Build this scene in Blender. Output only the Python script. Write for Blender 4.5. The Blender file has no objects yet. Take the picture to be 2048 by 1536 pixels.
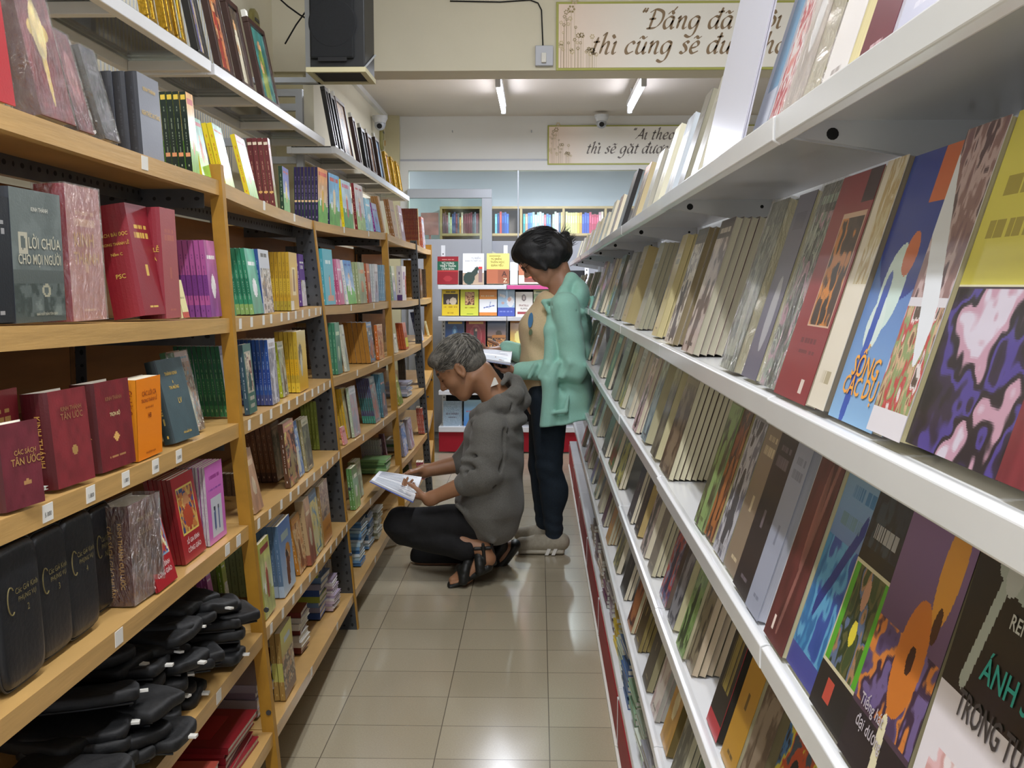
import bpy, bmesh, math, random
import numpy as np
from mathutils import Vector, Matrix, Euler
SC = bpy.context.scene
COL = SC.collection
random.seed(7)
# ------------------------------------------------------------------ camera
F = 2100.0
PITCH = math.atan(198 / F); YAW = math.atan(53 / F)
EYE = Vector((0, 0, 1.25))
cam = bpy.data.cameras.new('camera'); cam.sensor_width = 36; cam.lens = 36 * F / 2048
cam.clip_start = .02; cam.clip_end = 60
camo = bpy.data.objects.new('camera', cam); COL.objects.link(camo)
camo.location = EYE; camo.rotation_euler = (math.pi / 2 - PITCH, 0, YAW)
SC.camera = camo
cam.dof.use_dof = False
# ------------------------------------------------------------------ world and exposure
w = bpy.data.worlds.new('world'); SC.world = w; w.use_nodes = True
w.node_tree.nodes['Background'].inputs[0].default_value = (.86, .90, 1.0, 1)
w.node_tree.nodes['Background'].inputs[1].default_value = .78
SC.view_settings.view_transform = 'Standard'; SC.view_settings.look = 'None'
SC.view_settings.gamma = 1; SC.view_settings.use_curve_mapping = False
SC.view_settings.exposure = 0.68
TUBES = [(-.28, -1.3, 2.86, 17), (-.22, .75, 2.86, 19), (-.10, 3.1, 2.86, 14), (1.9, -.4, 2.86, 15), (1.9, 2.4, 2.86, 15)]   # near room, overhead
FAR_TUBES = [(-.248, 6.98, 2.455, 17), (.63, 6.98, 2.455, 17)]
# ------------------------------------------------------------------ pixel -> world
RC = Euler((math.pi / 2 - PITCH, 0, YAW)).to_matrix()
def ray(px, py):
    return RC @ Vector(((px - 1024) / F, -(py - 768) / F, -1))
def PY(px, py, Y):
    d = ray(px, py); return EYE + d * ((Y - EYE.y) / d.y)
def PX(px, py, X):
    d = ray(px, py); return EYE + d * ((X - EYE.x) / d.x)
def PZ(px, py, Z):
    d = ray(px, py); return EYE + d * ((Z - EYE.z) / d.z)
def proj(p):
    q = RC.transposed() @ (Vector(p) - EYE)
    return (1024 + F * q.x / -q.z, 768 - F * q.y / -q.z)
def at_px(P, Q, x):
    """point on the line P-Q that shows at column x"""
    P = Vector(P); Q = Vector(Q); d = Q - P
    n = RC @ Vector((1, 0, (x - 1024) / F))      # normal of the plane through the eye and column x
    k = n.dot(EYE - P) / n.dot(d)
    return P + d * k
# ------------------------------------------------------------------ scene graph helpers
def tag(o, label=None, cat=None, group=None, kind=None):
    if label: o['label'] = label
    if cat: o['category'] = cat
    if group: o['group'] = group
    if kind: o['kind'] = kind
    return o
def empty(name, loc=(0, 0, 0), rot=None):
    o = bpy.data.objects.new(name, None); COL.objects.link(o); o.location = loc
    o.empty_display_size = .05
    if rot: o.rotation_euler = rot
    return o
def lin(c):
    if isinstance(c, str):
        c = tuple(int(c[i:i + 2], 16) / 255 for i in (0, 2, 4))
    return tuple((v / 12.92 if v <= .04045 else ((v + .055) / 1.055) ** 2.4) for v in c)
def srgb(c):
    if isinstance(c, str): return tuple(int(c[i:i + 2], 16) / 255 for i in (0, 2, 4))
    return tuple(c)
class MB:
    """collects quads into ONE mesh object"""
    def __init__(s): s.v = []; s.f = []; s.m = []; s.c = []
    def add(s, vs, fs, mi=0, col=None, M=None):
        b = len(s.v)
        s.v += [tuple(M @ Vector(p)) for p in vs] if M is not None else [tuple(p) for p in vs]
        for i, f in enumerate(fs):
            s.f.append([b + k for k in f]); s.m.append(mi[i] if isinstance(mi, list) else mi)
            s.c.append(col[i] if isinstance(col, list) else col)
        return s
    def box(s, a, b, mi=0, col=None, M=None):
        x0, y0, z0 = a; x1, y1, z1 = b
        vs = [(x0, y0, z0), (x1, y0, z0), (x1, y1, z0), (x0, y1, z0), (x0, y0, z1), (x1, y0, z1), (x1, y1, z1), (x0, y1, z1)]
        fs = [(0, 3, 2, 1), (4, 5, 6, 7), (0, 1, 5, 4), (1, 2, 6, 5), (2, 3, 7, 6), (3, 0, 4, 7)]
        return s.add(vs, fs, mi, col, M)
    def hexa(s, vs, mi=0, col=None):
        return s.add(vs, [(0, 3, 2, 1), (4, 5, 6, 7), (0, 1, 5, 4), (1, 2, 6, 5), (2, 3, 7, 6), (3, 0, 4, 7)], mi, col)
    def tube(s, pts, r, n=8, mi=0, col=None, cap=True):
        pts = [Vector(p) for p in pts]; rs = r if isinstance(r, (list, tuple)) else [r] * len(pts)
        vs = []; fs = []; up = None
        for i, p in enumerate(pts):
            d = (pts[min(i + 1, len(pts) - 1)] - pts[max(i - 1, 0)]).normalized()
            if up is None: up = d.orthogonal().normalized()
            up = (up - d * up.dot(d)).normalized(); q = d.cross(up)
            for k in range(n):
                a = 2 * math.pi * k / n; vs.append(p + (up * math.cos(a) + q * math.sin(a)) * rs[i])
        for i in range(len(pts) - 1):
            for k in range(n):
                fs.append((i * n + k, i * n + (k + 1) % n, (i + 1) * n + (k + 1) % n, (i + 1) * n + k))
        if cap: fs += [tuple(range(n))[::-1], tuple((len(pts) - 1) * n + k for k in range(n))]
        return s.add(vs, fs, mi, col)
    def mesh(s, name, mats, smooth=False):
        me = bpy.data.meshes.new(name); me.from_pydata(s.v, [], s.f)
        for m in (mats if isinstance(mats, (list, tuple)) else [mats]): me.materials.append(m)
        me.polygons.foreach_set('material_index', s.m)
        if any(c is not None for c in s.c):
            a = me.color_attributes.new('Col', 'FLOAT_COLOR', 'CORNER')
            buf = []
            for f, c in zip(s.f, s.c):
                l = lin(c) if c is not None else (.8, .8, .8)
                buf += [l[0], l[1], l[2], 1.0] * len(f)
            a.data.foreach_set('color', buf)
        if smooth: me.polygons.foreach_set('use_smooth', [True] * len(me.polygons))
        me.update()
        return me
    def build(s, name, mats, parent=None, smooth=False, bevel=0, loc=None):
        o = bpy.data.objects.new(name, s.mesh(name, mats, smooth)); COL.objects.link(o)
        if loc is not None: o.location = loc
        if parent: o.parent = parent
        if bevel:
            b = o.modifiers.new('b', 'BEVEL'); b.width = bevel; b.segments = 2; b.limit_method = 'ANGLE'
        return o
def rebase(o, base):
    """moves a mesh built in world space so that its origin sits at base"""
    o.data.transform(Matrix.Translation(-Vector(base))); o.location = base
# ------------------------------------------------------------------ materials
def mat(name, col=(.8, .8, .8), rough=.5, metal=0, noise=None, bump=None, spec=.5, attr=False, coat=0, emit=None, alpha=None, trans=0, sheen=0, stretch=(1, 1, 1), bscale=None):
    m = bpy.data.materials.new(name); m.use_nodes = True
    nt = m.node_tree; N = nt.nodes; L = nt.links; b = N['Principled BSDF']
    c = (*lin(col), 1) if not attr else (1, 1, 1, 1)
    b.inputs['Base Color'].default_value = c
    b.inputs['Roughness'].default_value = rough; b.inputs['Metallic'].default_value = metal
    b.inputs['Specular IOR Level'].default_value = spec
    if coat: b.inputs['Coat Weight'].default_value = coat; b.inputs['Coat Roughness'].default_value = .12
    if sheen: b.inputs['Sheen Weight'].default_value = sheen
    if trans: b.inputs['Transmission Weight'].default_value = trans
    if alpha is not None: b.inputs['Alpha'].default_value = alpha
    if emit: b.inputs['Emission Color'].default_value = (*lin(emit[0]), 1); b.inputs['Emission Strength'].default_value = emit[1]
    src = None
    if attr:
        a = N.new('ShaderNodeVertexColor'); a.layer_name = 'Col'; src = a.outputs['Color']
        L.new(src, b.inputs['Base Color'])
    tc = None
    if noise or bump:
        tc = N.new('ShaderNodeTexCoord'); mp = N.new('ShaderNodeMapping'); mp.inputs['Scale'].default_value = stretch
        L.new(tc.outputs['Object'], mp.inputs['Vector'])
    if noise:
        sc, amt = noise[0], noise[1]
        nz = N.new('ShaderNodeTexNoise'); nz.inputs['Scale'].default_value = sc; nz.inputs['Detail'].default_value = 5
        L.new(mp.outputs[0], nz.inputs['Vector'])
        rp = N.new('ShaderNodeMapRange'); rp.inputs[1].default_value = .3; rp.inputs[2].default_value = .7
        rp.inputs[3].default_value = 1 - amt; rp.inputs[4].default_value = 1 + amt
        L.new(nz.outputs[0], rp.inputs[0])
        mx = N.new('ShaderNodeVectorMath'); mx.operation = 'SCALE'
        if src: L.new(src, mx.inputs[0])
        else: mx.inputs[0].default_value = c[:3]
        L.new(rp.outputs[0], mx.inputs['Scale']); L.new(mx.outputs[0], b.inputs['Base Color'])
    if bump:
        n2 = N.new('ShaderNodeTexNoise'); n2.inputs['Scale'].default_value = bump[0]; n2.inputs['Detail'].default_value = 4
        L.new(mp.outputs[0], n2.inputs['Vector'])
        bp = N.new('ShaderNodeBump'); bp.inputs['Strength'].default_value = bump[1]; bp.inputs['Distance'].default_value = bump[2] if len(bump) > 2 else .005
        L.new(n2.outputs[0], bp.inputs['Height']); L.new(bp.outputs[0], b.inputs['Normal'])
    return m
M = {}
M['print'] = mat('printed_cover', rough=.33, attr=True, coat=.25)
M['cloth_print'] = mat('leatherette_cover', rough=.42, attr=True, bump=(260, .25, .001), coat=.1)
M['pages'] = mat('page_edges', 'ded6c0', .85, noise=(900, .16), stretch=(6, .15, .02), attr=True)
M['ink'] = mat('printed_lettering', rough=.45, attr=True)
M['foil'] = mat('gold_foil_lettering', 'd9b452', .3, metal=.7)
M['wood'] = mat('varnished_shelf_board', 'c69e60', .38, noise=(9, .16), stretch=(1, .35, 5), coat=.15, bump=(40, .08))
M['wood_dark'] = mat('plywood_back', 'a2764a', .6, noise=(7, .2), stretch=(1, .3, 3))
M['post'] = mat('yellow_painted_post', 'ad7f28', .45, noise=(18, .12), bump=(60, .1))
M['steel'] = mat('dark_slotted_steel', '505356', .45, metal=.55, noise=(25, .15))
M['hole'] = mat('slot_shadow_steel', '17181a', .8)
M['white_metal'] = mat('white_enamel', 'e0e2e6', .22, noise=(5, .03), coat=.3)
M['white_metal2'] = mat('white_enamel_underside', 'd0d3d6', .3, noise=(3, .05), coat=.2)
M['red_metal'] = mat('red_kick_plate', 'a01c2c', .5, spec=.25, noise=(8, .06))
M['wall'] = mat('cream_wall_paint', 'd9d3bd', .75, noise=(2.5, .04), bump=(60, .06))
M['wall2'] = mat('yellowed_wall_paint', 'c9c19c', .75, noise=(2.5, .05), bump=(60, .06))
M['white_panel'] = mat('white_wall_panel', 'dcdcd8', .5, noise=(2, .03))
M['ceil'] = mat('ceiling_paint', 'cfc7bb', .8, noise=(1.5, .04))
M['grey_panel'] = mat('grey_laminate', 'b2b5bd', .4, noise=(3, .02))
M['alu'] = mat('aluminium_profile', 'b4b9c0', .35, metal=.3)
M['black'] = mat('black_plastic', '17191b', .5, noise=(30, .1))
M['black_cloth'] = mat('speaker_grille_cloth', '0e1114', .85, noise=(200, .3))
M['leather'] = mat('black_leatherette', '1c1e22', .42, bump=(120, .35, .002), noise=(40, .15))
M['nylon'] = mat('black_nylon', '101113', .62, bump=(60, .5, .003), noise=(60, .2))
M['zip'] = mat('zip_tape', '2a2c2f', .5)
M['tag'] = mat('paper_tag', 'e4e2da', .7)
M['sign'] = mat('sign_board', 'e9dfcf', .5)
M['sign_edge'] = mat('olive_sign_border', 'a9ab4f', .5)
M['sign_ink'] = mat('sign_lettering', '8a7253', .55)
M['sign_ink2'] = mat('sign_lettering_far', '77706b', .55)
M['flower'] = mat('sign_flower_print', 'c7b58a', .6)
M['flower2'] = mat('sign_flower_print_dark', '9c8a5c', .6)
M['gold'] = mat('gilt_frame', 'b8912f', .25, metal=.85, bump=(160, .6, .003), noise=(80, .3))
M['frame_wood'] = mat('dark_wood_frame', '3a201a', .35, noise=(20, .2), coat=.3)
M['frame_black'] = mat('black_frame', '141212', .35, coat=.3)
M['photo'] = mat('framed_print', rough=.25, attr=True, coat=.5)
M['glass'] = mat('clear_glass', 'e6efec', .04, trans=1.0)
M['screen'] = mat('warm_wire', '6b5238', .5, metal=.4)
M['tube'] = mat('fluorescent_tube', 'f4f6ff', .4, emit=('eef0ff', 14))
def glassy():
    m = bpy.data.materials.new('shelf_glass'); m.use_nodes = True; nt = m.node_tree; N = nt.nodes; L = nt.links
    for n in list(N): N.remove(n)
    o = N.new('ShaderNodeOutputMaterial'); t = N.new('ShaderNodeBsdfTransparent'); g = N.new('ShaderNodeBsdfGlossy')
    t.inputs[0].default_value = (.86, .92, .89, 1); g.inputs['Roughness'].default_value = .06
    mx = N.new('ShaderNodeMixShader'); fr = N.new('ShaderNodeFresnel'); fr.inputs[0].default_value = 1.5
    ad = N.new('ShaderNodeMath'); ad.operation = 'ADD'; ad.inputs[1].default_value = .03
    L.new(fr.outputs[0], ad.inputs[0]); L.new(ad.outputs[0], mx.inputs[0]); L.new(t.outputs[0], mx.inputs[1]); L.new(g.outputs[0], mx.inputs[2])
    L.new(mx.outputs[0], o.inputs[0]); return m
M['pane'] = glassy()
def wrapm():
    m = bpy.data.materials.new('shrink_wrap_film'); m.use_nodes = True; nt = m.node_tree; N = nt.nodes; L = nt.links
    for n in list(N): N.remove(n)
    o = N.new('ShaderNodeOutputMaterial'); t = N.new('ShaderNodeBsdfTransparent'); g = N.new('ShaderNodeBsdfGlossy')
    g.inputs['Roughness'].default_value = .09; t.inputs[0].default_value = (.96, .96, .96, 1)
    tc = N.new('ShaderNodeTexCoord'); nz = N.new('ShaderNodeTexNoise'); nz.inputs['Scale'].default_value = 60; nz.inputs['Detail'].default_value = 6
    nz.inputs['Distortion'].default_value = 2.2
    mp = N.new('ShaderNodeMapping'); mp.inputs['Scale'].default_value = (1, 1, .45)
    L.new(tc.outputs['Object'], mp.inputs[0]); L.new(mp.outputs[0], nz.inputs[0])
    bp = N.new('ShaderNodeBump'); bp.inputs['Strength'].default_value = 1; bp.inputs['Distance'].default_value = .03
    L.new(nz.outputs[0], bp.inputs['Height']); L.new(bp.outputs[0], g.inputs['Normal'])
    mx = N.new('ShaderNodeMixShader'); mx.inputs[0].default_value = .26
    L.new(t.outputs[0], mx.inputs[1]); L.new(g.outputs[0], mx.inputs[2]); L.new(mx.outputs[0], o.inputs[0]); return m
M['wrap'] = wrapm()
def floorm():
    m = bpy.data.materials.new('glazed_floor_tiles'); m.use_nodes = True; nt = m.node_tree; N = nt.nodes; L = nt.links; b = N['Principled BSDF']
    tc = N.new('ShaderNodeTexCoord'); mp = N.new('ShaderNodeMapping'); mp.inputs['Location'].default_value = (-.0325 + 6.1, -3.30 + 8.4, 0)
    L.new(tc.outputs['Object'], mp.inputs[0])
    br = N.new('ShaderNodeTexBrick'); br.offset = 0; br.inputs['Scale'].default_value = 1
    br.inputs['Brick Width'].default_value = .305; br.inputs['Row Height'].default_value = .21; br.inputs['Mortar Size'].default_value = .0016
    br.inputs['Mortar Smooth'].default_value = .3; br.inputs['Bias'].default_value = 0
    br.inputs['Color1'].default_value = (*lin('b5ab93'), 1); br.inputs['Color2'].default_value = (*lin('ada38b'), 1); br.inputs['Mortar'].default_value = (*lin('6a6152'), 1)
    L.new(mp.outputs[0], br.inputs['Vector'])
    nz = N.new('ShaderNodeTexNoise'); nz.inputs['Scale'].default_value = 220; nz.inputs['Detail'].default_value = 3; L.new(tc.outputs['Object'], nz.inputs['Vector'])
    mx = N.new('ShaderNodeMixRGB'); mx.blend_type = 'OVERLAY'; mx.inputs[0].default_value = .16
    L.new(br.outputs['Color'], mx.inputs[1]); L.new(nz.outputs[0], mx.inputs[2]); L.new(mx.outputs[0], b.inputs['Base Color'])
    b.inputs['Roughness'].default_value = .2; b.inputs['Coat Weight'].default_value = .25; b.inputs['Coat Roughness'].default_value = .1
    n2 = N.new('ShaderNodeTexNoise'); n2.inputs['Scale'].default_value = 9; L.new(tc.outputs['Object'], n2.inputs['Vector'])
    ad = N.new('ShaderNodeMath'); ad.operation = 'MULTIPLY_ADD'; ad.inputs[1].default_value = .15
    L.new(n2.outputs[0], ad.inputs[0]); L.new(br.outputs['Fac'], ad.inputs[2])
    bp = N.new('ShaderNodeBump'); bp.invert = True; bp.inputs['Strength'].default_value = .35; bp.inputs['Distance'].default_value = .003
    L.new(ad.outputs[0], bp.inputs['Height']); L.new(bp.outputs[0], b.inputs['Normal']); L.new(bp.outputs[0], b.inputs['Coat Normal']); return m
M['floor'] = floorm()
# ------------------------------------------------------------------ lamps
def lamp_fixture(i, x, y, z, power, L=1.2, visible=False):
    t = empty('tube_light', (x, y, z))
    MB().box((-.02, -L / 2 - .02, .035), (.02, L / 2 + .02, .07)).build('batten', M['white_metal'], t, bevel=.004)
    for s in (-1, 1): MB().box((-.016, s * L / 2 - .02, -.016), (.016, s * L / 2 + .012, .04)).build('lamp_holder', M['white_metal2'], t, bevel=.003)
    MB().tube([(0, -L / 2 + .01, 0), (0, L / 2 - .01, 0)], .014, 12).build('tube', M['tube'], t, smooth=True)
    top_z = (2.586 if y > 5.1 else 2.95) - z
    for s in (-1, 1): MB().tube([(0, s * L * .35, .068), (0, s * L * .35, top_z)], .006, 8).build('hanger', M['white_metal2'], t)
    a = bpy.data.lights.new('tube_glow', 'AREA'); a.shape = 'RECTANGLE'; a.size = .05; a.size_y = L; a.energy = power; a.color = (.95, .97, 1.0) if y < 5 else (.86, .9, 1.0)
    lo = bpy.data.objects.new('tube_glow', a); COL.objects.link(lo); lo.parent = t; lo.location = (0, 0, -.02)
    return t
# ------------------------------------------------------------------ room shell
def struct(name, a, b, m, bevel=0):
    o = MB().box(a, b).build(name, m, bevel=bevel); o['kind'] = 'structure'; return o
WX = -1.22
struct('floor', (-6.1, -3, -.06), (5.5, 13.2, 0), M['floor'])
struct('wall_left', (WX - .12, -3, 0), (WX, 5.02, 2.95), M['wall'])
struct('wall_left_far', (WX - .12, 5.02, 0), (WX, 8.5, 2.586), M['wall'])
struct('ceiling_near', (WX - .12, -3, 2.95), (5.5, 5.12, 3.05), M['ceil'])
struct('ceiling_far', (WX - .12, 5.12, 2.586), (5.5, 13.2, 2.69), M['ceil'])
struct('wall_right', (5.4, -3, 0), (5.5, 13.2, 2.95), M['wall'])
BY = 4.9
bz = PY(1200, 140, BY).z
struct('trim_beam', (WX, BY, bz), (5.4, BY * 430 / 413, 2.95), M['wall'])
struct('trim_column', (WX, 4.93, 0), (WX + .13, 5.16, bz), M['wall2'])
struct('trim_cornice', (WX, 5.12, 2.55), (WX + .03, 8.4, 2.586), M['white_panel'])
# rear wall with glazed partition
RY = 8.5
def rz(y, Y=RY): return 1.25 + (570 - y) * Y / F
def rx(x, Y=RY): return (x - 1077) * Y / F
struct('trim_column_rear', (WX, RY - .06, 0), (rx(803), RY + .08, 2.586), M['wall2'])
struct('wall_back', (rx(803), RY, rz(326)), (5.4, RY + .08, 2.586), M['white_panel'])
struct('trim_panel_joint', (rx(803), RY - .006, rz(327)), (5.4, RY, rz(323)), M['grey_panel'])
struct('trim_head_rail', (rx(803), RY - .012, rz(345)), (5.4, RY + .07, rz(327)), M['white_panel'])
struct('trim_jamb', (rx(803), RY - .012, rz(485)), (rx(819), RY + .07, rz(345)), M['white_panel'])
struct('trim_mullion', (rx(1035), RY - .004, rz(483)), (rx(1037.5), RY + .01, rz(345)), M['alu'])
struct('wall_back_lower', (rx(803), RY, 0), (5.4, RY + .06, rz(483)), M['grey_panel'])
wn = empty('window_1', (rx(1100), RY + .03, rz(483))); wn['kind'] = 'structure'
o = MB().box((rx(819), RY + .02, rz(483)), (3.9, RY + .026, rz(345))).build('pane', M['pane']); rebase(o, wn.location); o.parent = wn; o.location = (0, 0, 0)
dr = empty('door_1', (rx(900), RY - .05, 0)); dr['kind'] = 'structure'
def dpart(name, a, b, m):
    o = MB().box(a, b).build(name, m, bevel=.003); o.data.transform(Matrix.Translation(-dr.location)); o.parent = dr
dpart('top_rail', (rx(818), RY - .06, rz(400)), (rx(985), RY - .02, rz(382)), M['alu'])
dpart('stile', (rx(965), RY - .06, .06), (rx(985), RY - .02, rz(400)), M['alu'])
dpart('glazing', (rx(818), RY - .045, rz(480)), (rx(965), RY - .04, rz(400)), M['pane'])
dpart('lower_panel', (rx(818), RY - .05, .06), (rx(965), RY - .035, rz(480)), M['grey_panel'])
# room beyond
struct('wall_beyond', (-3.5, 11.33, 0), (5.4, 11.43, 2.586), mat('pale_blue_wall', 'd5dcec', .7, noise=(2, .02)))
struct('wall_beyond_left', (-3.0, RY + .1, 0), (-2.9, 11.33, 2.586), M['white_panel'])
for i, (x, y, z, p) in enumerate(TUBES):
    t = lamp_fixture(i, x, y, z, p)
    tag(t, ['overhead fluorescent tube behind the camera', 'overhead fluorescent tube above the nearest shelves', 'overhead fluorescent tube before the beam',
            'overhead fluorescent tube over the next aisle, behind', 'overhead fluorescent tube over the next aisle, ahead'][i], 'light', 'tube lights of the near room')
for i, (x, y, z, p) in enumerate(FAR_TUBES):
    t = lamp_fixture(i, x, y, z, p, L=1.0)
    tag(t, ['left lit fluorescent tube hanging under the far ceiling', 'right lit fluorescent tube with bluish glow on the far ceiling'][i], 'light', 'tube lights beyond the beam')
t = lamp_fixture(9, .1, 9.5, 2.50, 75); tag(t, 'fluorescent tube over the bookcase room behind the glass', 'light')
# ------------------------------------------------------------------ lettering
_tc = {}
def text_data(s, size=1, shear=0, bold=0):
    k = (s, shear, bold)
    if k not in _tc:
        c = bpy.data.curves.new('t', 'FONT'); c.body = s; c.size = 1; c.shear = shear; c.offset = bold
        c.align_x = 'CENTER'; c.resolution_u = 2
        o = bpy.data.objects.new('t', c); COL.objects.link(o)
        bpy.context.view_layer.update()
        me = bpy.data.meshes.new_from_object(o.evaluated_get(bpy.context.evaluated_depsgraph_get()))
        vs = [tuple(v.co) for v in me.vertices]; fs = [tuple(p.vertices) for p in me.polygons]
        bpy.data.objects.remove(o); bpy.data.curves.remove(c); bpy.data.meshes.remove(me)
        _tc[k] = (vs, fs)
    return _tc[k]
def put_text(mb, s, size, M4, col=None, fit=None, shear=0, bold=0, mi=0):
    vs, fs = text_data(s, 1, shear, bold)
    if not vs: return
    wd = max(v[0] for v in vs) - min(v[0] for v in vs)
    sx = size
    if fit and wd * size > fit: sx = fit / wd
    mb.add([(v[0] * sx, v[1] * size, 0) for v in vs], fs, mi, col, M4)
# pen-drawn calligraphic alphabet for the two wall signs
BOWL = [(.78, .93), (.45, 1.0), (.12, .7), (.1, .25), (.3, 0), (.6, .22), (.78, .7)]
G = {'a': (1.0, [BOWL, [(.8, 1), (.74, .25), (.85, 0), (1.02, .14)]]),
 'c': (.8, [[(.72, .8), (.52, 1), (.18, .75), (.1, .3), (.33, 0), (.78, .2)]]),
 'e': (.82, [[(.14, .42), (.58, .58), (.66, .85), (.46, 1.0), (.16, .72), (.1, .28), (.35, 0), (.8, .2)]]),
 'g': (1.0, [BOWL, [(.8, 1), (.76, .1), (.62, -.5), (.3, -.72), (-.1, -.55)]]),
 'n': (1.0, [[(.05, .8), (.22, .98), (.18, 0)], [(.2, .5), (.52, .97), (.72, .85), (.68, .18), (.8, 0), (1.0, .14)]]),
 'h': (1.0, [[(.05, 1.5), (.3, 1.75), (.26, 1.2), (.18, 0)], [(.2, .5), (.52, .97), (.72, .85), (.68, .18), (.8, 0), (1.0, .14)]]),
 'i': (.46, [[(.02, .8), (.2, .98), (.15, .2), (.28, 0), (.46, .14)]]),
 'k': (.9, [[(.05, 1.5), (.3, 1.75), (.26, 1.2), (.18, 0)], [(.72, .95), (.22, .5)], [(.3, .55), (.72, 0), (.92, .12)]]),
 'o': (.85, [[(.5, 1), (.15, .75), (.1, .25), (.38, 0), (.72, .3), (.74, .75), (.5, 1)]]),
 's': (.7, [[(.62, .86), (.42, 1), (.2, .8), (.46, .48), (.52, .2), (.28, 0), (.02, .14)]]),
 't': (.5, [[(.3, 1.4), (.17, .2), (.3, 0), (.48, .12)], [(-.02, .98), (.52, 1.02)]]),
 'u': (1.0, [[(.02, .8), (.2, .98), (.15, .22), (.35, 0), (.62, .2), (.76, .6)], [(.8, 1), (.73, .22), (.85, 0), (1.02, .14)]]),
 'd': (1.0, [BOWL, [(.92, 1.75), (.85, 1.2), (.74, .25), (.85, 0), (1.02, .14)], [(.6, 1.36), (1.12, 1.42)]]),
 'D': (1.3, [[(.42, 1.55), (.3, 0)], [(.0, 1.35), (.5, 1.62), (1.15, 1.35), (1.2, .65), (.8, .1), (.05, 0)], [(.08, .8), (.65, .84)]]),
 'A': (1.15, [[(.85, 1.65), (.5, .75), (-.05, 0)], [(.85, 1.65), (.92, .8), (1.05, 0)], [(.22, .55), (1.0, .58)]]),
 '"': (.5, [[(.12, 1.75), (.02, 1.5), (.1, 1.42)], [(.34, 1.75), (.24, 1.5), (.32, 1.42)]]), ' ': (.5, [])}
DI = {'^': [[(.2, 1.2), (.48, 1.45), (.7, 1.2)]], '/': [[(.62, 1.5), (.85, 1.85)]], '~': [[(.12, 1.25), (.32, 1.42), (.55, 1.28), (.78, 1.45)]],
 '`': [[(.05, 1.6), (.3, 1.3)]], '.': [[(.42, -.28), (.46, -.3)]], 'u': [[(.2, 1.42), (.45, 1.2), (.75, 1.45)]], '*': [[(.8, 1), (.98, 1.08), (1.0, 1.25)]],
 'j': [[(.26, 1.3), (.28, 1.28)]]}
def calligraphy(mb, toks, x0, z0, s, y, mi=0):
    """toks: list of glyph+diacritics strings; x-height s metres; drawn in the XZ plane at y"""
    x = x0
    for t in toks:
        wd, st = G[t[0]]
        strokes = list(st)
        for d in t[1:]:
            for q in DI[d]:
                off = -.25 if t[0] == 'i' and d in '`' else 0
                strokes.append([(a + off, b) for a, b in q])
        for q in strokes:
            P = [np.array(p) for p in q]
            P = [2 * P[0] - P[1]] + P + [2 * P[-1] - P[-2]]
            pts = []
            for i in range(1, len(P) - 2):
                for k in range(6):
                    u = k / 6
                    pts.append(.5 * ((2 * P[i]) + (-P[i - 1] + P[i + 1]) * u + (2 * P[i - 1] - 5 * P[i] + 4 * P[i + 1] - P[i + 2]) * u * u + (-P[i - 1] + 3 * P[i] - 3 * P[i + 1] + P[i + 2]) * u ** 3))
            pts.append(P[-2])
            vs = []; fs = []
            nib = np.array((math.cos(.7), math.sin(.7))) * .098
            for i, p in enumerate(pts):
                d = pts[min(i + 1, len(pts) - 1)] - pts[max(0, i - 1)]; d = d / (np.linalg.norm(d) + 1e-9)
                nrm = np.array((-d[1], d[0])); wdt = abs(nrm @ nib) + .03
                if i in (0, len(pts) - 1): wdt *= .6
                for sg in (1, -1):
                    a, b = p + nrm * wdt * sg
                    vs.append((x + (a + .28 * b) * s, y, z0 + b * s))
            for i in range(len(pts) - 1): fs.append((2 * i, 2 * i + 1, 2 * i + 3, 2 * i + 2))
            mb.add(vs, fs, mi)
        x += (wd + .1) * s
    return x
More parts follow.
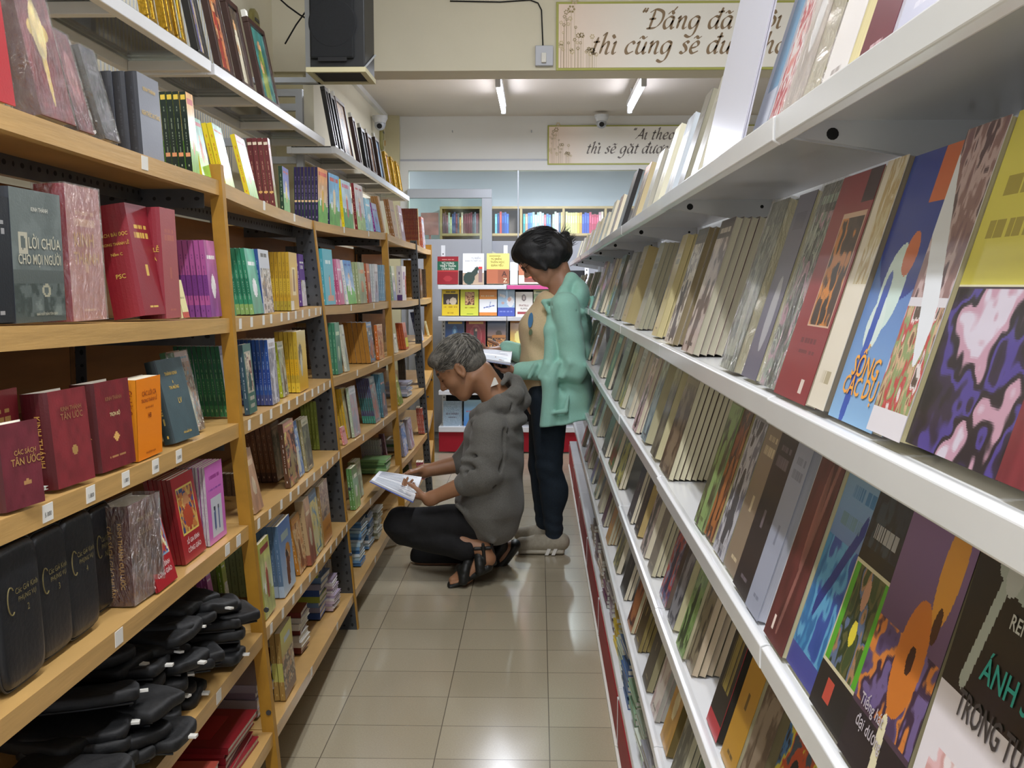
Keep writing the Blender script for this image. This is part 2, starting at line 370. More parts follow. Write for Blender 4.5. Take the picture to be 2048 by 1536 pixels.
# ------------------------------------------------------------------ printed art (painted per face of a fine grid)
def vnoise(u, v, sc, seed):
    def hsh(i, j):
        n = np.sin(i * 127.1 + j * 311.7 + seed * 74.7) * 43758.5453
        return n - np.floor(n)
    x = u * sc; y = v * sc; i = np.floor(x); j = np.floor(y); fx = x - i; fy = y - j
    fx = fx * fx * (3 - 2 * fx); fy = fy * fy * (3 - 2 * fy)
    return (hsh(i, j) * (1 - fx) + hsh(i + 1, j) * fx) * (1 - fy) + (hsh(i, j + 1) * (1 - fx) + hsh(i + 1, j + 1) * fx) * fy
def paint(prims, nu, nv):
    u, v = np.meshgrid((np.arange(nu) + .5) / nu, (np.arange(nv) + .5) / nv)
    C = np.ones((nv, nu, 3)) * .8
    for p in prims:
        k = p[0]
        if k == 'b': C[:] = srgb(p[1])
        elif k == 'g':
            a = np.array(srgb(p[1])); b = np.array(srgb(p[2])); C[:] = b + (a - b) * v[..., None]
        elif k == 'r': m = (u >= p[1]) & (u <= p[3]) & (v >= p[2]) & (v <= p[4]); C[m] = srgb(p[5])
        elif k == 'e': m = ((u - p[1]) / p[3]) ** 2 + ((v - p[2]) / p[4]) ** 2 <= 1; C[m] = srgb(p[5])
        elif k == 'l':   # slanted band from (u0,v0) to (u1,v1), half width w
            du, dv = p[3] - p[1], p[4] - p[2]; L = du * du + dv * dv
            s = np.clip(((u - p[1]) * du + (v - p[2]) * dv) / L, 0, 1)
            m = (u - p[1] - s * du) ** 2 + (v - p[2] - s * dv) ** 2 <= p[5] ** 2; C[m] = srgb(p[6])
        elif k == 'p':   # blotchy picture
            m = (u >= p[1]) & (u <= p[3]) & (v >= p[2]) & (v <= p[4])
            n = vnoise(u, v * 1.4, p[6], p[7]) * .65 + vnoise(u, v * 1.4, p[6] * 2.3, p[7] + 9) * .35
            n = np.clip((n - .22) / .56, 0, .999) + (vnoise(u, v * 1.4, p[6] * 5, p[7] + 4) - .5) * .22
            pal = np.array([srgb(c) for c in p[5]]); q = np.clip(n, 0, .999) * (len(pal) - 1); i0 = q.astype(int); fr = np.clip((q - i0) * 2.4 - .7, 0, 1)[..., None]
            C[m] = (pal[i0] * (1 - fr) + pal[np.minimum(i0 + 1, len(pal) - 1)] * fr)[m]
        elif k == 't':   # a line of fake small print between u0..u1 at v, height hh
            rows = (v >= p[2]) & (v <= p[2] + p[4]) & (u >= p[1]) & (u <= p[3])
            n = vnoise(u, v * 0 + p[2], p[6] if len(p) > 6 else 47, 3)
            C[rows & (n > .32)] = srgb(p[5])
        elif k == 'T':   # the same running up a spine
            rows = (u >= .38) & (u <= .62) & (v >= p[1]) & (v <= p[2])
            n = vnoise(u * 0, v, 60, p[4] if len(p) > 4 else 1)
            q = rows & (n > .4); C[q] = C[q] * .35 + .65 * np.array(srgb(p[3]))
        elif k == 'n': C *= (1 + p[1] * (vnoise(u, v, p[2], p[3])[..., None] - .5) * 2)
    return np.clip(C, 0, 1)
def A(style, *c, seed=1):
    """cover art from a style and a few colours"""
    if style == 'plain': return [('b', c[0]), ('t', .25, .78, .8, .035, c[1]), ('t', .2, .70, .82, .05, c[1]), ('r', .44, .36, .56, .46, c[1]), ('t', .3, .07, .72, .02, c[1])]
    if style == 'icon': return [('b', c[0]), ('r', .14, .3, .86, .88, c[1]), ('p', .18, .32, .82, .86, c[2:], 7, seed), ('e', .5, .7, .12, .09, c[3]), ('e', .5, .45, .2, .14, c[-1]), ('t', .2, .18, .8, .05, c[1]), ('t', .25, .09, .75, .05, c[1])]
    if style == 'photo': return [('p', 0, 0, 1, 1, c[1:], 6, seed), ('r', 0, .86, 1, 1, c[0]), ('t', .15, .9, .85, .04, c[1]), ('e', .5, .5, .16, .12, c[2]), ('l', .5, .15, .5, .42, .14, c[-1]), ('t', .2, .05, .8, .03, c[0])]
    if style == 'kids': return [('g', c[0], 'dff0f6'), ('r', 0, 0, 1, .3, c[1]), ('e', .35, .3, .45, .12, c[1]), ('e', .5, .62, .1, .08, 'f0cfae'), ('l', .5, .32, .5, .52, .1, c[2]), ('e', .25, .38, .07, .08, 'ffffff'), ('t', .1, .86, .9, .06, c[3]), ('n', .12, 9, seed)]
    if style == 'half': return [('b', c[0]), ('r', 0, 0, 1, .45, c[1]), ('p', .1, .1, .9, .5, c[1:], 6, seed), ('t', .12, .82, .88, .05, c[2]), ('t', .12, .72, .7, .05, c[2])]
    if style == 'grad': return [('g', c[0], c[1]), ('t', .15, .75, .85, .06, c[2]), ('e', .5, .4, .2, .15, c[2]), ('n', .15, 6, seed)]
    return [('b', c[0])]
def SP(base, ink='ffffff', band=None, band2=None):
    p = [('b', base)]
    if band: p += [('r', 0, .28, 1, .55, band)]
    if band2: p += [('r', 0, 0, 1, .16, band2)]
    return p + [('T', .2, .82, ink), ('r', .38, .07, .62, .1, ink)]
# ------------------------------------------------------------------ one book
def book_template(w, h, t, side, spine, cover, hard=False, pages='dcd3bb', res=(14, 20), cloth=False):
    """side 'L': front cover looks to +x, spine at y=0 (near);  side 'R': front cover looks to -x, page edges at y=0 (near)"""
    s = -1 if side == 'L' else 1
    c = .0028 if hard else .0006
    ins = .004 if hard else .0008
    T = {'cover': MB(), 'pages': MB()}; K = T['cover']
    nu, nv = res
    def P(x, y, z): return (s * x, y, z)
    def Y(u): return u * w if side == 'L' else (1 - u) * w
    col = paint(cover, nu, nv)
    vs = [P(0, Y(i / nu), h * j / nv) for j in range(nv + 1) for i in range(nu + 1)]
    fs = [(j * (nu + 1) + i, j * (nu + 1) + i + 1, (j + 1) * (nu + 1) + i + 1, (j + 1) * (nu + 1) + i) for j in range(nv) for i in range(nu)]
    K.add(vs, fs, 0, [tuple(col[j, i]) for j in range(nv) for i in range(nu)])
    ec = tuple(np.array(col[0].mean(0)) * 1.0)
    def quad(a, b, cc, d, q): K.add([a, b, cc, d], [(0, 1, 2, 3)], 0, q)
    def slab(x0, x1, front):
        y0, y1 = 0, w
        fl = [((x0, y0, 0), (x1, y0, 0), (x1, y0, h), (x0, y0, h)), ((x0, y1, 0), (x0, y1, h), (x1, y1, h), (x1, y1, 0)),
              ((x0, y0, 0), (x0, y1, 0), (x1, y1, 0), (x1, y0, 0)), ((x0, y0, h), (x1, y0, h), (x1, y1, h), (x0, y1, h))]
        for q in fl: quad(*[P(*p) for p in q], ec)
        xx = x1 if front else x0
        quad(P(xx, y0, 0), P(xx, y0, h), P(xx, y1, h), P(xx, y1, 0), (.93, .92, .88))
        if not front: quad(P(x1, y0, 0), P(x1, y0, h), P(x1, y1, h), P(x1, y1, 0), ec)
    slab(0, c, True); slab(t - c, t, False)
    # spine, gently rounded when hard bound
    ys, yo = (0, -1) if side == 'L' else (w, 1)
    sn = 7 if nv > 24 else 5; sv = max(10, nv * 2)
    sc = paint(spine, sn, sv); bul = min(.004, t * .12) if hard else 0
    vs = []
    for j in range(sv + 1):
        for i in range(sn + 1):
            a = i / sn; x = t * (1 - a) if side == 'L' else t * a
            vs.append(P(x, ys + yo * bul * (1 - (2 * a - 1) ** 2), h * j / sv))
    fs = [(j * (sn + 1) + i, j * (sn + 1) + i + 1, (j + 1) * (sn + 1) + i + 1, (j + 1) * (sn + 1) + i) for j in range(sv) for i in range(sn)]
    K.add(vs, fs, 0, [tuple(sc[j, i]) for j in range(sv) for i in range(sn)])
    g = .0006
    y0, y1 = (c, w - ins) if side == 'L' else (ins, w - c)
    T['pages'].box((s * (c) if s > 0 else s * (t - c), y0, ins), (s * (t - c) if s > 0 else s * c, y1, h - ins), 0, srgb(pages))
    return T
STK = []
BOOKS = []      # every copy of every book, sorted later
def put_stack(B, w, h, t, k, side, spine, cover, desc, shelf, lean=10, yaw=0, hard=False, pages='dcd3bb', wrap=False, titles=(), res=None, facing=0, cat='book', jit=1.0, base_label=None):
    d = (B - EYE).length
    if res is None:
        px = h * F / d; n = int(max(6, min(170, px / 3.6))); res = (max(5, int(n * .7)), n)
    key = len(BOOKS)
    tp = dict(w=w, h=h, t=t, side=side, spine=spine, cover=cover, hard=hard, pages=pages, res=res)
    a = math.radians(lean); s = -1 if side == 'L' else 1
    STK.append((shelf, B.copy(), tp, k * (t + .0006) / math.cos(a), s, facing))
    for i in range(k):
        jx = random.uniform(-.0025, .0025) * jit if i else 0; jz = 0; jw = random.uniform(-.7, .7) * jit if i else 0
        M4 = Matrix.Translation(B) @ Matrix.Rotation(math.radians(facing), 4, 'Z') @ Matrix.Translation((s * i * (t + .0006) / math.cos(a), jx, t * math.sin(a) + .0004)) \
            @ Matrix.Rotation(math.radians(yaw + jw), 4, 'Z') @ Matrix.Rotation(s * a, 4, 'Y')
        near = t * h * (F / d) ** 2
        c3 = M4 @ Vector((s * t / 2, w / 2, h / 2)); q = proj(c3)
        depth = (RC.transposed() @ (c3 - EYE)).z
        vis = -120 < q[0] < 2168 and -160 < q[1] < 1700 and depth < 0
        facecos = abs((M4.to_3x3() @ Vector((1, 0, 0))).dot((c3 - EYE).normalized()))
        score = (near + (w * h * facecos * (F / d) ** 2 * .6 if i == 0 else 0)) * (1 if vis else .001)
        BOOKS.append(dict(M=M4, tp=tp, key=key, i=i, k=k, score=score, desc=desc, shelf=shelf, wrap=wrap and i == 0, titles=titles if i == 0 else (), cat=cat, base_label=base_label))
    return key
def title_matrix(b, where, x, z, rot=0):
    """matrix of lettering on the front cover ('c') or the spine ('s'); x,z are fractions"""
    tp = b['tp']; w, h, t, side = tp['w'], tp['h'], tp['t'], tp['side']; e = .0008 + (.004 if where == 's' and tp['hard'] else 0)
    if where == 'c':
        if side == 'L': m = Matrix(((0, 0, 1, e), (1, 0, 0, w * x), (0, 1, 0, h * z), (0, 0, 0, 1)))
        else: m = Matrix(((0, 0, -1, -e), (-1, 0, 0, w * (1 - x)), (0, 1, 0, h * z), (0, 0, 0, 1)))
    else:
        m = Matrix(((1, 0, 0, -t * (1 - x)), (0, 0, -1, -e), (0, 1, 0, h * z), (0, 0, 0, 1)))
    return m @ Matrix.Rotation(math.radians(rot), 4, 'Z')
# ------------------------------------------------------------------ wooden racks on the left
PYY = [None, 2.31, 3.72, 5.0, 6.1, 7.2]
LY = {1: [205, 362, 441, 466, 488, 500], 2: [652, 636, 612, 602, 598, 595], 3: [1040, 845, 757, 711, 687, 670],
      4: [1440, 1048, 900, 820, 775, 740], 5: [None, 1262, 1043, 930, 865, 820], 6: [None, 1460, 1185, 1010, 925, 880]}
LXP = {1: [441, 462, 480, 500, 528, 548], 2: [626, 645, 663, 680, 697, 708], 3: [773, 779, 786, 794, 801, 808], 4: [832, 838, 843, 849, 855, 860], 5: [862, 863, 864, 865, 866, 867]}
EDGE = {}
for L in range(1, 7):
    pts = [None]
    for j in range(1, 6): pts.append(PY(LXP[j][L - 1], LY[L][j], PYY[j]))
    if LY[L][0] is not None:
        p0 = PX(0, LY[L][0], pts[1].x); pts[0] = p0 + (p0 - pts[1]) * ((p0.y - 1.15) / (pts[1].y - p0.y))
    else: pts[0] = Vector((pts[1].x, 1.15, pts[1].z))
    EDGE[L] = pts
RACKN = ['nearest', 'second', 'third', 'fourth', 'farthest']
ORD = ['', 'top', 'second', 'third', 'fourth', 'fifth', 'bottom']
def slots(mb, p, q, width, nrm, n, mi=1, r=.0042):
    """rows of dark slots on a flat bar from p to q"""
    p = Vector(p); q = Vector(q); d = (q - p); L = d.length; d.normalize(); nrm = Vector(nrm).normalized(); sd = d.cross(nrm)
    k = max(2, int(L / .03))
    for row in ((-.25, .25) if width > .03 else (0,)):
        for i in range(k):
            c = p + d * (L * (i + .5) / k) + sd * width * row + nrm * .0004
            a = r * (1.5 if (i + (row > 0)) % 2 else .9)
            vs = [c + d * a * math.cos(u) + sd * r * math.sin(u) for u in [2 * math.pi * m / 8 for m in range(8)]]
            mb.add(vs, [tuple(range(8))], mi)
for u in range(5):
    base = Vector(((EDGE[6][u].x + EDGE[6][u + 1].x) / 2 - .17, (PYY[u] or 1.15) / 2 + PYY[u + 1] / 2, 0))
    rk = empty('wooden_shelf_rack', base)
    tag(rk, f'{RACKN[u]} wooden shelf rack on yellow and slotted steel posts, left of the aisle', 'shelf rack', 'wooden racks along the left wall')
    def put(o):
        o.data.transform(Matrix.Translation(-base)); o.parent = rk; return o
    zt = EDGE[1][u + 1].z
    # posts: one pair at the far end of each unit (and a near pair on the first)
    for j in ([0, 1] if u == 0 else [u + 1]):
        top = EDGE[1][j].copy(); low = EDGE[6][j]; mid = EDGE[3][j]
        foot = low + (low - mid) * (low.z / (mid.z - low.z)); foot.z = 0
        Y = top.y
        mb = MB(); bw = .024
        hgt = .035 if j in (1, 5) else (.0 if j != 4 else .02)
        m = M['post'] if j not in (4,) else M['steel']
        tp = Vector((top.x + .004, Y, top.z + hgt)); chain = [Vector((foot.x + .004, Y, 0)), Vector((low.x + .004, Y, low.z)), Vector((mid.x + .004, Y, mid.z)), tp]
        gw = {0: .03, 1: .028, 2: .07, 3: .03, 4: .038, 5: .055}[j]
        def plate(q, x0, x1, y0, y1):
            for a, b in zip(chain[:-1], chain[1:]):
                q.hexa([(a.x + x0, y0, a.z), (a.x + x1, y0, a.z), (a.x + x1, y1, a.z), (a.x + x0, y1, a.z), (b.x + x0, y0, b.z), (b.x + x1, y0, b.z), (b.x + x1, y1, b.z), (b.x + x0, y1, b.z)])
        plate(mb, -.004, 0, Y - bw / 2, Y + bw / 2)
        if j in (0, 1, 3, 5): plate(mb, -gw, -.004, Y - bw / 2, Y - bw / 2 + .003)
        for z in ((.28, .52) if j in (1, 2) else (.6,)):
            xx = foot.x + (low.x - foot.x) * min(1, z / max(low.z, .01)) - .008
            mb.tube([(xx, Y - bw / 2 + .001, z), (xx, Y - bw / 2 - .003, z)], .006, 8, 1)
        put(mb.build('front_post', [m, M['steel']]))
        if j in (2, 4):
            sb = MB(); plate(sb, -gw, -.004, Y - bw / 2, Y - bw / 2 + .003)
            for a, b in zip(chain[:-1], chain[1:]):
                slots(sb, a + Vector((-gw / 2, -bw / 2, 0)), b + Vector((-gw / 2, -bw / 2, 0)), gw * .85, (0, -1, 0), 20, r=.0045)
            put(sb.build('slotted_flange', [M['steel'], M['hole']]))
        rb = MB(); X = EDGE[1][j].x - .36
        rb.box((X, Y - .02, 0), (X + .003, Y + .02, top.z + .0)); rb.box((X, Y + .017, 0), (X + .04, Y + .02, top.z))
        slots(rb, (X + .022, Y + .0165, 0), (X + .022, Y + .0165, top.z), .036, (0, -1, 0), 20)
        put(rb.build('rear_post', [M['steel'], M['hole']]))
    for L in range(1, 7):
        a, b = EDGE[L][u].copy(), EDGE[L][u + 1].copy(); a.y += .002; b.y -= .002
        dp = .34; th = .032
        n = 8; mb = MB(); vs = []
        sag = -.006 if u > 0 else -.002
        for i in range(n + 1):
            s = i / n; p = a.lerp(b, s); z = p.z + sag * math.sin(math.pi * s)
            vs += [(p.x, p.y, z), (p.x, p.y, z - th), (p.x - .018, p.y, z - th), (p.x - .018, p.y, z - .018), (EDGE[1][u].x - dp, p.y, z - .018), (EDGE[1][u].x - dp, p.y, z)]
        fs = []
        for i in range(n):
            for k in range(6): fs.append((i * 6 + k, (i + 1) * 6 + k, (i + 1) * 6 + (k + 1) % 6, i * 6 + (k + 1) % 6))
        fs += [tuple(range(6)), tuple(n * 6 + k for k in range(6))[::-1]]
        mb.add(vs, fs); put(mb.build('shelf_board', M['wood']))
        # slotted bearer under the board at each end, running front to back and a rail along it
        br = MB(); Y0, Y1 = a.y + .02, b.y - .02
        for Yb, z in ((Y1, b.z),):
            br.box((EDGE[1][u].x - dp, Yb - .002, z - .06), (b.x - .03, Yb, z - .019)); slots(br, (EDGE[1][u].x - dp, Yb - .002, z - .04), (b.x - .03, Yb - .002, z - .04), .02, (0, -1, 0), 9)
        xr = EDGE[1][u].x - .17
        br.box((xr, Y0, a.z - .058), (xr + .002, Y1, a.z - .019)); slots(br, (xr + .002, Y0, a.z - .038), (xr + .002, Y1, a.z - .038), .02, (1, 0, 0), 20, r=.0048)
        put(br.build('slotted_bearer', [M['steel'], M['hole']]))
        # little paper labels on the lip
        if u == 1 and L in (2, 3, 4, 5): tags = [i / 11 + .06 for i in range(11)]
        elif u == 0 and L == 3: tags = [.21, .33, .445, .56, .66]
        elif u == 0 and L == 4: tags = [.36, .86, .93]
        elif u == 0 and L == 1: tags = [.62]
        elif u == 0 and L == 2: tags = []
        else: tags = [.35, .7] if u < 3 else []
        for s in tags:
            s += random.uniform(-.01, .01); p = a.lerp(b, s); tb = MB(); wd = .011 if u else .015
            tb.box((p.x, p.y - wd, p.z - .028), (p.x + .0008, p.y + wd, p.z - .004)); tb2 = put(tb.build('paper_label', M['tag']))
            if u == 0 and L == 3:
                pr = MB(); put_text(pr, random.choice(['5.000', '20.000', '65.0', '10.000', '1.800']), .009, Matrix(((0, 0, 1, p.x + .0012), (1, 0, 0, p.y), (0, 1, 0, p.z - .021), (0, 0, 0, 1))), '333333')
                o = put(pr.build('label_print', M['ink']))
    bk = MB(); bk.box((EDGE[1][u].x - .352, EDGE[1][u].y + .01, .1), (EDGE[1][u].x - .344, EDGE[1][u + 1].y - .01, zt - .03))
    put(bk.build('back_panel', M['wood_dark']))
def left(L, x0, x1, ytop, k, t, spine, cover, desc, sb=.012, lean=8, hard=False, wrap=False, titles=(), pages='dcd3bb', yaw=0, h=None, w=None, unit=None, jit=1.0):
    e = EDGE[L]
    if unit is None:
        unit = 0
        for j in range(1, 5):
            if x0 > LXP[j][L - 1] - 3: unit = j
    a, b = e[unit].copy(), e[unit + 1].copy(); a.x -= sb; b.x -= sb
    P0 = at_px(a, b, x0)
    if w is None: w = (at_px(a, b, x1) - P0).length
    P0.z += .0006 - (.006 if unit else .002) * max(0, math.sin(math.pi * min(1, max(0, (P0.y - a.y) / (b.y - a.y)))))
    P0.z += .0015
    if h is None:
        top = PY(x0, ytop, P0.y); h = (top.z - P0.z) / math.cos(math.radians(lean)) - t / 1000 * math.sin(math.radians(lean))
    h = max(.05, h)
    gap = e[L and unit + 1].z  # keeps below the board above
    if L > 1:
        lim = (EDGE[L - 1][unit].lerp(EDGE[L - 1][unit + 1], (P0.y - a.y) / (b.y - a.y)).z - .066 - P0.z)
        h = min(h, lim)
    w = max(.03, min(w, h * .82, b.y - P0.y - .025))
    yw = -math.degrees(math.atan2(b.x - a.x, b.y - a.y))
    shelf = f'{ORD[L]} shelf, {RACKN[unit]} wooden rack'
    return put_stack(P0, w, h, t / 1000, k, 'L', spine, cover, desc, shelf, lean=lean, yaw=yw + yaw, hard=hard, wrap=wrap, titles=titles, pages=pages, jit=jit)
g1 = 'd9b452'
# ---- top shelf
left(1, -95, 32, -120, 1, 34, SP('7c1a24', g1), A('plain', 'b3202c', 'c9973b'), 'bright red hardback with gilt title', hard=True, lean=6, h=.26)
left(1, 84, 152, -10, 1, 38, [('b', '4a1820')], [('b', '7a2a33'), ('r', .08, .06, .92, .94, '8a3a40'), ('r', .11, .08, .89, .92, '74252e'), ('e', .5, .5, .07, .42, 'd8bb62'), ('e', .5, .55, .3, .07, 'd8bb62'), ('e', .5, .55, .18, .18, 'e7d18b'), ('n', .2, 12, 3)], 'shrink wrapped maroon book with gold burst', hard=True, wrap=True, lean=12, h=.24)
left(1, 160, 190, 55, 1, 22, SP('2a1618', g1), [('b', '6e2933'), ('e', .5, .5, .3, .3, 'a56a6a'), ('n', .2, 12, 5)], 'second shrink wrapped maroon book', hard=True, wrap=True, lean=14)
left(1, 212, 240, 88, 1, 26, SP('17161a'), A('plain', '3a3840', '77757d'), 'leaning black book in clear film', hard=True, wrap=True, lean=15)
left(1, 287, 329, 142, 4, 22, SP('26282f', '3a3c44'), [('b', '7e828c')], 'slate grey hardback with dark spine', hard=True, lean=3,
     titles=[('c', 'KINH THÁNH', .5, .8, .010, g1, 0), ('c', 'NGHI THỨC AN TÁNG', .5, .5, .012, g1, 0)])
left(1, 386, 400, 183, 5, 13, SP('10251f', 'b9c3a8') + [('r', .2, .9, .8, .96, 'e8c94c'), ('r', .2, .2, .8, .24, 'e8a070')], A('kids', 'e0a14a', '8cc24a', 'd8743a', 'c0392b'), 'dark green comic with numbered spine', lean=4)
left(1, 405, 424, 232, 2, 12, SP('e8d622', 'c8342a'), A('kids', '9fd0c0', '9ccf4e', 'c86a4a', 'd84a6a', seed=4), 'yellow comic numbered seven', lean=10)
left(1, 452, 470, 245, 2, 12, SP('ecd81f', 'b8482a'), A('kids', 'b8dccf', 'b6cf5c', 'e09a4a', 'c0392b', seed=6), 'yellow comic numbered eight', lean=12, unit=1)
left(1, 500, 518, 268, 1, 12, SP('ecd81f', 'c8342a'), A('kids', 'd7a6b6', '8cb84a', 'c65a4a', 'a02828', seed=8), 'yellow comic beside the dark red set', lean=13)
left(1, 552, 556, 276, 4, 15, SP('6b1c22', 'e0c7a0') + [('r', .2, .9, .8, .95, 'f0e6d0'), ('e', .5, .22, .35, .02, 'e8c070')], A('kids', 'd8b0a8', 'a8b06a', 'a04848', 'a02828', seed=9), 'dark red comic numbered ten', lean=6)
left(1, 569, 583, 332, 1, 12, SP('143a2a', 'd0d8b0'), A('kids', '4a48a8', '7ab45a', 'f0d27a', 'c0392b', seed=11), 'violet comic with green spine', lean=2)
left(1, 637, 656, 334, 7, 12, SP('2b2350', 'cfc8e8') + [('e', .5, .38, .4, .02, 'f0d0a0')], A('kids', 'e8913a', '6fb04a', 'e0b23a', 'd84a3a', seed=12), 'navy comic with numbered spine', lean=0, jit=.3)
left(1, 660, 685, 345, 1, 12, SP('2b2350'), A('kids', '5aa6d8', '6ab04a', 'f0e0b0', 'c8402a', seed=13), 'sky blue comic with football children', lean=1)
left(1, 690, 714, 358, 1, 12, SP('e8d622', 'c8342a'), A('kids', 'a8c8d8', '5aa04a', 'd05a5a', 'd84a7a', seed=14), 'green comic with yellow spine', lean=5)
left(1, 716, 733, 366, 1, 12, SP('7a1c26', 'e0c7a0'), A('kids', 'd8c8c8', 'a8c878', 'c07a7a', 'c03a3a', seed=15), 'pale comic with dark red spine', lean=5)
left(1, 737, 748, 395, 1, 10, SP('8ab8d8'), A('grad', '8fd0e8', '9ac8d8', 'ffffff'), 'light blue booklet', lean=8)
left(1, 752, 763, 405, 2, 9, SP('8a2a8a'), A('grad', '9a9ab8', '5a8ac8', '7a3a9a'), 'grey and violet booklet', lean=10)
left(1, 768, 782, 392, 3, 11, SP('a67a48', '6a4a2a'), A('plain', 'b8864a', '7a5028'), 'tan paperback', lean=10, unit=2, w=.1)
left(1, 790, 800, 398, 2, 12, SP('9a6a3a'), A('plain', 'a8783a', '6a4420'), 'brown paperback', lean=10)
left(1, 805, 812, 410, 1, 12, SP('d8c8b8'), A('grad', 'c8a8b0', '8a4a5a', 'ffffff'), 'pale pink paperback', lean=8)
left(1, 838, 842, 417, 12, 8, SP('7a2a20', 'd0a050', None, 'b87838'), A('plain', 'b89a50', '7a2a20'), 'dark red and gold striped booklet', lean=2, w=.13, unit=3)
# ---- second shelf
left(2, -30, 15, 385, 1, 40, SP('10141a', '8a8a8a'), A('plain', '141a22', '9a9a9a'), 'black hardback at the photo edge', hard=True, lean=1, w=.09)
left(2, 33, 138, 372, 1, 30, SP('1c222a', 'c8c8c0'), [('g', '6c7572', '4a524e'), ('p', 0, .04, 1, .3, ('4a5450', '3c4642', '5c6662', '75807a'), 6, 3), ('p', 0, .4, 1, 1, ('5f6966', '66706d', '707a77'), 4, 8), ('r', .12, .52, .3, .68, 'b9b5a0'), ('e', .21, .6, .05, .05, '5c6662'), ('e', .62, .24, .09, .05, 'a8a48c'), ('e', .62, .24, .05, .028, '5c6662')], 'grey marbled hardback', hard=True, lean=1,
     titles=[('c', 'LỜI CHÚA', .62, .56, .021, 'c3bfa8', 0), ('c', 'CHO MỌI NGƯỜI', .52, .44, .019, 'c3bfa8', 0), ('c', 'KINH THÁNH', .55, .84, .008, 'd8d6c8', 0), ('c', 'NHÀ XUẤT BẢN TÔN GIÁO', .6, .05, .005, 'c3bfa8', 0)])
left(2, 148, 214, 366, 1, 46, SP('8e2438', 'b06878'), A('plain', 'b97c76', 'd8a890'), 'thick pink and crimson bible in shrink wrap', hard=True, wrap=True, lean=2, titles=[('c', 'KINH', .45, .55, .03, 'cf9f66', 0), ('c', 'THÁNH', .5, .42, .026, 'cf9f66', 0)])
left(2, 291, 299, 405, 1, 56, [('b', '8a1c2a')], A('plain', '8a1c2a', g1), 'leaning maroon reader with glossy spine', hard=True, lean=9, w=.13, titles=[('s', 'SÁCH BÀI ĐỌC', .5, .72, .0085, g1, 0), ('s', 'TRONG THÁNH LỄ', .5, .64, .007, g1, 0), ('s', 'Năm C', .5, .55, .007, g1, 0), ('s', 'PSC', .5, .35, .011, g1, 0)])
left(2, 333, 361, 414, 1, 50, [('b', '8c1a2a')], A('plain', 'a8585a', 'b86a5a'), 'crimson missal with square block spine', hard=True, lean=2, w=.14, titles=[('s', 'SÁCH LỄ', .5, .6, .011, g1, 0), ('s', 'RÔMA', .5, .52, .011, g1, 0)])
left(2, 368, 380, 560, 1, 10, SP('e8dfa8'), [('b', 'e9dfa2'), ('r', 0, 0, 1, .16, 'c04a38'), ('t', .2, .5, .8, .05, '8a7a4a')], 'small cream booklet with red foot', lean=12, sb=.008)
left(2, 424, 428, 480, 9, 11, SP('b45a9c', '5a2a6a', '7a3a88', '8a4a98'), A('grad', 'c878b0', '8a4a98', 'ffffff'), 'magenta and violet paperback', lean=5, w=.13)
left(2, 466, 470, 488, 7, 11, SP('4aa064', 'd8ecd0', '1f7a50', 'a8c86a'), A('grad', '7ab88a', '3a8a5a', 'ffffff'), 'green paperback of the bright set', lean=8, unit=0, w=.12)
left(2, 509, 512, 496, 4, 11, SP('3aa07a', 'e0f0e0', '2a8a6a', '9ac87a'), A('grad', '6ac0a0', '3a9a7a', 'ffffff'), 'teal paperback beside the yellow post', lean=8, unit=1, w=.12)
left(2, 529, 555, 498, 5, 12, SP('3458a0', 'd8e0f0', '2a4a98', '7aa0c8'), [('b', 'c8ccd4'), ('p', .1, 0, 1, .7, ('6a6a5a', 'b8b0a0', 'd8d4cc', '8a7a5a', '4a5a6a'), 7, 4), ('t', .2, .88, .8, .05, '444444')], 'blue paperback with mountain photo front', lean=5)
left(2, 583, 603, 504, 7, 11, SP('cda62c', '6a5a1a', 'd8b83a', 'b8a83a'), [('b', 'd2aa3a'), ('r', .3, .25, .7, .75, 'e8d8a0'), ('r', .38, .32, .62, .7, '8a6a3a'), ('r', 0, 0, .4, .15, 'e8e0d0')], 'yellow paperback with small icon', lean=2)
left(2, 606, 616, 508, 1, 13, SP('6a4a9a'), A('half', '7a5aa8', 'e0d8e8', 'ffffff', 'a8a05a'), 'violet paperback', lean=4, sb=.05)
left(2, 630, 636, 488, 9, 12, SP('4c4a48', '8a8a88'), A('plain', '55524e', '9a9a98'), 'charcoal hardback at the back', lean=2, sb=.13, unit=1, w=.1)
left(2, 653, 672, 497, 1, 12, SP('58b8c8'), [('b', '62bccb'), ('t', .25, .75, .75, .05, 'd8f0f0'), ('e', .55, .48, .06, .05, '6a4a3a'), ('l', .55, .2, .55, .42, .09, 'e09a7a'), ('l', .3, .1, .8, .12, .05, 'e0a080')], 'turquoise storybook', lean=4, unit=2)
left(2, 682, 690, 518, 4, 10, SP('cf7fa0', 'ffffff', 'c85a88'), A('grad', 'e0a0c0', 'd07090', 'ffffff'), 'rose pink booklet', lean=6)
left(2, 698, 716, 520, 2, 12, SP('e8e8e8', '4a8ac8'), A('kids', '5a98d8', '6ac04a', 'e8e8e8', '3a6ac0', seed=31), 'white and green booklet', lean=8)
left(2, 722, 735, 524, 2, 12, SP('a8b488'), A('grad', 'a8b890', '90a878', 'd09050'), 'olive booklet with bird', lean=5)
left(2, 738, 744, 527, 1, 14, SP('b05a38'), A('grad', 'c87a48', '8a3a28', 'f0c080'), 'burnt orange booklet', lean=4)
left(2, 751, 758, 528, 3, 9, SP('d0d4d4', '8a9aa8'), A('grad', 'd8dcdc', 'a8b8c8', '8a8a8a'), 'pale grey booklet', lean=2, unit=2)
left(2, 770, 775, 530, 5, 8, SP('8fb4cc', 'e0ecf4'), A('grad', 'a8c8dc', '88a8c0', 'ffffff'), 'powder blue booklet', lean=2, unit=2)
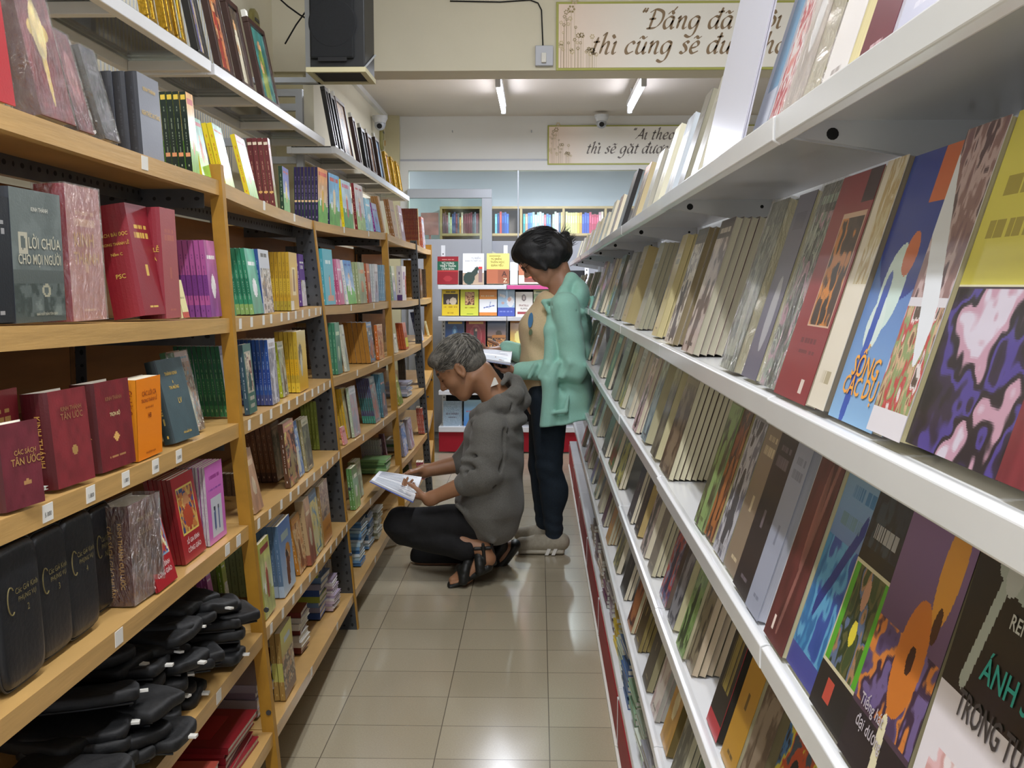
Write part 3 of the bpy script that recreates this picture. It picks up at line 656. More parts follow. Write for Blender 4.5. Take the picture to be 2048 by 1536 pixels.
left(2, 788, 794, 532, 2, 11, SP('a8c0a0'), A('grad', 'c0d0b8', '5a88c0', 'ffffff'), 'pale green and blue booklet', lean=5)
left(2, 805, 824, 532, 1, 28, SP('e8e4ea', '4a2a6a', None, '5a3a7a'), [('b', 'ecebee'), ('r', .35, .6, .65, .85, '9a8ac0'), ('e', .95, .45, .2, .3, 'd04a4a'), ('t', .3, .4, .6, .04, '666666')], 'white boxed book with violet spine foot', lean=1)
left(2, 826, 830, 520, 5, 11, SP('8a6a2a', 'd8b050'), A('plain', '8a6a2a', 'd8b050'), 'brown gilt hardback at the back', lean=1, sb=.15, w=.1, unit=3)
# ---- third shelf
left(3, -40, 62, 793, 1, 35, SP('5a1a20', '8a5a38'), A('plain', '7c262c', 'b08a50'), 'dark maroon bible behind the small testament', hard=True, lean=2, sb=.06, unit=0)
left(3, 14, 72, 853, 1, 28, SP('4c1c24', '7a4a38'), [('b', '6a2a34'), ('e', .6, .28, .1, .035, 'a87f50'), ('n', .1, 9, 3)], 'small leaning maroon testament', hard=True, lean=4, yaw=-10, sb=.004, titles=[('c', 'CÁC SÁCH', .6, .62, .009, 'b08a50', 0), ('c', 'TÂN ƯỚC', .6, .5, .013, 'b08a50', 0)])
left(3, 118, 178, 786, 1, 42, [('b', '54141c')], [('b', '7c2a30'), ('e', .55, .36, .08, .05, 'b08a50'), ('n', .1, 9, 4)], 'thick maroon bible facing the aisle', hard=True, lean=5, yaw=-6, sb=.01, titles=[('c', 'KINH THÁNH', .55, .78, .009, '9a6a48', 0), ('c', 'TÂN ƯỚC', .55, .69, .013, '9a6a48', 0), ('s', 'KINH THÁNH', .5, .5, .012, 'c89a50', -90)])
left(3, 206, 263, 768, 1, 40, [('b', '4c1218')], [('b', '74222a'), ('e', .5, .36, .08, .05, 'd8a860'), ('t', .25, .14, .75, .015, 'b08050'), ('n', .1, 9, 6)], 'maroon bible next to the orange book', hard=True, lean=4, yaw=-4, sb=.01, titles=[('c', 'KINH THÁNH', .5, .78, .009, '9a6a48', 0), ('c', 'TRỌN BỘ', .5, .6, .008, 'e8d8a0', 0), ('s', 'KINH THÁNH', .5, .5, .012, 'c89a50', -90)])
left(3, 277, 331, 761, 1, 32, [('b', 'd8861a')], [('b', 'f58a08')], 'bright orange hymnal', lean=0, sb=.006, titles=[('c', 'CÁC LỜI CA', .5, .78, .012, '8a3410', 0), ('c', 'TRONG THÁNH LỄ', .5, .70, .0085, '8a3410', 0), ('c', 'Lưu hành nội bộ', .5, .62, .0055, '8a3410', 0), ('c', 'HB', .5, .5, .012, '7a2c10', 0), ('c', 'nhà xuất bản tôn giáo', .5, .06, .005, '8a3410', 0), ('s', 'Các Lời Ca trong Thánh Lễ', .5, .47, .013, '8a3410', -90)])
left(3, 352, 392, 722, 1, 22, SP('26363a', g1), [('b', '44575c'), ('n', .06, 9, 6)], 'slate green leaning hardback', hard=True, lean=13, yaw=-4, sb=.01, titles=[('c', 'THÁNH KINH', .45, .8, .009, g1, 0), ('c', '&', .45, .7, .008, g1, 0), ('c', 'TIN MỪNG', .45, .63, .009, g1, 0), ('c', 'nhà xuất bản', .55, .08, .007, g1, 0), ('c', 'LV', .55, .45, .015, g1, 0)])
left(3, 386, 410, 702, 2, 14, SP('3a7a4a', 'e8e8e8'), A('photo', 'c8b8b0', '7ab0c8', 'b88a6a', 'a8a088', '6a4a3a', 'c8c8b0', seed=5), 'glossy storybook with painted figures', lean=12, sb=.03, wrap=True)
left(3, 458, 466, 690, 10, 10, SP('1f6a48', 'c8dcb0', '2a7a50', '3a8a58'), A('photo', '8a8aa0', 'a8a8b8', 'c8c8d0', '6a7a8a', seed=6), 'green paperback with pale lettering', lean=7, sb=.05, unit=0, w=.13)
left(3, 500, 515, 690, 1, 12, SP('3a5a6a'), A('icon', '3a6a60', 'b8b0a0', '6a2a2a', 'd8c8b0', '3a5a5a', seed=7), 'icon fronted booklet beside the yellow post', lean=5, unit=1)
left(3, 546, 560, 680, 8, 10, SP('2a54a0', 'd8e0f0', '1f469a', '3a4a88'), A('photo', 'e0e0e8', 'b8b0b0', '8a8a98', 'd8d8e0', seed=8), 'blue paperback in the long set', lean=4)
left(3, 567, 578, 685, 1, 10, SP('b8c83a'), A('photo', 'c8c8b8', '8a9a8a', 'b8b8a0', '6a5a4a', seed=9), 'lime green photo paperback', lean=6, sb=.03)
left(3, 601, 618, 664, 5, 13, SP('c8a830', '8a7a2a', 'e0b020', 'e8c83a'), [('g', 'd8c890', 'e8b020'), ('e', .3, .6, .2, .2, '5a5a5a'), ('e', .35, .45, .12, .2, 'c8c8b8')], 'mustard paperback with figure', lean=3)
left(3, 635, 641, 655, 8, 11, SP('5a4a38', 'a89a78'), A('plain', '5a4a38', 'a89a78'), 'brown hardback at the back of the shelf', lean=3, sb=.13, w=.1, unit=1)
left(3, 677, 686, 645, 2, 12, SP('4a8a6a', 'd0e0c0'), A('grad', '6a9a78', '4a7a68', 'c8d8b0'), 'sea green booklet', lean=4, unit=2)
left(3, 695, 700, 650, 1, 12, SP('c8ccb8'), A('grad', 'd0d0c0', 'a8b098', '888888'), 'pale grey green booklet', lean=8)
left(3, 742, 752, 645, 5, 20, SP('a8762e', '9a6a28'), A('photo', '6a88b0', 'c8c0b0', '4a5a6a', 'b86a4a', seed=12), 'thick ochre paperback', lean=7)
left(3, 759, 771, 650, 1, 14, SP('c86a2a'), A('photo', 'd8a060', 'c86a3a', 'e0b080', 'a84a2a', seed=13), 'orange painted booklet', lean=4, unit=2)
left(3, 793, 797, 668, 1, 10, SP('e8e4d0'), A('plain', 'ece8d4', '9a9a88'), 'cream leaflet', lean=9)
left(3, 812, 822, 646, 3, 12, SP('b85428', 'd88a50'), [('b', 'c05a2c'), ('r', .2, .05, 1, .4, 'e8e03a')], 'orange red booklet with yellow tag', lean=8)
# ---- fourth shelf
left(4, 270, 322, 985, 1, 50, [('b', '4a1c1c')], [('b', '6c4c44'), ('n', .2, 7, 5)], 'thick brown scripture volume in clear film', hard=True, lean=2, yaw=-3, sb=.015, wrap=True, titles=[('s', 'CÁC SÁCH GIÁO HUẤN', .25, .45, .011, 'c89a50', -90), ('s', 'KINH THÁNH CỰU ƯỚC', .62, .5, .010, 'c89a50', -90), ('c', 'KINH THÁNH', .5, .8, .011, 'a8926a', 0), ('c', 'CỰU ƯỚC', .5, .66, .012, 'a8926a', 0)])
left(4, 317, 372, 1055, 1, 5, SP('8a1820'), [('b', 'b0202a'), ('r', .05, .42, .95, 1, '8ab0c8'), ('p', .08, .45, .92, 1, ('3a3a8a', 'e07a3a', '5a4a9a', 'c83a2a', 'e8c86a'), 5, 8), ('l', .6, 1, .95, .45, .03, 'f0e8c0')], 'red family register leaning in front', lean=14, sb=.004, w=.11, titles=[('c', 'SỔ GIA ĐÌNH', .5, .28, .011, 'f0dcd8', 0), ('c', 'CÔNG GIÁO', .5, .17, .012, 'f0dcd8', 0)])
left(4, 372, 413, 948, 6, 8, SP('7c1820', '6a1018'), [('b', 'a81c26'), ('r', .14, .32, .86, .86, 'e0c860'), ('p', .17, .34, .83, .84, ('3a4a7a', 'c87a3a', 'd8b060', 'a84a2a', '4a4a8a'), 6, 9), ('e', .5, .68, .14, .1, 'c88a5a'), ('e', .5, .5, .2, .14, 'b8482a')], 'red family register with icon', lean=9, sb=.02, titles=[('c', 'SỔ GIA ĐÌNH', .5, .2, .012, 'f0dcd8', 0), ('c', 'CÔNG GIÁO', .5, .1, .013, 'f0dcd8', 0)])
left(4, 421, 454, 936, 9, 6, SP('c8c0c4', '8a8088'), [('b', 'cf6ec0'), ('r', .2, .06, .84, .58, 'd0d4dc'), ('e', .4, .42, .05, .04, '444a5a'), ('l', .4, .2, .4, .36, .05, '5a6a9a'), ('e', .62, .42, .05, .04, '444a5a'), ('l', .62, .2, .62, .36, .05, '6a7aa8'), ('t', .2, .82, .8, .03, 'a03a90'), ('t', .15, .66, .85, .04, '9a4aa8')], 'pink booklet with two drawn children', lean=3, sb=.02)
left(4, 474, 480, 948, 9, 12, SP('6a5440', '8a7458'), A('plain', '6a5440', '8a7458'), 'dull brown hardback behind the pink booklets', lean=4, sb=.12, unit=0, w=.1)
left(4, 512, 528, 905, 1, 8, SP('c8a888'), A('grad', 'c8a080', 'b88a6a', 'e0c8a8'), 'sandy leaflet leaning by the post', lean=12, unit=1)
left(4, 556, 562, 850, 6, 15, SP('7a5030', 'c8a888', None, '5a3a28'), A('photo', '6a4a38', '8a6a50', '5a3a2a', '9a7a60', seed=21), 'dark brown thick paperback', lean=7, sb=.07, w=.12)
left(4, 581, 600, 845, 1, 14, SP('5a3a28'), A('photo', 'c89078', 'd8c870', 'b8785a', '4a3a38', '9a8a5a', seed=22), 'yellow fronted storybook with crowd', lean=6)
left(4, 597, 610, 850, 1, 14, SP('4a6a98'), A('photo', '5a7ab0', 'a8b8c8', '6a88b8', 'd8d8c8', seed=23), 'blue landscape paperback', lean=9, sb=.02)
left(4, 616, 628, 840, 2, 10, SP('a8a078'), A('photo', 'b8b090', '8a8a68', '5a5a48', seed=24), 'khaki photo paperback', lean=7, sb=.02)
left(4, 640, 650, 803, 5, 11, SP('7a8a3a', 'b8c078'), A('grad', '9aa850', '7a8a3a', 'd8d8a0'), 'moss green paperback', lean=4, sb=.07)
left(4, 690, 697, 855, 1, 8, SP('e08a88'), A('plain', 'e09a94', 'b05a5a'), 'pink leaflet', lean=12, unit=2, sb=.005)
left(4, 697, 706, 778, 4, 10, SP('c8a02a', 'e8d87a'), A('photo', 'c8b878', 'a8a878', 'd8c8a8', seed=26), 'golden paperback', lean=8, sb=.03)
left(4, 710, 722, 770, 1, 12, SP('a8b8a0'), A('photo', 'd8d8d8', 'b8c0c0', 'c8a8a8', 'a8a8b0', seed=27), 'white photo booklet', lean=7)
left(4, 752, 762, 745, 6, 9, SP('4a4a6a', '8ac0b0', '3a6a6a', '3a8a78'), A('photo', '5a6a6a', 'a8b0a8', '8a8a88', 'b87a6a', seed=28), 'teal and plum paperback', lean=9)
left(4, 768, 776, 745, 4, 9, SP('4a7a8a', 'a8c8c8'), A('grad', '3a7a88', '8a6a6a', 'e0a090'), 'petrol blue booklet', lean=6, unit=2)
left(4, 800, 808, 752, 1, 10, SP('a8a838'), A('grad', 'a8a83a', '8a983a', 'e8e0a0'), 'lime leaflet leaning alone', lean=13)
# ---- fifth shelf
left(5, 433, 450, 1128, 2, 12, SP('a85a9a'), A('half', 'c87ab8', 'a8a8c8', 'ffffff', 'e0a8d0'), 'pink booklet behind the pouches', lean=9, sb=.1, unit=0, w=.1)
left(5, 458, 476, 1100, 1, 14, SP('7a9a3a'), A('half', 'b8c828', 'd8d8a8', 'ffffff', 'a8b83a'), 'lime yellow booklet behind the pouches', lean=7, sb=.1, unit=0, w=.1)
left(5, 508, 512, 1080, 6, 17, SP('98a878', '6a7a58'), A('plain', '98a878', '5a6a48'), 'sage green booklet beside the post', lean=5, sb=.09, unit=0, w=.08)
left(5, 533, 552, 1070, 1, 8, SP('b8b858'), A('kids', 'c8c860', 'b8c078', 'b05a48', 'a04848', seed=33), 'lime booklet with drawn family', lean=5, unit=1)
left(5, 570, 602, 1030, 4, 14, SP('5a7898', 'a8b8d0', None, 'a8c0d8'), [('g', '5a7ab0', 'c8dcec'), ('r', .2, .75, .75, .84, 'a8b8b0'), ('e', .6, .52, .2, .15, 'c08a4a'), ('e', .55, .42, .16, .14, 'd8c8b0'), ('l', .5, .2, .55, .4, .13, '7a4a30'), ('e', .5, .52, .08, .06, '3a3a3a')], 'thick blue book with kneeling figure', lean=5)
left(5, 601, 618, 1040, 1, 12, SP('c88a38'), A('photo', 'c89048', 'b87a48', 'd8b888', '8a5a38', seed=34), 'amber photo book', lean=9, sb=.02)
left(5, 624, 634, 1000, 1, 26, SP('b8a078', '7a5a3a', None, '9a5a48'), A('grad', 'c8a888', '9a5a48', 'e0d0b0'), 'tall tan book with russet foot', lean=7, sb=.008)
left(5, 633, 647, 985, 1, 12, SP('3a5a78'), A('photo', '4a7a98', '6a98b0', 'd8c878', 'e0d8a8', seed=35), 'teal and sand picture book', lean=7, sb=.015)
left(5, 650, 680, 972, 2, 12, SP('a88a58'), [('p', 0, .4, 1, 1, ('c8b898', '8a6a5a', 'b8a080', '5a4a4a'), 6, 6), ('r', 0, 0, 1, .42, 'c88838'), ('t', .2, .2, .8, .05, 'a06828')], 'amber fronted book with crowd photo', lean=5, sb=.015)
left(5, 712, 722, 938, 2, 10, SP('6a9a5a'), A('grad', '5a8a5a', '9ac86a', 'e0e8d0'), 'bright green leaflet', lean=6, unit=2)
left(5, 718, 728, 925, 3, 9, SP('8a8a5a', 'e0d8b0'), A('photo', '8aa868', 'b8c8a0', '7a8a6a', seed=36), 'green garden booklet', lean=6, sb=.04)
left(5, 765, 772, 880, 8, 11, SP('b8b4b0', '6a5a8a', None, '4a3a7a'), A('grad', 'c8c4c0', 'a8a0a8', '5a4a7a'), 'pale grey booklet with violet bands', lean=6, sb=.07, w=.11)
left(5, 777, 782, 868, 2, 11, SP('5a2a30', 'a87a6a'), A('plain', '6a3038', 'b08878'), 'dark red leaning booklet', lean=9, sb=.05, w=.08)
# ---- bottom shelf
left(6, 572, 598, 1255, 2, 14, SP('a8884a', 'd8c888', 'c8c86a'), [('g', 'c8c860', '7a4a2a'), ('r', 0, 0, 1, .14, '6a4428'), ('p', 0, .15, 1, .6, ('8a5a38', 'c8b898', '4a3428', 'b88a58'), 6, 7), ('r', .3, .78, .8, .86, 'a8b8c0')], 'brown and lime picture book', lean=4, unit=1)
left(6, 697, 700, 1078, 6, 13, SP('d8d4cc', '8a8a8a') + [('r', 0, .62, 1, .94, 'c08a28')], A('half', 'c08a28', 'e0dcd0', 'c8a0c0', 'e8e0e8'), 'white notebook with amber band', lean=3, sb=.02, unit=1, w=.13)
# ---- the far bays
left(1, 847, 858, 440, 2, 12, SP('c86a58'), A('photo', 'd8a090', '6a8ab0', 'd8d8d8', 'b85a4a', seed=51), 'picture book by the far post', lean=4, unit=4, h=.2)
left(2, 842, 850, 520, 4, 14, SP('5a4632', '8a7050'), A('plain', '5a4632', '8a7050'), 'dark brown ledger', lean=2, unit=4, sb=.03, h=.19)
left(2, 853, 859, 520, 3, 14, SP('4a3c30', '8a7050'), A('plain', '4a3c30', '8a7050'), 'umber ledger', lean=2, unit=4, sb=.03, h=.19)
left(3, 845, 856, 640, 3, 12, SP('2a3a6a', 'c8c8d8'), A('half', '2a3a70', 'c8c8d8', 'e8e8e8', '8a9ac0'), 'navy and white booklet', lean=12, unit=4, h=.18)
left(3, 858, 862, 650, 1, 10, SP('e0d8a0'), A('plain', 'e4dcae', '8a8a60'), 'pale yellow card', lean=14, unit=4, h=.1)
left(4, 848, 856, 740, 3, 12, SP('3a4a5a', 'c8c8d8'), A('photo', '4a5a70', '8a9ab0', '2a3a4a', seed=52), 'dark blue booklet', lean=6, unit=4, h=.17)
left(4, 812, 820, 715, 4, 10, SP('5a5650', '8a8578'), A('plain', '5c5850', '8a8578'), 'grey ledger', lean=3, unit=3, sb=.12, h=.19)
left(5, 810, 820, 870, 3, 12, SP('8a8a98', 'c8b0b8'), A('photo', 'a8a8b8', 'c8b8c8', '5a88c8', 'd8d8e0', seed=53), 'wrapped grey and pink booklet', lean=8, unit=3, h=.16, wrap=True)
left(5, 823, 832, 860, 2, 12, SP('a8a0a8', 'c8b0b8'), A('photo', 'c8b0b8', 'd8d0d8', 'a87a88', seed=54), 'wrapped pink and white booklet', lean=8, unit=3, h=.16, wrap=True)
left(6, 824, 836, 950, 3, 12, SP('4a5a3a', 'c8b0b8'), A('photo', '3a4a38', '5a6a4a', '2a3028', seed=55), 'dark green booklet', lean=8, unit=3, h=.17)
left(5, 850, 858, 800, 3, 12, SP('c8604a', 'd8d8d8'), A('half', 'c8503a', 'd8d8d8', 'ffffff', 'd88a5a'), 'orange and white booklet', lean=6, unit=4, h=.15)
left(6, 850, 860, 860, 3, 12, SP('a83a48', 'd8d8d8'), A('half', 'a83a48', 'd8c8c8', 'ffffff', 'd88a8a'), 'crimson and white booklet', lean=6, unit=4, h=.17)
# ------------------------------------------------------------------ white gondola on the right
RXF = .212; RXB = .415
RZ = {1: 1.4026, 2: 1.147, 3: .911, 4: .671, 5: .412, 6: .175}
SEC = [.10, .97, 1.85, 2.73, 3.63, 4.52, 5.40, 6.30, 7.20]
SECN = ['nearest', 'second', 'third', 'fourth', 'fifth', 'sixth', 'seventh', 'farthest']
for u in range(8):
    y0, y1 = SEC[u] + .002, SEC[u + 1] - .002
    base = Vector((.5, (y0 + y1) / 2, 0)); g = empty('metal_display_rack', base)
    tag(g, f'{SECN[u]} bay of the white metal display rack right of the aisle', 'display rack', 'bays of the white metal rack')
    def put(o): o.data.transform(Matrix.Translation(-base)); o.parent = g; return o
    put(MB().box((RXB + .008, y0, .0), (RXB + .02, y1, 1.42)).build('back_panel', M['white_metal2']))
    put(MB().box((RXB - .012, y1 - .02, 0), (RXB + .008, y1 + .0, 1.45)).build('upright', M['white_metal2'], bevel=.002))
    for L in range(1, 6):
        z = RZ[L]; jig = random.uniform(-.002, .002); mb = MB()
        x0 = RXF + jig
        prof = [(x0 + .006, z + .001), (x0, z - .001), (x0, z - .023), (x0 + .007, z - .027), (x0 + .012, z - .022), (x0 + .014, z - .006), (RXB, z - .006), (RXB, z - .0005), (x0 + .012, z - .0005)]
        vs = [(x, y, zz) for y in (y0, y1) for x, zz in prof]; n = len(prof)
        mb.add(vs, [(k, (k + 1) % n, n + (k + 1) % n, n + k) for k in range(n)] + [tuple(range(n))[::-1], tuple(n + k for k in range(n))])
        sh = put(mb.build('shelf', M['white_metal'], bevel=.0012))
        for yb in (y1 - .004, y0 + .004):
            br = MB(); br.add([(x0 + .014, yb - .001, z - .006), (RXB, yb - .001, z - .006), (RXB, yb - .001, z - .05), (x0 + .014, yb - .001, z - .02),
                    (x0 + .014, yb + .001, z - .006), (RXB, yb + .001, z - .006), (RXB, yb + .001, z - .05), (x0 + .014, yb + .001, z - .02)],
                   [(0, 1, 2, 3), (7, 6, 5, 4), (0, 4, 5, 1), (1, 5, 6, 2), (2, 6, 7, 3), (3, 7, 4, 0)])
            if yb > y0 + .1:
                for xb, r in ((x0 + .05, .0055), (RXB - .03, .003)): br.tube([(xb, yb - .0005, z - .018), (xb, yb - .0015, z - .018)], r, 12, 1)
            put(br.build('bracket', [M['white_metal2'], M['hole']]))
    put(MB().box((RXF + .004, y0, .148), (RXB, y1, RZ[6])).build('base_deck', M['white_metal'], bevel=.003))
    put(MB().box((RXF + .002, y0 + .012, .022), (RXF + .014, y1 - .012, .15)).build('kick_plate', M['red_metal'], bevel=.004))
    put(MB().box((RXF - .004, y0, 0), (RXF + .02, y1, .014)).build('base_skirting', M['tag'], bevel=.002))
    put(MB().box((RXF + .001, y1 - .014, .02), (RXF + .016, y1 + .0, .152)).build('joint_clip', M['white_metal']))
def right(L, xl, x, k, t, cover, desc, sb=.03, lean=17, h=.205, w=None, pages='dcd3bb', spine=None, titles=(), hard=False, wrap=False, yaw=0):
    if L > 1: sb = .004 + min(sb, .05) * .14 + (len(BOOKS) * 7 % 5) * .0012
    X = RXF + sb
    P0 = at_px((X, .3, RZ[L]), (X, 8, RZ[L]), x)
    if w is None:
        w = at_px((X, .3, RZ[L]), (X, 8, RZ[L]), xl).y - P0.y
    w = max(.075, min(.16 if h < .3 else .3, w))
    P0.z += .0006
    T = k * (t + .6) / 1000
    a = math.radians(lean)
    if L > 1: h = min(h, (RZ[L - 1] - .03 - RZ[L] - T * math.sin(a)) / math.cos(a))
    if L > 1:
        room = RXB + .004 - (X + T / math.cos(a)); lean2 = math.degrees(math.asin(max(.05, min(.34, room / h)))); lean = max(3, min(lean, lean2))
    return put_stack(P0, w, h, t / 1000, k, 'R', spine or SP('7a7468'), cover, desc, f'{ORD[L]} shelf, white metal rack', lean=lean, yaw=yaw, hard=hard, wrap=wrap, titles=titles, pages=pages)
CR, CR2, GY, OL = 'd8cfb0', 'e0dccb', 'b4b0a2', 'b0a67e'
# top shelf, near to far
right(1, 1905, 1985, 1, 16, A('photo', 'e8e4ea', 'd8d0d8', 'b85a5a', 'e0d8e0', seed=41), 'white book with red patches', h=.25, sb=.02)
right(1, 1800, 1868, 1, 12, A('plain', 'c2c4da', 'd8d8e8'), 'pale lavender book', h=.25, sb=.02)
right(1, 1722, 1765, 1, 14, A('plain', '6a2a3c', 'c8a8b0'), 'wine red book', h=.25, sb=.03, pages='c8c4cc')
right(1, 1640, 1680, 2, 22, A('plain', 'e4e0e0', 'a8a0a0'), 'thick white book with cream pages', h=.25, sb=.03, pages='e6d9a8')
right(1, 1560, 1596, 1, 12, A('grad', 'e8e8e8', 'b8a898', 'ffffff'), 'white glossy book', h=.24, sb=.02, wrap=True)
right(1, 1530, 1550, 1, 12, [('b', 'e0dcd8'), ('p', 0, 0, 1, 1, ('e4e0dc', 'b85858', 'e0d8d4', 'd88a80'), 8, 6)], 'white and red patterned book', h=.24, sb=.04)
right(1, 1490, 1516, 1, 16, [('b', 'c8ccd8'), ('r', .3, .3, 1, 1, '6a98b8')], 'white book with blue half', h=.24, sb=.04, pages='cfd0dc')
right(1, 1400, 1476, 2, 2, [('b', 'ced1e2')], 'tall blank white sheet', h=.36, sb=.02, lean=12, pages='d8dae8')
right(1, 1372, 1384, 1, 24, A('plain', 'a8a698', '888680'), 'beige grey book with thick block', h=.2, sb=.04, pages='c2bda8')
right(1, 1346, 1358, 1, 20, A('plain', '6c6a62', '888888'), 'dark grey book', h=.2, sb=.04, pages='94907e')
right(1, 1320, 1333, 2, 12, A('grad', 'b8c4d4', 'e0e4e8', 'ffffff'), 'pale blue book', h=.19, sb=.04, pages='c8d0d8')
right(1, 1298, 1308, 1, 22, A('plain', 'e8e4c8', 'b0a880'), 'cream covered book', h=.2, sb=.04, pages='e4e0c8')
right(1, 1276, 1285, 2, 10, A('plain', 'b8b8b0', '888888'), 'silver grey book', h=.18, sb=.04, pages=GY)
right(1, 1253, 1264, 1, 20, A('photo', 'c87a4a', 'b8a890', '8a7a68', '4a3a30', seed=43), 'orange topped photo book', h=.18, sb=.04, pages='c8b890')
right(1, 1228, 1238, 1, 14, [('b', '1c1a1e'), ('p', .2, .1, .8, .9, ('1c1a1e', '3a3438', '6a5a50'), 7, 4)], 'black book with faint figure', h=.2, sb=.03, pages='2a2828')
right(1, 1212, 1220, 1, 14, A('photo', '9a7a68', 'c8a890', '6a5a58', seed=44), 'russet photo book', h=.17, sb=.04)
right(1, 1200, 1207, 1, 14, A('plain', 'c8c0a0', '888068'), 'sand coloured book', h=.18, sb=.04)
right(1, 1190, 1196, 1, 14, A('plain', '8a8a88', 'cccccc'), 'mid grey book', h=.16, sb=.04)
right(1, 1181, 1187, 1, 14, A('photo', 'd8b848', 'e0d8c0', 'b8883a', seed=45), 'straw yellow book', h=.16, sb=.04)
right(1, 1173, 1178, 1, 12, A('plain', 'e4e0dc', 'b09a90'), 'off white book', h=.17, sb=.04)
right(1, 1165, 1170, 2, 12, A('grad', 'd8a8a8', 'b86a78', 'ffffff'), 'rose coloured book', h=.15, sb=.04)
# second shelf
right(2, 2000, 2120, 1, 30, [('b', '7a3038'), ('r', .1, .5, .5, .62, 'b8b0a8'), ('n', .1, 8, 3)], 'brick red book at the photo edge', sb=.02, w=.14)
right(2, 1903, 1992, 1, 26, [('b', 'd8cf58'), ('r', 0, 0, 1, .48, '3a2c38'), ('r', 0, .475, 1, .485, 'e0dcc0'), ('p', 0, 0, 1, .47, ('221d20', '2a2228', '33283c', '4d4088', '2a2228', 'b890a4', 'c8c0d0'), 4, 12), ('t', .1, .62, .9, .05, 'a89a40'), ('t', .1, .74, .9, .06, 'a89a40')], 'yellow and plum book with flower photo', sb=.018, w=.13)
right(2, 1742, 1796, 2, 22, [('b', 'd0ccd4'), ('p', 0, .45, 1, 1, ('7a5a60', '8a6a68', 'b8a0a0', '5a4448'), 7, 5), ('p', 0, 0, 1, .42, ('7a5a48', 'c8a888', '8a9a6a', 'b84a4a', 'd8d0d0', '5a4a40'), 7, 6), ('r', 0, 0, 1, .08, 'dcd8e0'), ('l', .0, .8, .7, .35, .12, 'd8dce4')], 'white book with market street photo', sb=.022, w=.12, pages='cdc39a')
right(2, 1690, 1742, 1, 8, [('g', '2c4496', '8ab4dc'), ('e', .55, .75, .6, .3, '2c3f94'), ('r', .6, .8, 1, 1, 'c8683a'), ('e', .45, .5, .22, .16, 'c8dcd8'), ('e', .6, .62, .12, .08, 'c86a3a'), ('e', .35, .36, .16, .1, 'd0e0dc'), ('l', .3, .05, .35, .5, .06, '3a58b0')], 'blue book with white dove', sb=.02, w=.11, titles=[('c', 'SỐNG', .5, .17, .022, 'e8a040', 0), ('c', 'CÁC DỤ', .5, .1, .02, 'e8a040', 0)])
right(2, 1612, 1645, 2, 16, [('b', 'ddd5c6'), ('p', .3, .5, 1, 1, ('ddd5c6', 'c8bc98', 'b8a070', 'd8cfb8'), 7, 5), ('t', .3, .1, .8, .05, 'b0a58a')], 'ivory book with blossom print', sb=.022, w=.11, pages='8d8272')
right(2, 1560, 1608, 1, 10, [('b', '8a343a'), ('r', .35, .32, .95, .82, 'c8a890'), ('p', .38, .33, .92, .8, ('3a2c28', '4a3830', 'c8803a', '33261f'), 6, 7), ('r', .7, .86, 1, 1, '3a2428'), ('t', .3, .25, .8, .02, '6a2a30'), ('t', .3, .2, .8, .02, '6a2a30'), ('r', .7, .04, .8, .1, 'd8c8c0')], 'brick red book with framed night painting', sb=.02, w=.125)
right(2, 1520, 1552, 1, 12, A('photo', '4a4a40', '8a9a88', 'b8889a', '3a4a38', 'a8b0a0', '2c2c28', seed=51), 'green and pink glossy book', sb=.025, wrap=True)
right(2, 1488, 1510, 1, 10, [('b', '6a687a'), ('r', .2, .8, .8, .9, '5a586a'), ('e', .6, .35, .2, .2, 'a8a8b0')], 'slate violet book', sb=.025, pages='ccc6a6')
right(2, 1440, 1466, 2, 12, A('photo', '5a5e50', '6a6e60', '8a8e7c', '4a5240', 'a8ac98', seed=52), 'dark olive glossy book', sb=.025, pages='ccc6a4', wrap=True)
right(2, 1362, 1384, 6, 10, A('photo', '4a3c34', 'c8beb0', 'b8a8a0', '5a4438', seed=53), 'brown photo book of a deep set', sb=.03, pages='b9b4a0')
right(2, 1328, 1344, 3, 10, A('photo', '4c4038', '6a5a4a', 'd8d0c0', '3a2c28', seed=54), 'dark brown book streaked white', sb=.04, pages='8a7c60')
right(2, 1303, 1312, 3, 12, A('plain', 'cdc088', '8a8058'), 'straw coloured book', sb=.04, pages='cfc292')
right(2, 1268, 1276, 3, 10, A('plain', 'a8a896', '6a6a60'), 'sage grey book', sb=.04, pages='aaa68e')
right(2, 1242, 1250, 1, 26, A('plain', 'b0a070', '7a6a48'), 'camel coloured thick book', sb=.04, pages='b8a878')
right(2, 1226, 1233, 4, 8, A('plain', '8a8a82', '5a5a58'), 'stone grey leaflet', sb=.05, pages='a8a89c')
right(2, 1208, 1216, 1, 10, A('photo', '4a7a88', '3a6a4a', 'c8c05a', '8ab0c8', '2a4a5a', seed=55), 'teal and yellow picture book', sb=.04, pages='7a7a70')
right(2, 1194, 1200, 2, 10, A('plain', '5a4a48', 'a89080'), 'cocoa coloured book', sb=.04)
right(2, 1180, 1186, 1, 10, A('photo', '9a4a50', 'c8a0a0', '3a2a30', seed=56), 'mulberry photo book', sb=.04)
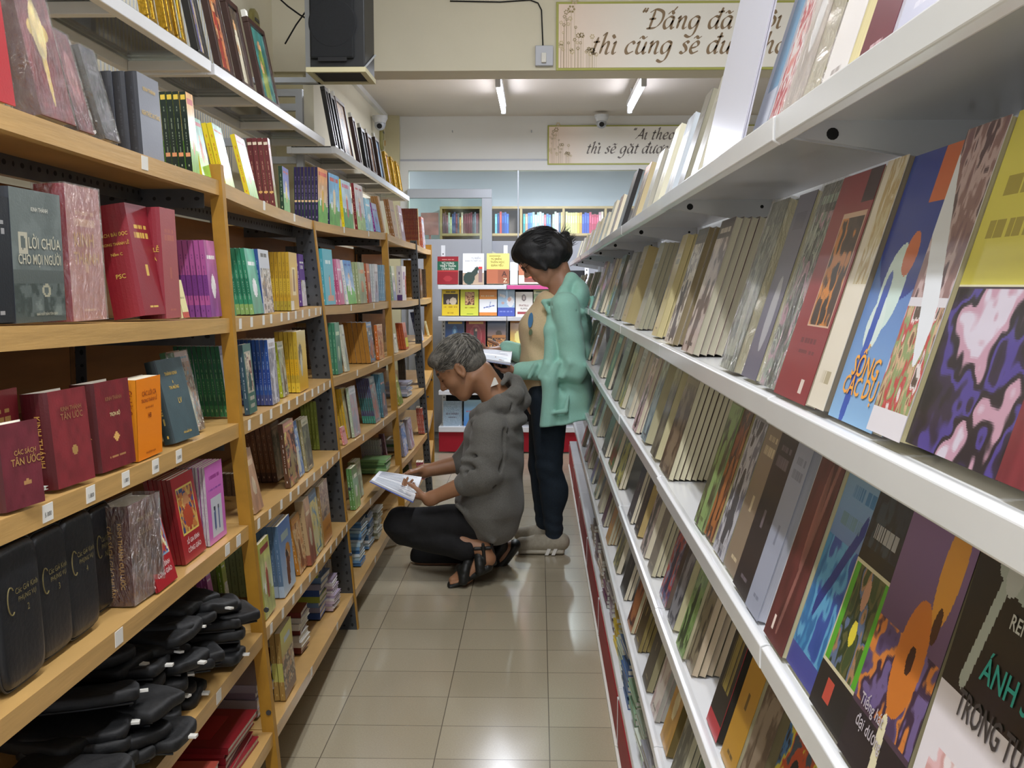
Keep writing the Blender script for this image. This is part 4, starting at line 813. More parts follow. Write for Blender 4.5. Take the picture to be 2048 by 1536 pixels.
# third shelf
right(3, 1795, 1990, 1, 24, [('b', '26241e'), ('r', 0, 0, 1, .47, 'd9d3da'), ('l', .33, .97, .18, .52, .035, 'a3aaa0'), ('l', .22, .86, .44, .82, .03, 'a3aaa0'), ('e', .33, .86, .07, .07, 'b3b6b0'), ('p', .1, 0, .6, .3, ('d9d3da', 'd8b0b4', 'c89a98', 'e0d8dc'), 7, 4)], 'black and white book with pale statue', sb=.012, w=.15, h=.21, lean=15,
      titles=[('c', 'RENE POIRIER', .66, .72, .012, 'b8b8b0', 0), ('c', 'ÁNH SÁNG', .66, .55, .02, '2f9c90', 0), ('c', 'TRONG TU VIỆN', .62, .42, .022, '4a4648', 0)])
right(3, 1690, 1775, 1, 16, [('g', '8a6a96', '3a2c34'), ('p', 0, .2, 1, .5, ('4a3a5a', '5a4a70', 'c87a3a', '3a2a40', '6a5a88'), 6, 12), ('e', .78, .78, .14, .2, 'd0913a'), ('e', .6, .45, .2, .2, 'c0702c'), ('e', .62, .45, .05, .05, '3a2018'), ('e', .8, .6, .05, .06, '4a2c18'), ('r', 0, 0, 1, .18, '2a2428'), ('l', .55, .2, .6, 0, .05, 'd8d0b0')], 'purple and orange book with masked face', sb=.014, w=.13, pages='a79d7c', lean=16,
      titles=[('c', 'Tiếng hát', .35, .2, .012, 'b0a8b0', 0), ('c', 'đại dương', .4, .13, .012, 'b0a8b0', 0)])
right(3, 1612, 1676, 1, 14, [('b', '23221f'), ('p', 0, .66, 1, 1, ('22252c', '2c333f', '23262a', '34404a'), 5, 3), ('t', .2, .7, .8, .06, '9a9a9a'), ('r', 0, .18, 1, .6, 'c8c0a0'), ('r', .03, .19, .97, .59, '55a02c'), ('p', .15, .19, .85, .59, ('3a4a2a', '5a5a34', '2c3a22', '5a6a88', 'a07a58', '3f4c28'), 5, 9), ('e', .5, .5, .08, .06, 'b88a70'), ('e', .5, .35, .08, .05, 'd8c840'), ('r', .3, .06, .5, .14, 'b84a3a')], 'black book with green garden photo', sb=.01, w=.12, lean=17)
right(3, 1575, 1622, 1, 14, [('g', '8ab4cc', '3a3f8c'), ('p', 0, .1, 1, .6, ('3f86b4', '2f6aa0', '5a9cc4', '34509a', '2a4a90'), 4, 3), ('l', .3, .3, .9, .7, .05, '2a3a80'), ('t', .3, .78, .95, .06, '3f78a8'), ('t', .2, .66, .8, .05, '6a8a98')], 'sea blue book', sb=.012, w=.12, lean=17, pages='d2cca6')
right(3, 1530, 1562, 2, 13, [('b', '5a2c2c'), ('e', .55, .62, .1, .25, '8a5650'), ('l', .5, .1, .8, .9, .05, '8a5a54'), ('r', .25, .05, .33, .12, 'd8c8c0'), ('n', .2, 7, 4)], 'dark russet book with pale figure', sb=.012, lean=17, pages='cfc8a4')
right(3, 1500, 1513, 3, 10, A('plain', '9aa0b4', '7a8094'), 'lavender grey book', sb=.02, pages='b3b5c4')
right(3, 1484, 1491, 1, 14, A('plain', '2c2628', '6a6068'), 'black clothbound book', sb=.02, pages='4a4644')
right(3, 1459, 1470, 2, 14, A('plain', '8a7a68', 'c8b898'), 'taupe book with ivory pages', sb=.03, pages='d3cca9')
right(3, 1430, 1445, 3, 9, A('photo', '8a8a90', '6a6a78', 'b8b8c0', '4a4a50', seed=61), 'grey photo book', sb=.04, pages='cdc49c')
right(3, 1408, 1422, 1, 13, A('photo', '5a3a2a', '8a4a2a', '3a2820', 'a86a3a', seed=62), 'rust brown photo book', sb=.04, pages='bdb388')
right(3, 1396, 1404, 1, 10, A('photo', '6a7a48', '4a4a34', '8aa868', seed=63), 'leaf green photo book', sb=.05, pages='9aa878')
right(3, 1318, 1336, 7, 9, A('photo', '6a5a4a', '4a3a2c', '8a7a64', seed=64), 'brown book of the long cream paged set', sb=.045, pages='cfc9ac')
right(3, 1300, 1309, 1, 22, A('photo', '5a584c', '4a4840', '7a7868', seed=65), 'smoky book with thick ivory block', sb=.04, pages='cfc79f')
right(3, 1281, 1289, 1, 18, A('photo', '6a6a6a', '4a5a6a', '9ab0b8', seed=66), 'steel grey photo book', sb=.04, pages='b9b392')
right(3, 1264, 1271, 2, 9, A('photo', '3a2c2c', 'c8a0a0', 'e0c8d0', '5a3a3a', seed=67), 'pink and black photo book', sb=.04)
right(3, 1249, 1255, 2, 9, A('plain', 'c8c8c0', '8a8a80'), 'ash grey book', sb=.05)
right(3, 1236, 1242, 1, 12, A('photo', '8a7a3a', 'b8a84a', '4a4a2a', seed=68), 'golden olive book', sb=.05)
right(3, 1222, 1229, 3, 9, A('plain', '7a7a6a', 'a8a898'), 'moss grey book', sb=.05, pages='98947a')
right(3, 1208, 1215, 1, 10, A('grad', '4a6a3a', '2a4a2a', 'a8c078'), 'forest green book', sb=.05)
right(3, 1194, 1201, 2, 10, A('photo', 'c8c0b8', '8a6a5a', '5a4a4a', seed=69), 'white and brown photo book', sb=.05)
# fourth shelf
right(4, 1500, 1545, 1, 16, A('photo', '2a2a2c', '3a4a5a', 'b84a2a', 'c8b83a', '3a6a9a', '1c1c20', seed=71), 'dark book with fish and fruit photo', sb=.02, pages='6a6250')
right(4, 1476, 1492, 2, 12, A('photo', '3c3a36', '5a4a3a', '8a7a68', seed=72), 'murky brown photo book', sb=.03, pages='7a6f52')
right(4, 1448, 1462, 4, 10, A('plain', 'b88a2a', '6a5018'), 'mustard covered book', sb=.04, pages='b8b091')
right(4, 1420, 1431, 1, 12, [('b', '22201c'), ('r', 0, 0, 1, .1, 'b8303a'), ('t', .2, .3, .8, .6, '8a7a3a')], 'black book with red foot', sb=.06, pages='2a251d', h=.19)
right(4, 1372, 1382, 6, 10, A('photo', '6a5a48', '4a4238', '8a8068', seed=73), 'brown book of the pinkish paged set', sb=.05, pages='c2b097')
right(4, 1352, 1364, 1, 14, A('photo', '4a5a38', '6a8a4a', '8aa868', '3a4a2a', seed=74), 'fern green photo book', sb=.045, pages='bdb696')
right(4, 1336, 1345, 1, 16, A('photo', '5a5a60', '3a3a40', '8a8a90', seed=75), 'graphite photo book', sb=.045, pages='c4bd96')
right(4, 1318, 1330, 1, 12, A('photo', '5a5a88', '3a3a6a', 'b84a3a', '8a8aa0', '2a2a4a', seed=76), 'indigo and red photo book', sb=.045, pages='6a5a50')
right(4, 1296, 1302, 5, 9, A('plain', '8a8478', 'b0a898'), 'clay grey book of a pale set', sb=.05, pages='c6bfa2')
right(4, 1280, 1288, 1, 12, A('photo', '9a8a88', 'c8b8b0', '5a5a58', seed=77), 'dusty rose photo book', sb=.05)
right(4, 1268, 1274, 1, 16, A('plain', '3a3028', '8a7858'), 'umber book', sb=.05, pages='c0a870')
right(4, 1254, 1260, 2, 8, A('plain', '4a4a50', '8a8a90'), 'gunmetal leaflet', sb=.06)
right(4, 1229, 1237, 2, 9, A('photo', '8a983a', '3a3a20', 'c8c048', seed=78), 'yellow green photo book', sb=.05)
right(4, 1216, 1223, 1, 12, A('photo', 'c8903a', '5a7a3a', '8a4a2a', seed=79), 'orange and green photo book', sb=.05)
right(4, 1203, 1209, 2, 10, A('plain', '6a6a68', 'a8a8a0'), 'lead grey book', sb=.05)
# fifth shelf
right(5, 1362, 1385, 1, 14, A('photo', '4a6a3a', '3a5a2a', '8a9a7a', seed=81), 'deep green book with pale letters', sb=.03, pages='5a6a4a')
right(5, 1340, 1348, 4, 10, A('photo', '6a6a58', '8a8a78', '4a4a40', seed=82), 'drab book with cream pages', sb=.05, pages='bdb79c')
right(5, 1320, 1332, 1, 14, A('grad', 'c8983a', 'b8882a', 'e8d8a0'), 'marigold book', sb=.05, pages='6a5a30')
right(5, 1300, 1309, 2, 10, A('photo', '6a6860', 'b8a0a0', 'd8d0c8', seed=83), 'grey and pink photo book', sb=.05, pages='a8a49a')
right(5, 1284, 1292, 2, 14, A('plain', '4a4438', '8a8060'), 'dark khaki book', sb=.05, pages='9a9270')
right(5, 1268, 1275, 3, 9, A('plain', '5a4a2a', 'b09a50'), 'bronze book', sb=.05, pages='8a7a48')
right(5, 1254, 1261, 2, 9, A('photo', '2c2424', '6a3a2a', 'b87848', seed=84), 'black and amber photo book', sb=.05, pages='c0b898')
right(5, 1240, 1247, 2, 10, A('plain', '34302c', '6a665c'), 'charcoal brown book', sb=.05)
right(5, 1226, 1232, 1, 14, A('photo', '8a8a6a', 'c8c078', '5a5a3a', seed=85), 'pale olive photo book', sb=.05)
FN = ['ochre', 'plum', 'smoke grey', 'maroon', 'sky blue', 'linen', 'jade', 'coral', 'midnight blue', 'fawn', 'lilac', 'copper', 'pearl', 'olive drab', 'raspberry', 'cobalt', 'chestnut', 'mint']
FC = ['b8862e', '5a3a55', '8a8a86', '6a2028', '7aa8c8', 'd8ceb8', '4a8a70', 'c8705a', '2a3050', 'a88a68', 'a898b8', '9a5a38', 'd0ccc4', '6a6a40', 'a8304a', '2a4a9a', '5a3424', 'a0c8b0']
kk = 0
for L, xs in ((1, (1160, 1155, 1150)), (2, (1170, 1162, 1155, 1148)), (3, (1184, 1176, 1168, 1160, 1153)), (4, (1194, 1186, 1179, 1172, 1165, 1158)), (5, (1215, 1206, 1198, 1190, 1183, 1176, 1170, 1164))):
    for x in xs:
        c = FC[kk % 18]; right(L, x - 4, x, random.choice((1, 2, 3)), 9, A(random.choice(('plain', 'photo')), c, '8a8270', FC[(kk * 5 + 2) % 18], 'c8c0a8', seed=90 + kk), f'{FN[kk % 18]} book toward the rack end', sb=.05, h=.17, w=.1, pages='b8b29a'); kk += 1
# ------------------------------------------------------------------ wall shelf of white frames and glass, with framed pictures
GZ = 1.835
def glass_shelf(y0, y1, xf, xb, desc, bars):
    g = empty('glass_wall_shelf', ((xf + xb) / 2, (y0 + y1) / 2, GZ)); tag(g, desc, 'wall shelf', 'white framed glass shelves on the left wall')
    def put(o): o.data.transform(Matrix.Translation(-g.location)); o.parent = g; return o
    put(MB().box((xf - .022, y0, GZ - .03), (xf, y1, GZ)).build('front_rail', M['white_metal'], bevel=.002))
    put(MB().box((xb, y0, GZ - .03), (xb + .02, y1, GZ)).build('rear_rail', M['white_metal2'], bevel=.002))
    for y in [y0, y1 - .03] + bars:
        put(MB().box((xb + .02, y, GZ - .03), (xf - .022, y + .03, GZ - .004)).build('cross_bar', M['white_metal2'], bevel=.002))
    put(MB().box((xb + .02, y0 + .004, GZ - .004), (xf - .002, y1 - .004, GZ + .001)).build('glass_pane', M['pane']))
    for y in (y0 + .1, y1 - .25):
        b = MB(); b.box((WX, y, GZ - .06), (xb + .02, y + .03, GZ - .03)); put(b.build('wall_bracket', M['alu']))
glass_shelf(1.05, 2.80, -.86, -1.09, 'nearest glass shelf in white frame above the wooden rack', [1.62, 2.2])
glass_shelf(2.83, 4.27, -.86, -1.09, 'middle glass shelf in white frame before the speaker', [3.3, 3.8])
glass_shelf(4.50, 7.05, -.86, -1.07, 'far glass shelf in white frame beyond the speaker', [5.1, 5.8, 6.4])
def wire_panel(y0, y1, z0, z1, desc):
    mb = MB(); n = int((y1 - y0) / .028); x = WX + .03
    for i in range(n + 1):
        y = y0 + (y1 - y0) * i / n; mb.tube([(x, y, z0), (x, y, z1)], .0022, 6, cap=False)
    for z in (z0 + .02, (z0 + z1) / 2, z1 - .02): mb.tube([(x - .004, y0, z), (x - .004, y1, z)], .004, 6)
    o = mb.build('wire_grid_panel', M['alu'], smooth=True); rebase(o, (x, (y0 + y1) / 2, z0)); tag(o, desc, 'wire grid', 'wire grids hung behind the wall shelves')
wire_panel(1.1, 2.7, 1.5, 2.3, 'nearest wire grid panel behind the glass shelf')
wire_panel(2.75, 4.1, 1.5, 2.3, 'second wire grid panel behind the glass shelf')
# things stored behind the grid on the top wooden shelf: row of brown slats
def frame(x0, x1, ytop, art, m, desc, lean=9, sb=.02, dpt=.02, bw=.018, unit=None, h=None):
    e = ((-.86 - sb, 1.0, GZ + .002), (-.86 - sb, 7.1, GZ + .002)); P0 = at_px(*e, x0); w = (at_px(*e, x1) - P0).length if x1 > x0 else .2
    if h is None: h = max(.1, PY(x0, ytop, P0.y).z - P0.z)
    w = min(w, h * .85); a = math.radians(lean)
    g = empty('picture_frame', P0 + Vector((0, 0, dpt * math.sin(a)))); g.rotation_euler = (0, -a, 0); tag(g, desc, 'picture frame', 'framed pictures on the glass wall shelves')
    f = MB()
    f.box((-dpt, 0, 0), (0, w, bw)); f.box((-dpt, 0, h - bw), (0, w, h)); f.box((-dpt, 0, bw), (0, bw, h - bw)); f.box((-dpt, w - bw, bw), (0, w, h - bw)); f.box((-dpt, bw, bw), (-dpt + .003, w - bw, h - bw))
    f.build('moulding', m, g, bevel=.003)
    p = MB(); nu, nv = 16, 24; C = paint(art, nu, nv)
    vs = [(-.006, bw + (w - 2 * bw) * i / nu, bw + (h - 2 * bw) * j / nv) for j in range(nv + 1) for i in range(nu + 1)]
    p.add(vs, [(j * (nu + 1) + i, j * (nu + 1) + i + 1, (j + 1) * (nu + 1) + i + 1, (j + 1) * (nu + 1) + i) for j in range(nv) for i in range(nu)], 0, [tuple(C[j, i]) for j in range(nv) for i in range(nu)])
    p.build('print', M['photo'], g)
    c = MB(); c.box((-dpt * .9, .002, h), (-dpt * .2, .03, h + .022)); c.build('corner_protector', M['tag'], g) if m is not M['gold'] else None
def fig(bg, robe, sk='d8a87a', sd=1, bg2=None):
    return [('p', 0, 0, 1, 1, (bg, bg2 or bg, bg), 4, sd), ('e', .5, .72, .13, .1, sk), ('l', .5, .1, .5, .52, .2, robe), ('e', .42, .45, .1, .08, sk), ('n', .2, 7, sd)]
frame(300, 318, -60, fig('8a8a4a', 'c8b868', sd=2), M['gold'], 'gold framed print nearest the photo corner', h=.24)
frame(338, 352, -40, [('p', 0, 0, 1, 1, ('c8b06a', 'e0d8b0', '8a7a3a'), 6, 3)], M['gold'], 'narrow gold framed print before the blue one', h=.24)
frame(359, 376, -20, fig('6a98c0', 'd8d8e8', sd=4), M['gold'], 'sparkling gold frame with blue print', h=.22)
frame(401, 421, -30, fig('8a8478', '5a5a9a', sd=5, bg2='c8b090'), M['frame_black'], 'black frame with violet robed figure', h=.24, lean=11)
frame(446, 472, -10, fig('5a3a30', '9a3a30', sd=6, bg2='c87a4a'), M['frame_wood'], 'dark wooden frame with red robed figure', h=.27, lean=11)
frame(488, 512, 5, fig('4a4038', 'd8d0b8', sd=7, bg2='6a5a48'), M['frame_wood'], 'dark wooden frame with white robed figure', h=.27, lean=11)
frame(530, 562, 12, fig('3a7a78', '8a9a4a', sd=8, bg2='4a8a80'), M['frame_wood'], 'dark wooden frame with teal painting', h=.27, lean=11)
frame(672, 678, 165, fig('3a3a3a', '2a2a2a', sd=9), M['frame_black'], 'black frame below the speaker', h=.27, lean=10)
frame(682, 690, 170, [('b', '141414')], M['frame_black'], 'plain black frame beside it, below the speaker', h=.26, lean=10)
frame(692, 712, 170, fig('d8a880', '4a3028', sd=10, bg2='e0b890'), M['frame_wood'], 'peach portrait in a brown frame', h=.27, lean=10)
frame(722, 727, 190, fig('4a3a38', '2a2a28', sd=11), M['frame_wood'], 'brown frame between portrait and black one', h=.24, lean=10)
frame(736, 743, 198, [('b', '1c1a18')], M['frame_black'], 'black empty looking frame on the far shelf', h=.22, lean=9)
frame(748, 756, 200, fig('c89a78', '6a3a28', sd=13), M['frame_wood'], 'tan print in a brown frame on the far shelf', h=.22, lean=9)
frame(764, 771, 200, fig('8ab0d8', 'a8c8e0', sd=14), M['frame_wood'], 'light blue print in a brown frame', h=.24, lean=9)
frame(780, 786, 255, fig('c8b0b8', 'd8c8d0', sd=15), M['gold'], 'pink and gold frame near the rear column', h=.2, lean=9)
frame(792, 797, 258, [('p', 0, 0, 1, 1, ('b8902f', 'e0c878', '8a6a20'), 6, 5)], M['gold'], 'gold frame near the rear column', h=.2, lean=9)
frame(802, 807, 262, [('p', 0, 0, 1, 1, ('c89a3f', 'e8d898', '8a6a20'), 6, 6)], M['gold'], 'last gold frame beside the rear column', h=.2, lean=9)
# ------------------------------------------------------------------ speaker on its bracket
sy = 4.0; sp = empty('loudspeaker', (0, 0, 0)); p0 = PY(616, 133, sy); p1 = PY(715, 133, sy); sp.location = (p0.x, sy, p0.z); tag(sp, 'black loudspeaker hanging over the left shelves on a grey bracket', 'speaker')
W = p1.x - p0.x
MB().box((0.004, .02, 0), (W + .025, .25, .46)).build('cabinet', M['black'], sp, bevel=.004)
MB().box((.006, .004, .03), (W * .93, .02, .452)).build('grille', M['black_cloth'], sp, bevel=.008)
mb = MB(); mb.tube([(W * .5, .0045, .16), (W * .5, .0032, .16)], [.09, .085], 40); mb.build('cone_ring', M['black_cloth'], sp, smooth=False)
MB().box((W * .2, .003, .02), (W * .78, .012, .035)).build('name_plate', M['hole'], sp)
bk = empty('speaker_bracket', (p0.x, sy, p0.z - .02)); tag(bk, 'grey steel angle bracket carrying the loudspeaker', 'bracket')
b = MB(); b.box((-.008, 0, 0), (W + .03, .018, .018)); b.box((-.008, .22, 0), (W + .03, .25, .018)); b.box((-.008, .018, 0), (.014, .22, .018)); b.box((W + .008, .018, 0), (W + .03, .22, .018)); b.build('base_frame', M['wall2'], bk)
MB().box((.014, .018, .006), (W + .008, .22, .014)).build('base_plate', M['hole'], bk)
MB().tube([(W + .028, .01, .02), (W + .03, .24, .11)], .004, 6).build('side_stay', M['alu'], bk)
MB().box((-.06, .235, .0), (-.01, .25, .5)).build('wall_upright', M['alu'], bk)
MB().box((WX - p0.x, .2, .0), (-.0, .25, .02)).build('wall_arm', M['alu'], bk)
# cables
def cable(pts, r, desc, name='cable'):
    o = MB().tube(pts, r, 6).build(name, M['hole'], smooth=True); rebase(o, pts[0]); tag(o, desc, 'cable')
def Wc(x, y, Y): return PY(x, y, Y)
cable([Wc(540, -20, 4.4), Wc(575, 12, 4.4), Wc(600, 30, 4.4), Wc(640, 52, 4.38)], .0035, 'dark cable running down to the loudspeaker from the left')
cable([Wc(570, 88, 4.42), Wc(592, 50, 4.42), Wc(615, 18, 4.4), Wc(640, -10, 4.38)], .0035, 'dark cable crossing behind the loudspeaker')
cable([Wc(900, 2, BY - .006), Wc(1000, 4, BY - .006), Wc(1060, 0, BY - .006), Wc(1076, 6, BY - .006), Wc(1083, 20, BY - .006), Wc(1086, 95, BY - .006)], .003, 'thin cable along the beam down to the door chime')
# door chime box on the beam
c0 = PY(1088, 113, BY); g = empty('wall_socket', (c0.x, BY - .002, c0.z)); tag(g, 'small grey wall box with white switch left of the upper sign', 'wall socket')
MB().box((-.04, -.02, -.045), (.042, 0, .045)).build('back_box', M['grey_panel'], g, bevel=.003)
MB().box((-.012, -.034, -.033), (.01, -.02, .01)).build('switch', M['tag'], g, bevel=.003)
# ------------------------------------------------------------------ signs
def flowers(mb, x0, z0, s, y, seed):
    rn = random.Random(seed)
    for i in range(34):
        u = rn.random() ** 1.5; x = x0 + u * .17 * s; hh = (.06 + .24 * rn.random() * (1 - u) + (.06 if i < 4 else 0)) * s
        if i == 0: x, hh = x0 + .065 * s, .31 * s
        if i == 1: x, hh = x0 + .05 * s, .27 * s
        mb.add([(x - .0006, y, z0), (x + .0006, y, z0), (x + .0006, y, z0 + hh), (x - .0006, y, z0 + hh)], [(0, 1, 2, 3)], i % 2)
        r = (.006 + .006 * rn.random() + (.008 if i < 2 else 0)) * s
        for k in range(6):
            a = k * math.pi / 3 + i; c = (x + r * math.cos(a) * .8, z0 + hh + r * math.sin(a) * .8)
            mb.add([(c[0] + r * .4 * math.cos(a + q), y - .0002, c[1] + r * .4 * math.sin(a + q)) for q in (0, 1.57, 3.14, 4.71)], [(0, 1, 2, 3)], i % 2)
def sign(name, x0, y0, y1, Y, lines, ink, desc, s, xr=1.7):
    a = PY(x0, y1, Y); top = PY(x0, y0, Y).z; hgt = top - a.z
    g = empty('wall_sign', (a.x, Y, a.z)); tag(g, desc, 'sign', 'quotation signs')
    MB().box((0, -.012, 0), (xr, 0, hgt)).build('border', M['sign_edge'], g, bevel=.002)
    bw = .011
    # board with pinkish left end
    m = bpy.data.materials.new('sign_board_print'); m.use_nodes = True; nt = m.node_tree; tcn = nt.nodes.new('ShaderNodeTexCoord'); sx = nt.nodes.new('ShaderNodeSeparateXYZ'); cr = nt.nodes.new('ShaderNodeValToRGB')
    nt.links.new(tcn.outputs['Object'], sx.inputs[0]); nt.links.new(sx.outputs['X'], cr.inputs[0]); nt.links.new(cr.outputs[0], nt.nodes['Principled BSDF'].inputs['Base Color'])
    cr.color_ramp.elements[0].color = (*lin('f0d8c6'), 1); cr.color_ramp.elements[1].color = (*lin('f0ede4'), 1); cr.color_ramp.elements[1].position = .4
    nt.nodes['Principled BSDF'].inputs['Roughness'].default_value = .55
    MB().box((bw, -.015, bw), (xr - bw, -.012, hgt - bw)).build('board', m, g)
    t = MB()
    for toks, px, py in lines:
        p = PY(px, py, Y); calligraphy(t, toks, p.x - a.x, p.z - a.z, s, -.0158)
    t.build('lettering', ink, g)
    f = MB(); flowers(f, .02, bw, hgt / .31 * .98, -.0156, 4); f.build('flower_print', [M['flower'], M['flower2']], g)
sign('sign', 1112, 5, 142, BY, [(['"', 'D', 'a^/', 'n', 'g', ' ', 'd', 'a~', ' ', 'k', 'h', 'o^', 'i'], 1277, 59), (['t', 'h', 'i`', ' ', 'c', 'u~', 'n', 'g', ' ', 's', 'e~', ' ', 'd', 'u*', 'a', ' ', 'c', 'h', 'o'], 1181, 109)], M['sign_ink'], 'large quotation sign with olive border on the near beam', .052)
sign('sign', 1095, 251, 330, RY - .006, [(['"', 'A', 'i', ' ', 't', 'h', 'e', 'o', ' ', 'n'], 1263, 279), (['t', 'h', 'i`', ' ', 's', 'e~', ' ', 'g', 'au.', 't', ' ', 'd', 'u*', 'o*.', 'c'], 1172, 307)], M['sign_ink2'], 'far quotation sign with olive border on the rear wall', .051)
# ------------------------------------------------------------------ dome cameras and oval plaques
def dome_cam(x, y, Y, desc, side=0):
    p = PY(x, y, Y); g = empty('security_camera', p); tag(g, desc, 'camera', 'ceiling security cameras')
    MB().tube([(0, 0, .05), (0, 0, .03), (0, 0, .0)], [.055, .055, .04], 24).build('housing', M['white_metal2'], g, smooth=False)
    mb = MB(); mb.tube([(0, .02, .0), (0, -.012, -.018), (0, -.03, -.026)], [.04, .04, .03], 20); mb.build('eyeball', M['alu'], g, smooth=True)
    MB().tube([(0, -.0295, -.0255), (0, -.034, -.0275)], [.02, .018], 16).build('lens', M['hole'], g)
    return g
dome_cam(1203, 243, 8.3, 'white dome camera over the far quotation sign')
dome_cam(760, 246, 7.75, 'white dome camera near the rear left corner')
def plaque(x, y, Y, X, desc):
    p = PY(x, y, Y); p.x = X; g = empty('wall_fan_control', p); tag(g, desc, 'wall plaque', 'oval wall plaques')
    s = 1.0
    mb = MB(); n = 32
    prof = [(0, 0), (1, 0), (1, .012), (.9, .02), (0, .022)]
    ring = lambda k, r, d: (d, .055 * r * math.cos(k), (.07 if math.sin(k) > 0 else -.07) * 1 * (abs(math.sin(k)) ** .6) * r * 1.35)
    vs = []; fs = []
    for r, d in ((1, 0), (1, .014), (.88, .022)): vs += [ring(2 * math.pi * i / n, r, d) for i in range(n)]
    for a in (0, 1):
        for i in range(n): fs.append((a * n + i, a * n + (i + 1) % n, (a + 1) * n + (i + 1) % n, (a + 1) * n + i))
    fs.append(tuple(2 * n + i for i in range(n))); mb.add(vs, fs); mb.build('oval_plate', mat('brass_green_plate', '9a935c', .4, metal=.3, noise=(30, .1)), g)
    mb = MB(); mb.tube([(.022, 0, -.035), (.03, 0, -.035)], .028, 20); mb.build('dial', M['wall2'], g)
    MB().box((.03, -.004, -.055), (.036, .004, -.015)).build('knob', M['post'], g)
    MB().box((.022, -.03, .04), (.025, .03, .052)).build('slot_mark', M['steel'], g)
plaque(575, 63, 4.55, WX + .001, 'olive oval wall plaque high behind the left speaker')
plaque(780, 277, 8.2, WX + .001, 'olive oval wall plaque beside the rear column')
# wall conduit frame left of the speaker (square hanging frame)
fr = MB(); a = PY(566, 178, 4.6); b_ = PY(604, 178, 4.6)
x0, x1 = WX + .02, b_.x; z1 = a.z; z0 = 1.5
fr.box((x0, 4.6, z0), (x0 + .03, 4.63, z1)); fr.box((x1 - .03, 4.6, z0), (x1, 4.63, z1)); fr.box((x0 + .03, 4.6, z1 - .03), (x1 - .03, 4.63, z1)); fr.box((x0 + .03, 4.6, z0 + .5), (x1 - .03, 4.63, z0 + .53))
o = fr.build('square_tube_frame', M['alu']); rebase(o, (x0, 4.6, z0)); tag(o, 'upright grey square tube frame between the two glass shelves', 'frame')
# ------------------------------------------------------------------ flat piles and loose things on the left
def flat_pile(L, x, sb, n, w, d, t, cols, desc, unit, yaw=0, jig=.006, dx=0, grp=None):
    e = EDGE[L]; a, b2 = e[unit].copy(), e[unit + 1].copy(); a.x -= sb; b2.x -= sb; P0 = at_px(a, b2, x); z = P0.z + .001
    for i in range(n):
        c = cols[i % len(cols)]
        T = t * random.uniform(.8, 1.2)
        Mx = Matrix.Translation(Vector((P0.x + random.uniform(-jig, jig), P0.y + random.uniform(-jig, jig), z))) @ Matrix.Rotation(math.radians(yaw + random.uniform(-3, 3)), 4, 'Z')
        mk = MB(); mk.box((-d, 0, T * .12), (-.002, w - .002, T * .88), 1, 'e0dccf'); mk.box((-d - .002, 0, 0), (0, w, T * .12), 0, c); mk.box((-d - .002, 0, T * .88), (0, w, T), 0, c); mk.box((-d - .002, -.001, 0), (0, .0015, T), 0, c)
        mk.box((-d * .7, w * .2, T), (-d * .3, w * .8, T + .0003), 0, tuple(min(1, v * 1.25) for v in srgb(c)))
        o = mk.build('stacked_book', [M['print'], M['pages']]); o.matrix_world = Mx; z += T + .0004
        p = 'topmost' if i == n - 1 else ('bottom' if i == 0 else None)
        tag(o, f'{p} {desc}' if p else f'middle {desc}', 'book', grp or desc.split(' of ')[-1])
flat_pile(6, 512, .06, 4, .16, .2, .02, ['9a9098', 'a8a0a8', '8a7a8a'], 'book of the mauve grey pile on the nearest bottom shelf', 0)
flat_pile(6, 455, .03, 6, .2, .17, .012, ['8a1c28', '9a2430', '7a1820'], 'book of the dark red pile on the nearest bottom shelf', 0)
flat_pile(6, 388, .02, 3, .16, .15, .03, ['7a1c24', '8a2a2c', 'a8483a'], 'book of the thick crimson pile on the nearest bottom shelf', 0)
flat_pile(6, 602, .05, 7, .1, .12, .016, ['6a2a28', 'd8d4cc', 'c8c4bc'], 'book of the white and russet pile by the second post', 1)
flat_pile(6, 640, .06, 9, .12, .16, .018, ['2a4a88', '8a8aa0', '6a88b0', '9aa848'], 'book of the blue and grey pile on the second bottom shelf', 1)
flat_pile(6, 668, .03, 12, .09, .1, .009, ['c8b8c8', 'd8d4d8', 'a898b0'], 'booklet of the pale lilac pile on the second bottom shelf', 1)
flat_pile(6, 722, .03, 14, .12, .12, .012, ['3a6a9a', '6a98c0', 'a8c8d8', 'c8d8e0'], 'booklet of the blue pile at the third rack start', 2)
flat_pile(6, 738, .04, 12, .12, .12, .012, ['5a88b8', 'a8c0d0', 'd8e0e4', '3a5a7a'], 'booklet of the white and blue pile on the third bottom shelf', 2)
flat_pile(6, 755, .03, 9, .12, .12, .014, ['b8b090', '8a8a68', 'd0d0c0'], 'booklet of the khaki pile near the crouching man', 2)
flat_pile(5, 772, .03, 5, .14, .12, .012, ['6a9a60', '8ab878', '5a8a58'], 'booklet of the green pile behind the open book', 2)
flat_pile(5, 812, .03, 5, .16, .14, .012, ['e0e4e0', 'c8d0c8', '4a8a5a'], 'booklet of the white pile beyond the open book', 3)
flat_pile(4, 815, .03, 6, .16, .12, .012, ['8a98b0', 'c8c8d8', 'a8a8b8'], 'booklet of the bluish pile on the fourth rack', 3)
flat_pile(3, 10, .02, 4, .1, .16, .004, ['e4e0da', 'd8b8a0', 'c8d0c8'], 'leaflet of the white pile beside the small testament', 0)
flat_pile(3, 60, .2, 2, .34, .2, .022, ['8a3a18', '7a2a14'], 'book of the dark orange pile at the back', 0)
